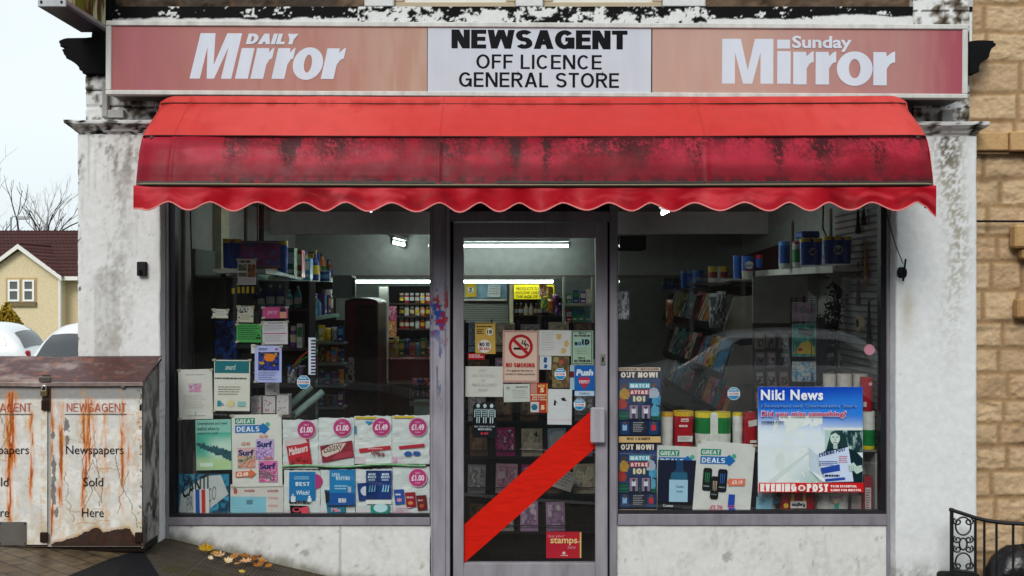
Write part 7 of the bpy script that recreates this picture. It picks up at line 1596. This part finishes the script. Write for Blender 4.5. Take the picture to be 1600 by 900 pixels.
slab('dark_crate', 1163, 1190, 709, 800, .12, .2, '28282c', 'dark crate below the deep red roll', 'crate', bev=.01)
for i, a in enumerate((1289, 1311, 1336)): rolls(a, a+[20, 24, 24][i], 585, 640, .18, 1, [(1, 'b9b5ac')], 'roll_pack', ['cream roll directly above the blue board, left of three', 'cream roll above the blue board, middle of three', 'cream roll above the blue board, right of three'][i], 'roll', 'cream rolls above the blue board')
rolls(1347, 1367, 590, 642.5, .07, 1, [(1, 'a01a26')], 'roll_pack', 'dark red roll stacked on the green roll right of the blue board', 'roll pack', GB, mark=lambda s, a, b, c_, d: (s.disc(1360, 600, 3, 'c89098', 10), s.rect(1349, 628, 1354, 636, 'c8b8b8')))
rolls(1348, 1371, 643.5, 703, .07, 1, [(.1, 'd8c420'), (.52, '1c7438'), (1, 'd0d2cc')], 'roll_pack', 'white and green upside down roll right of the blue board', 'roll pack', GB)
m = MB(); m.box(px(1368, .08), px(1374, .08), .08, .3, .338, pz(708, .08), C('a8a8a2'), .002); m.box(px(1346, .08), px(1367.5, .08), .24, .25, .338, pz(709, .08), C('8c8c86')); m.build('white_shelf_end', 'flat', None, 'white upright board below the green roll at the right edge', 'board')
rolls(1177, 1219, 769, 803, .1, 1, [(1, 'bcd0d4')], 'soft_pack', 'pale blue toilet roll pack at the foot of the window beside the drink can poster', 'roll pack', GB, mark=lambda s, a, b, c_, d: (s.poly([(1182, 776), (1208, 777), (1205, 797), (1181, 795)], '8cc4d8'), s.disc(1212, 784, 3.4, '1c5c80', 12), s.lines(1186, 780, 1196, 790, 3, '50707c', 4, .4)))
rolls(1221, 1276, 770, 803, .07, 3, [(.12, 'd8b030'), (1, '98141f')], 'soft_pack', 'red and gold upside down roll pack below the blue board', 'roll pack', GB, mark=lambda s, a, b, c_, d: (s.rect(1235, 783, 1260, 794, 'cfc8c0'), s.text('Regina', 1237, 785, 1258, 792.5, '303844', bold=.05, flipped=True), s.disc(1228, 790, 4, 'd8b030', 10)))
rolls(1277, 1330, 772, 803, .1, 2, [(1, 'd4d0c8')], 'soft_pack', 'white roll pack with pastel rainbow print below the blue board', 'roll pack', GB, mark=lambda s, a, b, c_, d: (s.poly([(1298, 776), (1318, 774), (1310, 785), (1300, 786)], 'd8a8b4'), s.poly([(1301, 780), (1314, 779), (1306, 789)], 'd8d0a0'), s.poly([(1304, 788), (1311, 785), (1310, 796), (1304, 799)], '50a8a0')))
slab('carton', 1331, 1349, 775, 802, .12, .12, 'a89c98', 'pale mauve carton right of the pastel roll pack', 'carton', 'gloss')
s = Sheet(1350, 745, 1363, 801, Y=.07, col='8c2c38', thick=.08); s.rect(1352, 762, 1361, 798, 'b8b0ac'); s.lines(1353, 765, 1360, 796, 8, '6a5c60', 4, .5); s.done('tall_carton', 'tall red carton with pale barcode panel in the bottom right corner', 'carton', None, 'gloss')
# --- right wall: shelf with big packs
rs = thing('window_shelf', 'white shelf with lipped edge high in the right window, holding big blue packs', 'shelf', (2.1, 1.3, 1.78))
m = MB(); m.box(2.0, 2.249, .42, 2.4, 1.795, 1.815, C('b4b4ac'), .003); m.box(1.988, 1.999, .42, 2.4, 1.785, 1.83, C('d0d0c8'), .002); m.build('board', 'flat', rs)
for y in (.7, 1.5, 2.2):
    m = MB(); m.prism([(2.02, 1.794), (2.24, 1.794), (2.24, 1.6)], y, y+.01, C('8c8c84')); m.build('bracket', 'matte', rs)
GR2 = 'packs on the high white shelf of the right window'
def pk(s, a, b, c_, d): s.disc((a+c_)/2, (b+d)/2, (c_-a)*.17, 'b4bcc4', 14); s.text('Soft', (a+c_)/2-(c_-a)*.14, (b+d)/2-4, (a+c_)/2+(c_-a)*.14, (b+d)/2+4, '16202c', bold=.04, shear=.2)
rolls(1288, 1332, 369, 412, .5, 3, [(.86, '164a9c'), (1, 'c8a828')], 'roll_pack', 'big blue roll pack with yellow top, nearest on the high white shelf', 'roll pack', GR2, mark=pk)
rolls(1252, 1287, 372, 414, .72, 2, [(.86, '164a9c'), (1, 'c8a828')], 'roll_pack', 'blue roll pack with yellow top, second nearest on the high white shelf', 'roll pack', GR2, mark=pk)
slab('blue_tub', 1253, 1281, 361, 371.5, .78, .15, '1c58a8', 'flat blue tub resting on the second blue roll pack', 'tub', 'gloss', bev=.008)
rolls(1219, 1237, 377, 420, 1.3, 1, [(.2, 'b8c0c4'), (.85, '1c4c98'), (1, '3c80c0')], 'roll_pack', 'slim blue and white pack left of the brown stick', 'roll pack', GR2)
rolls(1240, 1252, 377, 418, 1.1, 1, [(.2, 'c8c8c4'), (.7, '2c8444'), (.9, 'c0c4c0'), (1, 'a8303c')], 'roll_pack', 'slim green and white pack right of the brown stick', 'roll pack', GR2)
for a, b, c_, Yy, col, lab in ((1298, 326, 371, .9, '8c8478', 'pale broom stick standing behind the big blue packs'), (1238, 345, 419, 1.15, '6c6458', 'brown stick between the two slim packs')):
    m = MB(); m.tube([P(a, b, Yy), P(a, c_, Yy)], .012, C(col), 8); m.build('broom_stick', 'matte', None, lab, 'stick')
# shelving further back on the right: maroon pelmet, packs, magazine tiers
mr_ = thing('magazine_shelving', 'long dark magazine shelving with pale end panels along the right wall', 'shelving', (2.0, 3, 0))
m = MB(); m.prismx([(2.45, 1.80), (5.2, 1.80), (5.2, 1.93), (2.45, 2.05)], 2.20, 2.245, C('3a1c22')); m.build('pelmet', 'matte', mr_)
m = MB(); m.box(1.62, 2.2, 1.9, 5.1, 1.715, 1.735, C('3c3430'), .003); m.build('top_board', 'matte', mr_)
m = MB(); m.box(2.15, 2.20, 1.9, 5.1, .0, 1.71, C('1c1614')); m.build('back_panel', 'matte', mr_)
TZ = (1.36, .98, .68, .38)
for ti, z in enumerate(TZ):
    m = MB(); m.prism([(1.66, z-.02), (1.62, z+.05), (1.632, z+.05), (1.67, z-.005), (2.148, z+.03), (2.148, z+.01)], 1.95, 5.0, C('2a2422')); m.build('tier', 'matte', mr_)
for y, f in ((1.88, 1), (3.4, 0), (5.0, 0)):
    m = MB()
    for z in TZ[:3]: m.prism([(1.66, z-.05), (1.62, z+.0), (1.70, z+.26), (2.148, z+.30), (2.148, z-.05)], y, y+.018, C('8f867c') if f else C('4a4440'))
    m.build('end_panel', 'matte', mr_)
rr = random.Random(71)
for ti, z in enumerate(TZ[:3]):
    for i in range(14):
        y = 2.0+i*.215; h = rr.uniform(.26, .30); n1 = rr.choice(['red', 'light blue', 'yellow', 'white', 'pink', 'grey', 'orange', 'cream', 'teal', 'black']); n2 = rr.choice(['white', 'red', 'yellow', 'black'])
        m = MB(); x0 = 1.665; lean = .10; w_ = .20; c1, c2 = C(CN[n1]), C(CN[n2]); nn = 5
        vs = [(x0, y, z+.004), (x0, y+w_, z+.004), (x0+lean, y+w_, z+h), (x0+lean, y, z+h)]; vs += [(a+.008, b, c_-.001) for a, b, c_ in vs]
        m.add(vs, [(0, 3, 2, 1), (4, 5, 6, 7), (0, 1, 5, 4), (1, 2, 6, 5), (2, 3, 7, 6), (3, 0, 4, 7)], lerp(c1, (.8, .8, .8), .15))
        for gy in range(4):
            for gz2 in range(6):
                u0, u1, v0, v1 = gy/4, (gy+1)/4, gz2/6, (gz2+1)/6; f = float(vn(gy*1.3+i*3.1, gz2*1.1+ti, 5))
                cc = c2 if (gz2 == 5) else (c1 if f < .5 else lerp(c1, C(rr.choice(['a08068', '303840', 'c0b8b0', '284060'])), .8))
                g2 = lambda u, v: (x0+lean*v-.001, y+w_*(.04+.92*u), z+.004+(h-.004)*(.02+.96*v))
                m.add([g2(u0, v0), g2(u0, v1), g2(u1, v1), g2(u1, v0)], [(0, 1, 2, 3)], cc)
        m.build('magazine', 'gloss', None, '%s magazine with %s masthead, %s along the %s tier at right' % (n1, n2, ORD[i], ('top', 'middle', 'lower')[ti]), 'magazine', 'magazines on the right wall tiers')
GP = 'packs on top of the magazine shelving'
rolls(1083, 1101, 422, 449, 3.4, 1, [(.85, '1c60b8'), (1, '2c70c0')], 'roll_pack', 'bright blue roll pack with pale ring, middle of the magazine shelving top', 'roll pack', GP, mark=pk)
rolls(1064, 1082, 423, 450, 3.5, 2, [(.85, '1c60b8'), (1, '7c9cc0')], 'roll_pack', 'blue roll pair just left of the ringed blue pack', 'roll pack', GP)
rolls(1034, 1062, 428, 452, 4.2, 4, [(.3, '1c4c90'), (.8, '5c88b0'), (1, 'b84030')], 'roll_pack', 'four slim blue rolls with red tops, furthest back on the magazine shelving', 'roll pack', GP)
rolls(1108, 1139, 416, 447, 2.6, 2, [(.4, 'a8a49c'), (.72, '6c1820'), (1, 'b09428')], 'roll_pack', 'maroon and gold roll pack beside the ringed blue pack', 'roll pack', GP)
rolls(1147, 1160, 399, 436, 2.1, 1, [(.9, '1c50a0'), (1, '2c60b0')], 'roll_pack', 'narrow blue pack left of the white lettered pack', 'roll pack', GP)
rolls(1161, 1180, 400, 436, 2.0, 1, [(.35, 'a8a49c'), (1, '1c50a0')], 'roll_pack', 'blue pack with white badge and dark lettering above the magazines', 'roll pack', GP, mark=lambda s, a, b, c_, d: (s.disc(1170.5, 414, 7, 'c0c4c4', 16, 6), s.text('Andrex', 1164, 412, 1178, 417, '203060', bold=.02), s.rect(1164, 421, 1178, 423, 'a02028')))
rolls(1182, 1193, 398, 418, 1.95, 1, [(.7, '1c50a0'), (1, 'a02430')], 'roll_pack', 'short blue tub with red lid right of the lettered pack', 'tub', GP)
slab('pack_board', 1140, 1196, 436, 439, 1.85, .3, '7c7468', 'small pale board under the lettered blue pack', 'shelf')
slab('hatch_box', 960, 1010, 368, 390, 3.3, .4, '15171f', 'dark box mounted under the grey beam in the right window', 'cabinet')
for i, (a, b, c_, d) in enumerate(((1108, 458, 1126, 512), (1120, 455, 1134, 508), (1040, 468, 1052, 512))):
    k = (D+1.8)/F; item('bag', px((a+c_)/2, 1.8), 1.8, pz(d, 1.8), (c_-a)*k, (d-b)*k, .04, ['50545a', '3c3c40', '6a4030'][i], ['a8acb0', '8c9094', 'a86840'][i], i).build('hanging_packet', 'gloss', None, ['silvery film packet hanging over the top magazine tier', 'darker silver packet right of the first silvery one', 'brownish packet hanging over the far magazines'][i], 'packet', 'film packets over the magazines')
# wire postcard spinner
Ys = .5; spn = thing('card_spinner', 'black wire postcard spinner above the blue board', 'rack', (px(1256, Ys), Ys, pz(602, Ys)))
m = MB()
for a in (1236, 1277): m.tube([P(a, 466, Ys), P(a, 602, Ys)], .0035, (.012,)*3, 6)
for y in (466, 470, 503, 558, 562, 598): m.tube([P(1236, y, Ys), P(1277, y, Ys)], .0028, (.012,)*3, 6)
for a in (1244, 1268):
    for y in (466, 534, 580): m.tube([P(a, y, Ys-.012), P(a, y+22, Ys-.012)], .002, (.012,)*3, 5)
m.build('wire_frame', 'dark', spn)
m = MB(); m.tube([P(1256, 462, Ys+.05), P(1256, 640, Ys+.05)], .008, (.015,)*3, 8); m.build('pole', 'dark', spn)
m = MB(); m.box(px(1279, Ys), px(1286, Ys+.05), Ys, Ys+.06, pz(600, Ys), pz(496, Ys), (.01,)*3); m.build('side_pocket', 'dark', spn)
for y0, y1, cols, lab, f in ((473, 502, ['8c7880', 'a89098', '7c8894', 'b06870'], 'silver and pink postcard at the top of the spinner', 4), (506, 557, ['2c7c70', '3c9088', '286858', '44a090'], 'green postcard in the middle of the spinner', 3), (565, 596, ['9ca4a0', 'b0b8b4', '3c84a8', 'a8acac', '2c6080'], 'pale postcard with blue shapes at the bottom of the spinner', 4)):
    s = Sheet(1238, y0, 1275, y1, Y=Ys+.004, col='a8a8a4', thick=.006); s.img(1238.5, y0+.5, 1274.5, y1-.5, 14, 14, blobs(cols, y0, f))
    if y0 == 506: s.poly([(1248, 512), (1272, 516), (1270, 526), (1247, 521)], '101c24'); s.poly([(1240, 552), (1252, 536), (1262, 532), (1272, 542), (1273, 554)], 'b8a040'); s.disc(1250, 546, 4, 'a03c30', 10, 3)
    s.done('postcard', lab, 'postcard', 'postcards on the spinner', 'gloss')
# pegged small packs behind the spinner
bd = thing('peg_board', 'grey peg board with hooks behind the spinner of the right window', 'board', (px(1250, 1.0), 1.0, .9))
m = MB(); m.box(px(1176, 1.02), px(1350, 1.02), 1.02, 1.035, .35, pz(505, 1.02), C('4c4c4a')); m.build('panel', 'matte', bd)
m = MB(); m.box(px(1176, 1.02), px(1262, 1.02), 1.022, 1.033, pz(504, 1.02), 1.77, C('a3a59e')); m.build('upper_panel', 'matte', bd)
rr = random.Random(81); q = 0
for ri, y0 in enumerate((520, 550, 580, 612)):
    for i in range(9):
        a = 1180+i*18.5+rr.uniform(-1.5, 1.5)
        if 1232 < a < 1268 or (ri == 3 and a > 1184): continue
        Yy = .94+rr.uniform(-.06, .0); n1 = rr.choice(['grey', 'mauve', 'dusky pink', 'dark grey', 'tan']); cc = {'grey': '8c8c90', 'mauve': '84707c', 'dusky pink': '9c7070', 'dark grey': '505054', 'tan': '8c7c68'}[n1]
        s = Sheet(a, y0, a+14.5, y0+rr.uniform(23, 27), Y=Yy, rot=rr.uniform(-5, 5), col=cc, thick=.015); s.rect(a+2, y0+2, a+12.5, y0+8, 'a8a4a0'); s.img(a+2.5, y0+10, a+12, y0+22, 3, 4, blobs([cc, '303034', 'b0aca8'], i+ri*7, 3))
        s.done('blister_pack', '%s blister pack, %s from the left in the %s row of the peg board' % (n1, ORD[i], ORD[ri]), 'packet', 'blister packs on the peg board', 'gloss')
# dark artificial garland
rr = random.Random(91); t = thing('artificial_plant', 'dark artificial leafy garland hanging below the high white shelf', 'plant', (px(1310, .8), .8, pz(520, .8)))
m = MB(); mb2 = MB(); m.tube([P(1300, 420, .8), P(1306, 450, .8), P(1312, 490, .8), P(1305, 522, .8)], .008, (.01,)*3, 6); m.build('stem', 'dark', t)
for i in range(420):
    v = rr.random(); cx_ = 1303+9*math.sin(v*5)+rr.gauss(0, 10 if v > .3 else 6)
    p = Vector(P(cx_, 425+v*100, .8+rr.uniform(-.07, .07))); d = Vector((rr.uniform(-1, 1), rr.uniform(-.6, .6), rr.uniform(-1, .6))).normalized(); e = d.orthogonal().normalized()
    L = rr.uniform(.025, .05); mb2.add([p, p+d*L*.5+e*L*.28, p+d*L, p+d*L*.5-e*L*.28], [(0, 1, 2, 3)], lerp(C('0c100c'), C('1c241a'), rr.random()))
mb2.build('foliage', 'leaf', t)
# slatted side panel with hanging tools at the right edge
sp2 = thing('slatwall_panel', 'grey slatted side panel with hooks at the right edge of the right window', 'panel', (2.2, .6, .4))
m = MB(); m.box(2.20, 2.215, .10, 1.0, .35, 2.2, C('8c8888')); m.build('backing', 'matte', sp2)
m = MB()
for i in range(44): m.box(2.192, 2.199, .10, 1.0, .36+i*.042, .372+i*.042, C('5c5858'))
m.build('slats', 'matte', sp2)
for a, b, c_, Yy, col, nm, lab in ((1353, 378, 440, .35, '9c7850', 'wooden_brush', 'wooden handled brush hanging on the slatted side panel'), (1343, 325, 358, .5, '1c1c1e', 'scissors', 'black scissors hanging highest on the slatted panel'), (1352, 322, 345, .4, '2a2a2c', 'padlock_pack', 'dark small pack hanging highest near the glass edge'), (1341, 410, 470, .45, '6c4c40', 'tinsel', 'reddish brown tinsel strand left of the wooden brush'), (1358, 470, 530, .3, '141416', 'dark_pouch', 'black pouch hanging low on the slatted panel')):
    x_ = 2.17; m = MB(); k = (D+Yy)/F; zt_ = pz(b, Yy); zb_ = pz(c_, Yy); xc = min(px(a, Yy), 2.175)
    m.tube([(xc, Yy, zb_), (xc, Yy, zb_+(zt_-zb_)*.55), (xc, Yy, zt_)], .014, C(col), 10, .006); m.tube([(xc, Yy, zt_), (2.2, Yy, zt_+.005)], .003, C('606060'), 5)
    m.box(xc-.016, xc+.016, Yy-.01, Yy+.01, zb_-.03, zb_+.02, lerp(C(col), (.05, .05, .05), .4), .004); m.build(nm, 'matte', None, lab, nm.replace('_', ' '), 'things hanging on the slatted side panel')
m = MB(); m.tube([(2.13, .38, pz(505, .38)), (2.16, .38, pz(505, .38))], .05, C('a89c80'), 18); m.tube([(2.128, .38, pz(505, .38)), (2.162, .38, pz(505, .38))], .028, C('3c3830'), 14); m.build('tape_roll', 'gloss', None, 'beige tape roll hanging at the right edge above the pink sticker', 'tape roll')

# dim clutter between the wall shelving and the cooler
cl = thing('snack_stand', 'narrow dark stand of snacks between the wall shelving and the maroon cooler', 'stand', (px(515, 1.6), 1.7, -.1))
m = MB(); m.box(px(497, 1.75), px(538, 1.75), 1.75, 1.77, -.1, pz(500, 1.75), C('1c1a1c')); m.build('back_panel', 'matte', cl)
for yy_ in (535, 568, 602, 636):
    m = MB(); m.box(px(497, 1.6), px(538, 1.6), 1.58, 1.748, pz(yy_+3, 1.6), pz(yy_, 1.6), C('6a7a74')); m.build('shelf', 'flat', cl)
rr = random.Random(101)
for ri, yy_ in enumerate((535, 568, 602, 636)):
    for i in range(4):
        n1 = rr.choice(['orange', 'brown', 'dark blue', 'purple', 'yellow', 'grey', 'red']); n2 = rr.choice(['white', 'cream', 'yellow', 'light blue']); k = (D+1.62)/F
        item('bag' if (i+ri) % 3 else 'box', px(502+i*10, 1.62), 1.64, pz(yy_, 1.6)+.002, 9*k, rr.uniform(18, 27)*k, .05, CN[n1], CN[n2], i+ri).build('snack_packet', 'gloss', None, '%s packet, %s from left on the %s shelf of the narrow snack stand' % (n1, ORD[i], RL[ri]), 'packet', 'snacks on the narrow stand')
